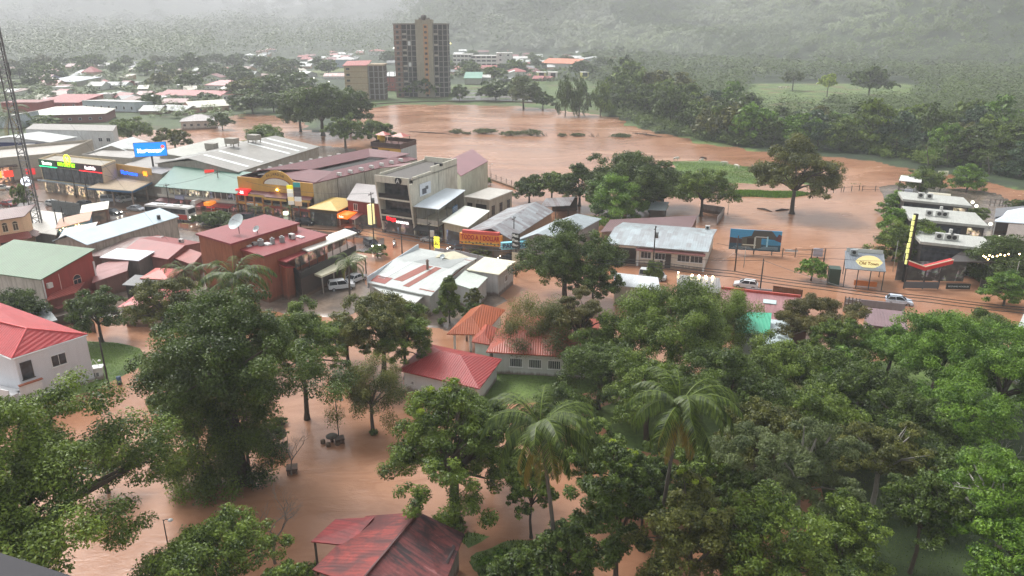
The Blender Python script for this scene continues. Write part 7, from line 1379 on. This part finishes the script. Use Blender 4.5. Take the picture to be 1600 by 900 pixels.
# ---------------------------------------------------------------- people on motorcycles, cattle
def skin_mesh(name, verts, edges, radii, mat, sub=2):
    me = bpy.data.meshes.new(name); me.from_pydata(verts, edges, []); o = bpy.data.objects.new(name, me); C.objects.link(o); sk = o.modifiers.new('s', 'SKIN'); sk.use_smooth_shade = True
    for i, r_ in enumerate(radii): v = me.skin_vertices[0].data[i]; r_ = r_ if isinstance(r_, tuple) else (r_, r_); v.radius = r_; v.use_root = (i == 0)
    o.modifiers.new('u', 'SUBSURF').levels = sub; dg = bpy.context.evaluated_depsgraph_get(); m2 = bpy.data.meshes.new_from_object(o.evaluated_get(dg)); bpy.data.objects.remove(o); bpy.data.meshes.remove(me); m2.name = name; m2.materials.clear(); m2.materials.append(mat); return m2
def person(label, px, py, rz, coat, pose='ride', zb=0.0, trousers=s2l(40,44,52)):
    root = thing('person', label, 'person', P(px, py)+Vector((0,0,zb)), rz)
    if pose == 'ride':
        v = [(0,0,.85),(.08,0,1.1),(.14,0,1.35),(.16,0,1.47),(.2,0,1.62),(.16,.19,1.38),(.36,.26,1.15),(.58,.28,1.08),(.16,-.19,1.38),(.36,-.26,1.15),(.58,-.28,1.08),(.02,.1,.82),(.42,.17,.74),(.3,.17,.38),(.42,.17,.32),(.02,-.1,.82),(.42,-.17,.74),(.3,-.17,.38),(.42,-.17,.32)]
    else:
        v = [(0,0,.95),(0,0,1.15),(0,0,1.35),(0,0,1.5),(.02,0,1.66),(0,.19,1.4),(.03,.24,1.12),(.1,.25,.9),(0,-.19,1.4),(.03,-.24,1.12),(.1,-.25,.9),(0,.1,.9),(.03,.11,.5),(0,.11,.08),(.12,.12,.04),(0,-.1,.9),(-.03,-.11,.5),(-.04,-.11,.08),(.08,-.12,.04)]
    e = [(0,1),(1,2),(2,3),(3,4),(2,5),(5,6),(6,7),(2,8),(8,9),(9,10),(0,11),(11,12),(12,13),(13,14),(0,15),(15,16),(16,17),(17,18)]
    r_ = [(.16,.12),(.15,.11),(.17,.12),.06,.1,.07,.05,.035,.07,.05,.035,.09,.07,.05,.05,.09,.07,.05,.05]
    link('body', skin_mesh('body', v, e, r_, paint(coat, .5)), root); h = v[4]
    link('helmet' if pose == 'ride' else 'hair', MB().ball((h[0], h[1], h[2]+.04), .145 if pose == 'ride' else .115, 12, 1.1).mesh('helmet', paint(s2l(40,42,46) if pose == 'ride' else s2l(28,22,20), .3), True), root)
    return root
def motorcycle(label, px, py, rz):
    root = thing('motorcycle', label, 'motorcycle', P(px, py), rz)
    for x_ in (-.62, .66):
        n = 18; mb = MB(); [mb.tube([(x_+.28*math.cos(6.283*i/n), 0, .3+.28*math.sin(6.283*i/n)), (x_+.28*math.cos(6.283*(i+1)/n), 0, .3+.28*math.sin(6.283*(i+1)/n))], .05, 5) for i in range(n)]; w_ = mb.build('wheel', paint(s2l(24,24,24), .8), root); MB().tube([(x_,-.04,.3),(x_,.04,.3)], .06, 8).build('hub', paint(GREY), w_)
    MB().tube([(-.5,0,.72),(.1,0,.7),(.4,0,.86)], [.12,.15,.13], 8).build('tank', paint(s2l(150,30,30), .3), root); MB().box(-.75,-.13,.76,.05,.13,.86).build('seat', paint(DARK), root); MB().box(-.2,-.13,.3,.25,.13,.6).build('engine', paint(s2l(90,90,94)), root)
    MB().tube([(.66,.08,.3),(.42,.08,.98)], .035, 5).tube([(.66,-.08,.3),(.42,-.08,.98)], .035, 5).tube([(.42,-.33,1.02),(.42,.33,1.02)], .025, 5).build('fork', paint(GREY), root); MB().ball((.55,0,.9), .11, 8).build('headlight', emis((1,.95,.85,1), 5), root)
for x, y, rz, lc, lb, cc in ((617,386,R(-100),'motorcycle ridden through the flooded bend by the dark car','rider in a white rain cape on the motorcycle by the dark car',s2l(214,216,220)),(712,399,RD+math.pi,'motorcycle passing the corrugated fence','rider in a pale jacket passing the corrugated fence',s2l(150,156,166)),(1024,432,RD,'motorcycle beside the silver van','rider in a dark coat beside the silver van',s2l(50,54,60))):
    motorcycle(lc, x, y, rz); person(lb, x, y, rz, cc)
person('person in a light shirt standing at the red neon shop front', 623, 366, R(-90), s2l(150,170,190), 'stand'); person('person in white standing by the shop left of the orange fascia', 704, 362, R(-90), s2l(220,222,226), 'stand'); person('person in dark clothes under the yellow awning', 508, 344, R(-90), s2l(60,60,66), 'stand')
for x, y, lb_, cc_ in ((90,300,'person in red at the corner store front',s2l(160,50,46)),(300,326,'person in white before the 19 sign shop',s2l(210,210,206)),(352,330,'person in blue at the east end of the green roofed shops',s2l(60,80,120)),(440,346,'person in grey between the short palms of the arcade',s2l(120,120,120)),(566,360,'person in black under the subs sign',s2l(36,36,38)),(640,368,'person in yellow on the steps before the neon shop',s2l(200,180,60)),(696,366,'person in dark blue at the pavilion foot',s2l(50,56,80)),(760,374,'person wading before the orange fascia',s2l(150,140,130))): person(lb_, x, y, R(-90), cc_, 'stand')
def cow(label, px, py, rz, col, group=None):
    root = thing('cow', label, 'cow', P(px, py)+Vector((0,0,.28)), rz, group)
    v = [(-.75,0,1.15),(-.3,0,1.1),(.2,0,1.08),(.6,0,1.15),(.9,0,1.25),(1.15,0,1.0),(1.35,0,.75)] ; e = [(i, i+1) for i in range(6)]; r_ = [.26,.32,.34,.28,.17,.13,.09]
    for bx, by in ((-.7,.2),(-.7,-.2),(.55,.18),(.55,-.18)):
        i = len(v); back = bx < 0; v += [(bx, by, .85), (bx+(-.12 if back else .03), by, .5), (bx-.02, by, .05)]; e += [(0 if back else 3, i), (i, i+1), (i+1, i+2)]; r_ += [.14 if back else .11, .07, .055]
    i = len(v); v += [(-1.0,0,1.1), (-1.08,0,.55)]; e += [(0, i), (i, i+1)]; r_ += [.04, .03]
    link('body', skin_mesh('body', v, e, r_, paint(col, .7), 1), root); MB().tube([(1.1,.1,1.08),(1.15,.28,1.12)], [.05,.02], 5).tube([(1.1,-.1,1.08),(1.15,-.28,1.12)], [.05,.02], 5).build('ears', paint(col, .7), root)
cow('dark horse like cow grazing at the top of the grass spit', 1099, 253, R(160), s2l(70,48,40)); cow('white cow beside the dark one on the grass spit', 1095, 256, R(30), s2l(214,206,192)); cow('white cow in the middle of the grass spit', 1132, 260, R(170), s2l(214,206,192)); cow('white cow farthest right on the grass spit', 1151, 265, R(120), s2l(220,212,200)); cow('pale calf at the left of the grass spit', 1056, 253, R(20), s2l(206,200,190))
for i in range(3): cow('tiny white cow grazing in the far misty pasture', 1218+i*5, 139+i%2, R(40*i), s2l(220,216,206), 'white cattle of the far pasture')
# ---------------------------------------------------------------- poles, cables, lamps, signs, mast
def pole(label, fx, fy, ytop, r=.14, name='utility_pole', cat='utility pole', arms=1, col=(.05,.04,.035,1), lamp=0, drum=0):
    b = P(fx, fy); h = zat(b.y, ytop); root = thing(name, label, cat, b); MB().cyl(0, 0, -.5, h, r, r*.7, 10).build('shaft', barkm(col), root, True)
    for i in range(arms): mb = MB().box(-.9,-.06,h-.5-i*.7,.9,.06,h-.38-i*.7); o = mb.build('crossarm', barkm(col), root); o.rotation_euler.z = RD+R(90); [MB().cyl(x_,0,h-.38-i*.7,h-.22-i*.7,.05,n=6).build('insulator', paint(s2l(120,110,100)), o) for x_ in (-.8,0,.8)]
    if drum: MB().cyl(.35, 0, h-2.2, h-1.2, .28, n=10).build('transformer', paint(s2l(110,112,112)), root, True)
    if lamp: MB().tube([(0,0,h-.6),(.9,-.3,h-.2),(1.5,-.5,h-.15)], .04, 5).build('arm', paint(GREY), root); MB().ball((1.6,-.55,h-.2), .2, 8, .5).build('lamp_head', emis((1,.95,.8,1), 4) if lamp > 1 else paint(WHITE), root)
    return Vector((b.x, b.y, h))
PO = [(346,318,267,'dark pole before the green roofed shop row'),(267,337,287,'dark pole beside the coach'),(585,388,300,'tall dark pole before the subs shop'),(629,407,366,'short black post in the flooded bend'),(672,391,347,'black pole beside the yellow lit sign'),(803,395,338,'thin pole before the orange fascia'),
      (1020,421,353,'dark pole before the long white house'),(1187,458,404,'black pole beside the white hatchback'),(1148,424,368,'dark pole in front of the blue pool billboard'),(1284,430,388,'dark post behind the round green tree'),(95,378,327,'dark pole by the murals, left of a pair'),(106,376,322,'dark pole by the murals, right of a pair'),(170,604,527,'leaning black pole by the meter cabinet'),(120,310,257,'dark pole before the corner store, left of a pair'),(138,312,268,'dark pole before the corner store, right of a pair')]
tops = {}
for x, y, t_, lb in PO: tops[x] = pole(lb, x, y, t_, r=.13, arms=1 if x in (346,267,585,1020,1187,803,672) else 0, drum=1 if x in (585,1020) else 0)
for x, y, t_, lb in ((1016,332,280,'pale thin lamp post under the dark trees'),(1395,424,376,'pale thin pole left of the lit strip sign'),(1406,437,395,'shorter pale pole right beside the strip sign'),(1580,462,408,'pale pole at the right end of the poster fence'),(1162,418,385,'thin post behind the pool billboard'),(1137,335,318,'thin post standing in the brown water above the block wall')): pole(lb, x, y, t_, r=.07, arms=0, col=(.35,.34,.3,1))
def cable(label, pts, sag=.5, r=.035, group=None):
    mb = MB()
    for a_, c_ in zip(pts, pts[1:]):
        n = 8; L_ = (c_-a_).length; q = [a_.lerp(c_, i/n)-Vector((0,0,4*sag*(i/n)*(1-i/n)*L_/40)) for i in range(n+1)]; mb.tube(q, r, 4, False)
    tag(mb.build('power_cable', paint(DARK)), label, 'cable', group)
def W(px, py, z): return P(px, py, z)
for dz, dy, lb in ((0,0,'thick black power cable along the near side of the flooded road'),(0,4,'second black power cable just below the thick one along the road'),(0,9,'lowest thin cable along the near side of the road')):
    cable(lb, [W(560,350+dy,8), W(672,372+dy,8), W(800,384+dy,8), W(900,398+dy,8), W(1020,408+dy,8), W(1148,424+dy,8), W(1290,444+dy,8), W(1450,463+dy,8), W(1640,484+dy,8)], .35, .05)
cable('thin cable across the flooded plot to the food kiosk', [W(1120,380,7), W(1187,392,7), W(1290,388,7), W(1396,384,7), W(1500,398,7), W(1620,408,7)], .4, .03)
cable('thin cable behind the round green tree', [W(1115,404,5), W(1210,396,5), W(1300,404,5), W(1400,408,5)], .5, .025)
cable('cable from the pole by the coach to the pole before the shop row', [tops[267]-Vector((0,0,.3)), tops[346]-Vector((0,0,.3)), tops[585]-Vector((0,0,.3))], 1.2, .03)
cable('cable crossing above the wet road on the far left', [W(-60,262,9), tops[120], tops[267]-Vector((0,0,.3))], 1.0, .03)
cable('cable over the maroon roof to the black pole', [W(1020,400,8), tops[1187]-Vector((0,0,.3)), W(1400,470,7)], .6, .03)
cable('thin lines over the left roofs from the murals', [tops[95], tops[267], W(420,330,9)], 1.0, .025)
# park lamps and tables in the flooded yard
def park_lamp(label, fx, fy, yt):
    b = P(fx, fy); h = zat(b.y, yt); root = thing('park_lamp', label, 'street lamp', b); MB().cyl(0,0,-.4,h,.06,.045,8).build('post', paint(s2l(50,48,46)), root, True); MB().tube([(0,0,h-.1),(.25,0,h+.05),(.5,0,h)], .04, 6).build('arm', paint(s2l(60,58,56)), root); MB().ball((.6,0,h-.05), .22, 10, .6).build('lamp_head', paint(s2l(206,208,206)), root, True)
park_lamp('park lamp on a slim dark post beside the round table in the flood', 530, 689, 624); park_lamp('leaning park lamp in the flood near the bottom left', 262, 850, 812); park_lamp('lamp standing over the river wall behind the cream hall', 766, 291, 256); park_lamp('lamp at the back of the maroon roofed hall by the river', 702, 268, 246)
b_ = P(519,690); t = thing('picnic_table', 'round stone table ringed by a bench in the flooded yard', 'table', b_); MB().cyl(0,0,.62,.72,.62,n=20).build('table_top', wallm(s2l(70,70,62), .6), t, True); MB().cyl(0,0,-.5,.62,.18,n=10).build('pedestal', wallm(s2l(70,66,58), .6), t, True)
for a in (200,260,320): MB().cyl(.95*math.cos(R(a)),.95*math.sin(R(a)),-.4,.36,.26,n=12).build('stool', wallm(s2l(66,78,50), .7), t, True)
def crate(label, x, y, s, rz):
    t = thing('waste_bin', label, 'bin', P(x, y), rz); MB().box(-s/2,-s/2,.55,s/2,s/2,.66).build('lid', wallm(s2l(60,52,46), .6), t)
    for x_ in (-1,1):
        for y_ in (-1,1): MB().box(x_*s*.4-.05,y_*s*.4-.05,-.4,x_*s*.4+.05,y_*s*.4+.05,.549).build('leg', wallm(s2l(44,38,34), .5), t)
    MB().box(-s*.33,-s*.33,.05,s*.33,s*.33,.42).build('box', wallm(s2l(90,82,74), .5), t)
crate('dark square bin frame right of the round stone table', 531, 692, 1.0, R(20)); crate('dark square bin frame alone in the flood below the vine covered trunk', 457, 738, 1.1, R(15))
tag(MB().cyl(0,0,-.4,.55,.32,.22,10).build('tree_stump', barkm((.05,.04,.03,1)), None, True, P(438,661)), 'dark tree stump poking out of the flooded yard', 'stump')
# lattice mast
b0 = P(66,372); top = Vector((P(3,-30,48).x, 0, 0)); Ym = b0.y; H_ = 62.0; tp = Vector((b0.x+1.0, Ym, H_)); ms = thing('lattice_mast', 'tall grey lattice radio mast with antennas on the left', 'mast', b0)
mb = MB(); rd_ = MB(); nseg = 42; cr = [(.55*math.cos(R(a)), .55*math.sin(R(a))) for a in (90,210,330)]; cr = [(a_*2.0, c_*2.0) for a_, c_ in cr]
for cx, cy in cr: mb.tube([(cx, cy, -.5), (cx*.8, cy*.8, H_)], .13, 5)
mb.build('legs', paint(s2l(96,96,96), .5), ms)
for i in range(nseg):
    z0_, z1_ = H_*i/nseg, H_*(i+1)/nseg
    for j in range(3): a_, c_ = cr[j], cr[(j+1)%3]; f0, f1 = 1-.2*z0_/H_, 1-.2*z1_/H_; rd_.tube([(a_[0]*f0, a_[1]*f0, z0_), (c_[0]*f1, c_[1]*f1, z1_)], .07, 4, False); rd_.tube([(a_[0]*f1, a_[1]*f1, z1_), (c_[0]*f1, c_[1]*f1, z1_)], .07, 4, False)
rd_.build('bracing', paint(s2l(150,150,150), .5), ms)
MB().tube([(.4,-.4,0),(.3,-.35,H_)], .1, 6).build('feeder_cable', paint(s2l(50,50,52)), ms)
for z_, dx in ((44,1.1),(34,1.0),(40,-1.1),(50,.9)): o = MB().box(dx-.12,-.5,z_-1.2,dx+.12,-.3,z_+1.2).build('panel_antenna', paint(s2l(80,80,82)), ms); MB().tube([(0,0,z_),(dx,-.4,z_)], .04, 4).build('bracket', paint(GREY), o)
MB().tube([(1.0,-.6,30),(1.0,-.6,38)], .05, 5).build('whip_antenna', paint(GREY), ms); MB().tube([(-1.3,-.4,30),(-1.3,-.4,37)], .04, 5).build('whip_antenna', paint(GREY), ms)
for k_, (px, py) in enumerate(((-120,470),(300,420))): cable(['guy wire of the mast running left','guy wire of the mast running right'][k_], [b0+Vector((0,0,40)), P(px, py)], .2, .02)
ls = thing('round_sign', 'round white lit shop sign on a post behind the mast', 'sign', P(51,330), R(15)); MB().cyl(0,0,-.2,6,.12,n=8).build('post', paint(GREY), ls); MB().tube([(0,-.2,7.2),(0,.2,7.2)], 1.1, 20).build('face', emis(s2l(236,240,250), .9), ls); text('LA', 1.0, paint(s2l(30,60,110)), 'lettering', .02, .02, ls, Matrix.Translation((0,-.23,7.2))@Matrix.Rotation(math.pi/2, 4, 'X'))
# blue pole sign Mas x menos
b = P(246,300); h0 = zat(b.y, 244); h1 = zat(b.y, 224); sg = thing('pole_sign', 'big lit blue sign reading Mas×menos on a tall dark pole', 'sign', b, R(20)); MB().cyl(0,0,-.2,h0,.28,.24,12).build('pole', paint(s2l(46,38,34)), sg, True)
MB().box(-3.9,-.35,h0,3.9,.35,h1+.3).build('box', paint(s2l(36,34,44)), sg); fc = MB().box(-3.8,-.38,h0+.08,3.8,-.36,h1+.22).build('face', emis(s2l(0,120,224), .85), sg)
text('Mas×menos', 1.5, emis(s2l(255,255,255), 1.3), 'lettering', .02, .05, fc, Matrix.Translation((-.35,-.4,(h0+h1)/2-.15))@Matrix.Rotation(math.pi/2, 4, 'X'), 5.6)
mb = MB(); n = 14; mb.add([(3.0+.45*math.cos(6.283*i/n), -.4, (h0+h1)/2+.75+.45*math.sin(6.283*i/n)) for i in range(n)], [tuple(range(n))]); mb.build('emblem', emis(s2l(236,84,60), 1.0), fc)
MB().tube([(1.4,-.42,(h0+h1)/2-.75),(2.4,-.42,(h0+h1)/2-.3),(3.3,-.42,(h0+h1)/2+.35)], [.12,.2,.1], 5).build('swoosh', emis(s2l(255,255,255), 1.2), fc)
# red and yellow small pole sign, shop totem, yellow sign, black pylon, strip sign
def polesign(label, fx, fy, y0, y1, w_, cols, rz, lit=1.0, txt=None, name='pole_sign', two=True, tc=WHITE):
    b = P(fx, fy); z0_, z1_ = zat(b.y, y1), zat(b.y, y0); sg = thing(name, label, 'sign', b, rz); MB().cyl(0,0,-.3,z0_+.1,.12,.1,8).build('pole', paint(s2l(40,38,38)), sg, True); n = len(cols)
    for i, c_ in enumerate(cols): zz = z1_-(z1_-z0_)*(i+1)/n; o = MB().box(-w_/2,-.15,zz+.04,w_/2,.15,zz+(z1_-z0_)/n-.04).build('panel', emis(c_, lit) if lit else paint(c_), sg)
    if txt: text(txt, (z1_-z0_)*.35, paint(tc), 'lettering', .02, .02, o, Matrix.Translation((0,-.17,(z0_+z1_)/2))@Matrix.Rotation(math.pi/2, 4, 'X'), w_*.75)
    return sg
polesign('small red and yellow lit sign above the green shop roof', 333, 312, 265, 275, 2.3, [s2l(206,50,40), s2l(255,236,120)], R(10), .6)
polesign('totem of pale shop panels topped with yellow in front of the ochre centre', 459, 356, 289, 320, 1.3, [s2l(250,240,30), s2l(240,240,220), s2l(206,206,200), s2l(230,206,150), s2l(200,196,186)], R(-10), .22, name='shop_totem')
polesign('totem with a teal emblem and dark panels right of the yellow topped one', 470, 356, 285, 322, 1.5, [s2l(40,130,130), s2l(60,54,54), s2l(70,60,60), s2l(200,200,196), s2l(190,160,130)], R(-10), .25, name='shop_totem')
polesign('yellow lit street sign with black figures by the corrugated fence', 683, 398, 370, 391, 1.0, [s2l(240,226,60)], R(-15), 1.2, '8N', tc=DARK)
polesign('white transformer box sign beside the black street pole', 676, 385, 360, 370, .8, [s2l(206,206,204)], R(-15), 0)
pg = polesign('tall black pylon with white shop names left of the big dark tree', 806, 432, 364, 388, 1.5, [s2l(30,30,30)]*4, R(-35), 0, name='sign_pylon')
P_ = P(806,432); zt_, zb_ = zat(P_.y, 362), zat(P_.y, 412)
for i, wd in enumerate(('Maxi', 'Pan', 'Bar')): text(wd, .7, paint(WHITE), 'lettering', .02, .02, pg, Matrix.Translation((0,-.18,zt_-.7-i*.85))@Matrix.Rotation(math.pi/2, 4, 'X'), 1.2)
MB().box(-.75,-.15,zb_,.75,.15,zb_+2.1).build('panel', paint(s2l(206,196,170)), pg)
b = P(1412,440); z1_, z0_ = zat(b.y, 334), zat(b.y, 412); sg = thing('strip_sign', 'tall narrow black strip sign with a lit pale edge by the plaza trees', 'sign', b, R(5)); MB().box(-.25,-.3,-.4,.25,.3,z1_).build('mast', paint(s2l(24,24,26)), sg)
rr_ = random.Random(2)
for i in range(9): zz = z0_+(z1_-z0_)*i/9; MB().box(-.6+rr_.uniform(-.1,.1),-.34,zz,-.26,-.05,zz+(z1_-z0_)/9*.8).build('lit_strip', emis(s2l(240,244,150), .3), sg)
polesign('cream square sign board over the trees behind the plaza', 1468, 300, 267, 275, 2.6, [s2l(226,224,196)], 0, 0)
# billboard with house and blue sky
a_, c_ = P(1138,394,.2), P(1218,399,.2); A2 = P(1138,357,6.0); bb = thing('billboard', 'wide billboard showing a grey roofed house, blue sky and a pool', 'billboard', (a_.x, a_.y, 0), math.atan2(c_.y-a_.y, c_.x-a_.x)); Wb = (c_-a_).length; zb_, zt_ = zat(a_.y, 389), zat(a_.y, 357.5)
MB().box(0,0,zb_,Wb,.2,zt_).build('board', paint(s2l(60,150,196)), bb); H0 = zt_-zb_
def shp(pts, c_, nm='picture', o=.012):
    m_ = MB(); m_.add([(x*Wb, -o, zb_+z*H0) for x, z in pts], [tuple(range(len(pts)))]); m_.build(nm, paint(c_, .3), bb)
shp([(0,0),(1,0),(1,.32),(0,.32)], s2l(34,84,104), o=.004); shp([(0,.32),(.25,.32),(.25,.55),(0,.6)], s2l(74,56,56), o=.006); shp([(.18,.58),(.42,.72),(.46,1),(.8,1),(.97,.55),(.6,.62)], s2l(70,74,70), o=.008); shp([(.24,.1),(.62,.1),(.62,.62),(.24,.6)], s2l(86,88,76), o=.010)
shp([(.34,.3),(.5,.3),(.5,.6),(.34,.6)], s2l(40,38,34), o=.014); shp([(.26,.24),(.52,.24),(.52,.29),(.26,.29)], s2l(214,220,200), o=.016); shp([(.66,.3),(.95,.3),(.95,.52),(.66,.52)], s2l(50,140,180), o=.012); shp([(.72,.2),(.75,.2),(.75,.72),(.72,.72)], s2l(150,210,230), o=.016); shp([(.5,.66),(.74,.66),(.74,.7),(.5,.7)], s2l(206,214,206), o=.018); shp([(.48,.1),(.51,.1),(.51,.66),(.48,.66)], s2l(190,200,190), o=.017); shp([(.88,.55),(1,.45),(1,.8),(.94,.86)], s2l(90,48,56), o=.014)
for i in range(6): shp([(.05+.03*i,.06+.05*(i%3)),(.45-.02*i,.06+.05*(i%3)),(.45-.02*i,.075+.05*(i%3)),(.05+.03*i,.075+.05*(i%3))], s2l(170,200,210), 'caption', .02); shp([(.55+.04*i,.08+.04*(i%4)),(.95,.08+.04*(i%4)),(.95,.095+.04*(i%4)),(.55+.04*i,.095+.04*(i%4))], s2l(170,200,210), 'caption', .02)
for x_ in (.15,.5,.85): MB().cyl(x_*Wb,.35,-.5,zt_-.2,.12,n=8).build('post', paint(s2l(80,78,76)), bb)
b = P(1277,402); polesign('grey notice board on the wire fence by the round green tree', 1277, 403, 388, 401, 1.7, [s2l(176,180,196)], R(-10), 0); 
tg = tag(MB().box(-1.2,-.05,.3,1.2,.05,.8).build('notice_board', paint(WHITE), None, False, P(1236,396), R(-10)), 'small white board on the wire fence right of the billboard', 'sign')
# distant street lights of the town
LI = [(38,114),(49,116),(80,101),(100,104),(140,150),(148,129),(196,127),(239,124),(395,119),(414,130),(437,127),(460,112),(490,122),(514,128),(615,75),(704,68),(841,75),(837,81),(817,80),(914,103),(880,98),(934,101),(945,85),(1018,84),(235,168),(298,203),(305,203),(270,177),(36,171),(98,176),(866,100),(852,84),(958,80),(418,77),(284,70)]
for i, (x, y) in enumerate(LI):
    Yp = 420 if y > 150 else (600 if y > 118 else 900 if y > 90 else 1300); zz = zat(Yp, y); p_ = P(x, y, zz) if abs(zz-EYE) > .5 else Vector(((x-800)/F_PX*Yp, Yp, zz)); wy = i in (0,2,7,8,9,15,18,19)
    t = thing('street_light', ('warm yellow' if wy else 'pale white')+' street light glowing in the misty town', 'street light', (p_.x, p_.y, 0), 0, 'warm yellow street lights of the misty town' if wy else 'pale street lights of the misty town'); MB().cyl(0,0,-1,zz,.1,.07,6).build('post', paint(GREY), t); MB().ball((0,0,zz), .55*Yp/700, 8).build('lamp', emis((1,.82,.3,1) if wy else (1,.96,.86,1), 5), t)
# strings of warm lamps on the dark tree at the right and the plaza globes
for i, (x, y) in enumerate([(1540,402),(1546,399),(1551,401),(1558,400),(1563,398),(1570,399),(1576,397),(1544,405),(1593,397),(1537,400)]):
    p_ = P(x, y, 6.6); tag(MB().ball((0,0,0), .13, 6).build('string_lamp', emis((1,.72,.3,1), 14), None, False, p_), 'warm string lamp in the dark spreading tree', 'lamp', 'warm string lamps in the dark tree')
for i, (x, y, lb) in enumerate([(1518,316,'globe lamp by the corner of the farthest cream hall'),(1524,322,'globe lamp just below the farthest hall corner lamp'),(1534,333,'globe lamp between the farthest and the middle hall'),(1546,350,'globe lamp by the corner of the middle cream hall'),(1560,371,'globe lamp by the corner of the nearest cream hall'),(1536,424,'large white globe lamp under the dark spreading tree')]):
    b = P(x, y+8); h = zat(b.y, y); t = thing('globe_lamp', lb, 'lamp', b); MB().cyl(0,0,-.3,h,.06,n=6).build('post', paint(GREY), t); MB().ball((0,0,h), .42, 12).build('globe', emis(s2l(250,248,226), 1.0), t, True)
# grey window ledge of the viewer's own building, lower left corner
a_, c_ = P(-160,812,39.6), P(150,912,39.6); cc = thing('balcony_rail', 'blurred grey metal balcony rail across the lower left corner', 'railing', a_)
d_ = (c_-a_); mb = MB(); n_ = Vector((-d_.y, d_.x, 0)).normalized()*-.35; mb.prism([Vector((0,0,0))-d_*.6, d_*1.6, d_*1.6+n_, -d_*.6+n_], .06); mb.build('top_rail', paint(s2l(44,43,48), .75), cc)
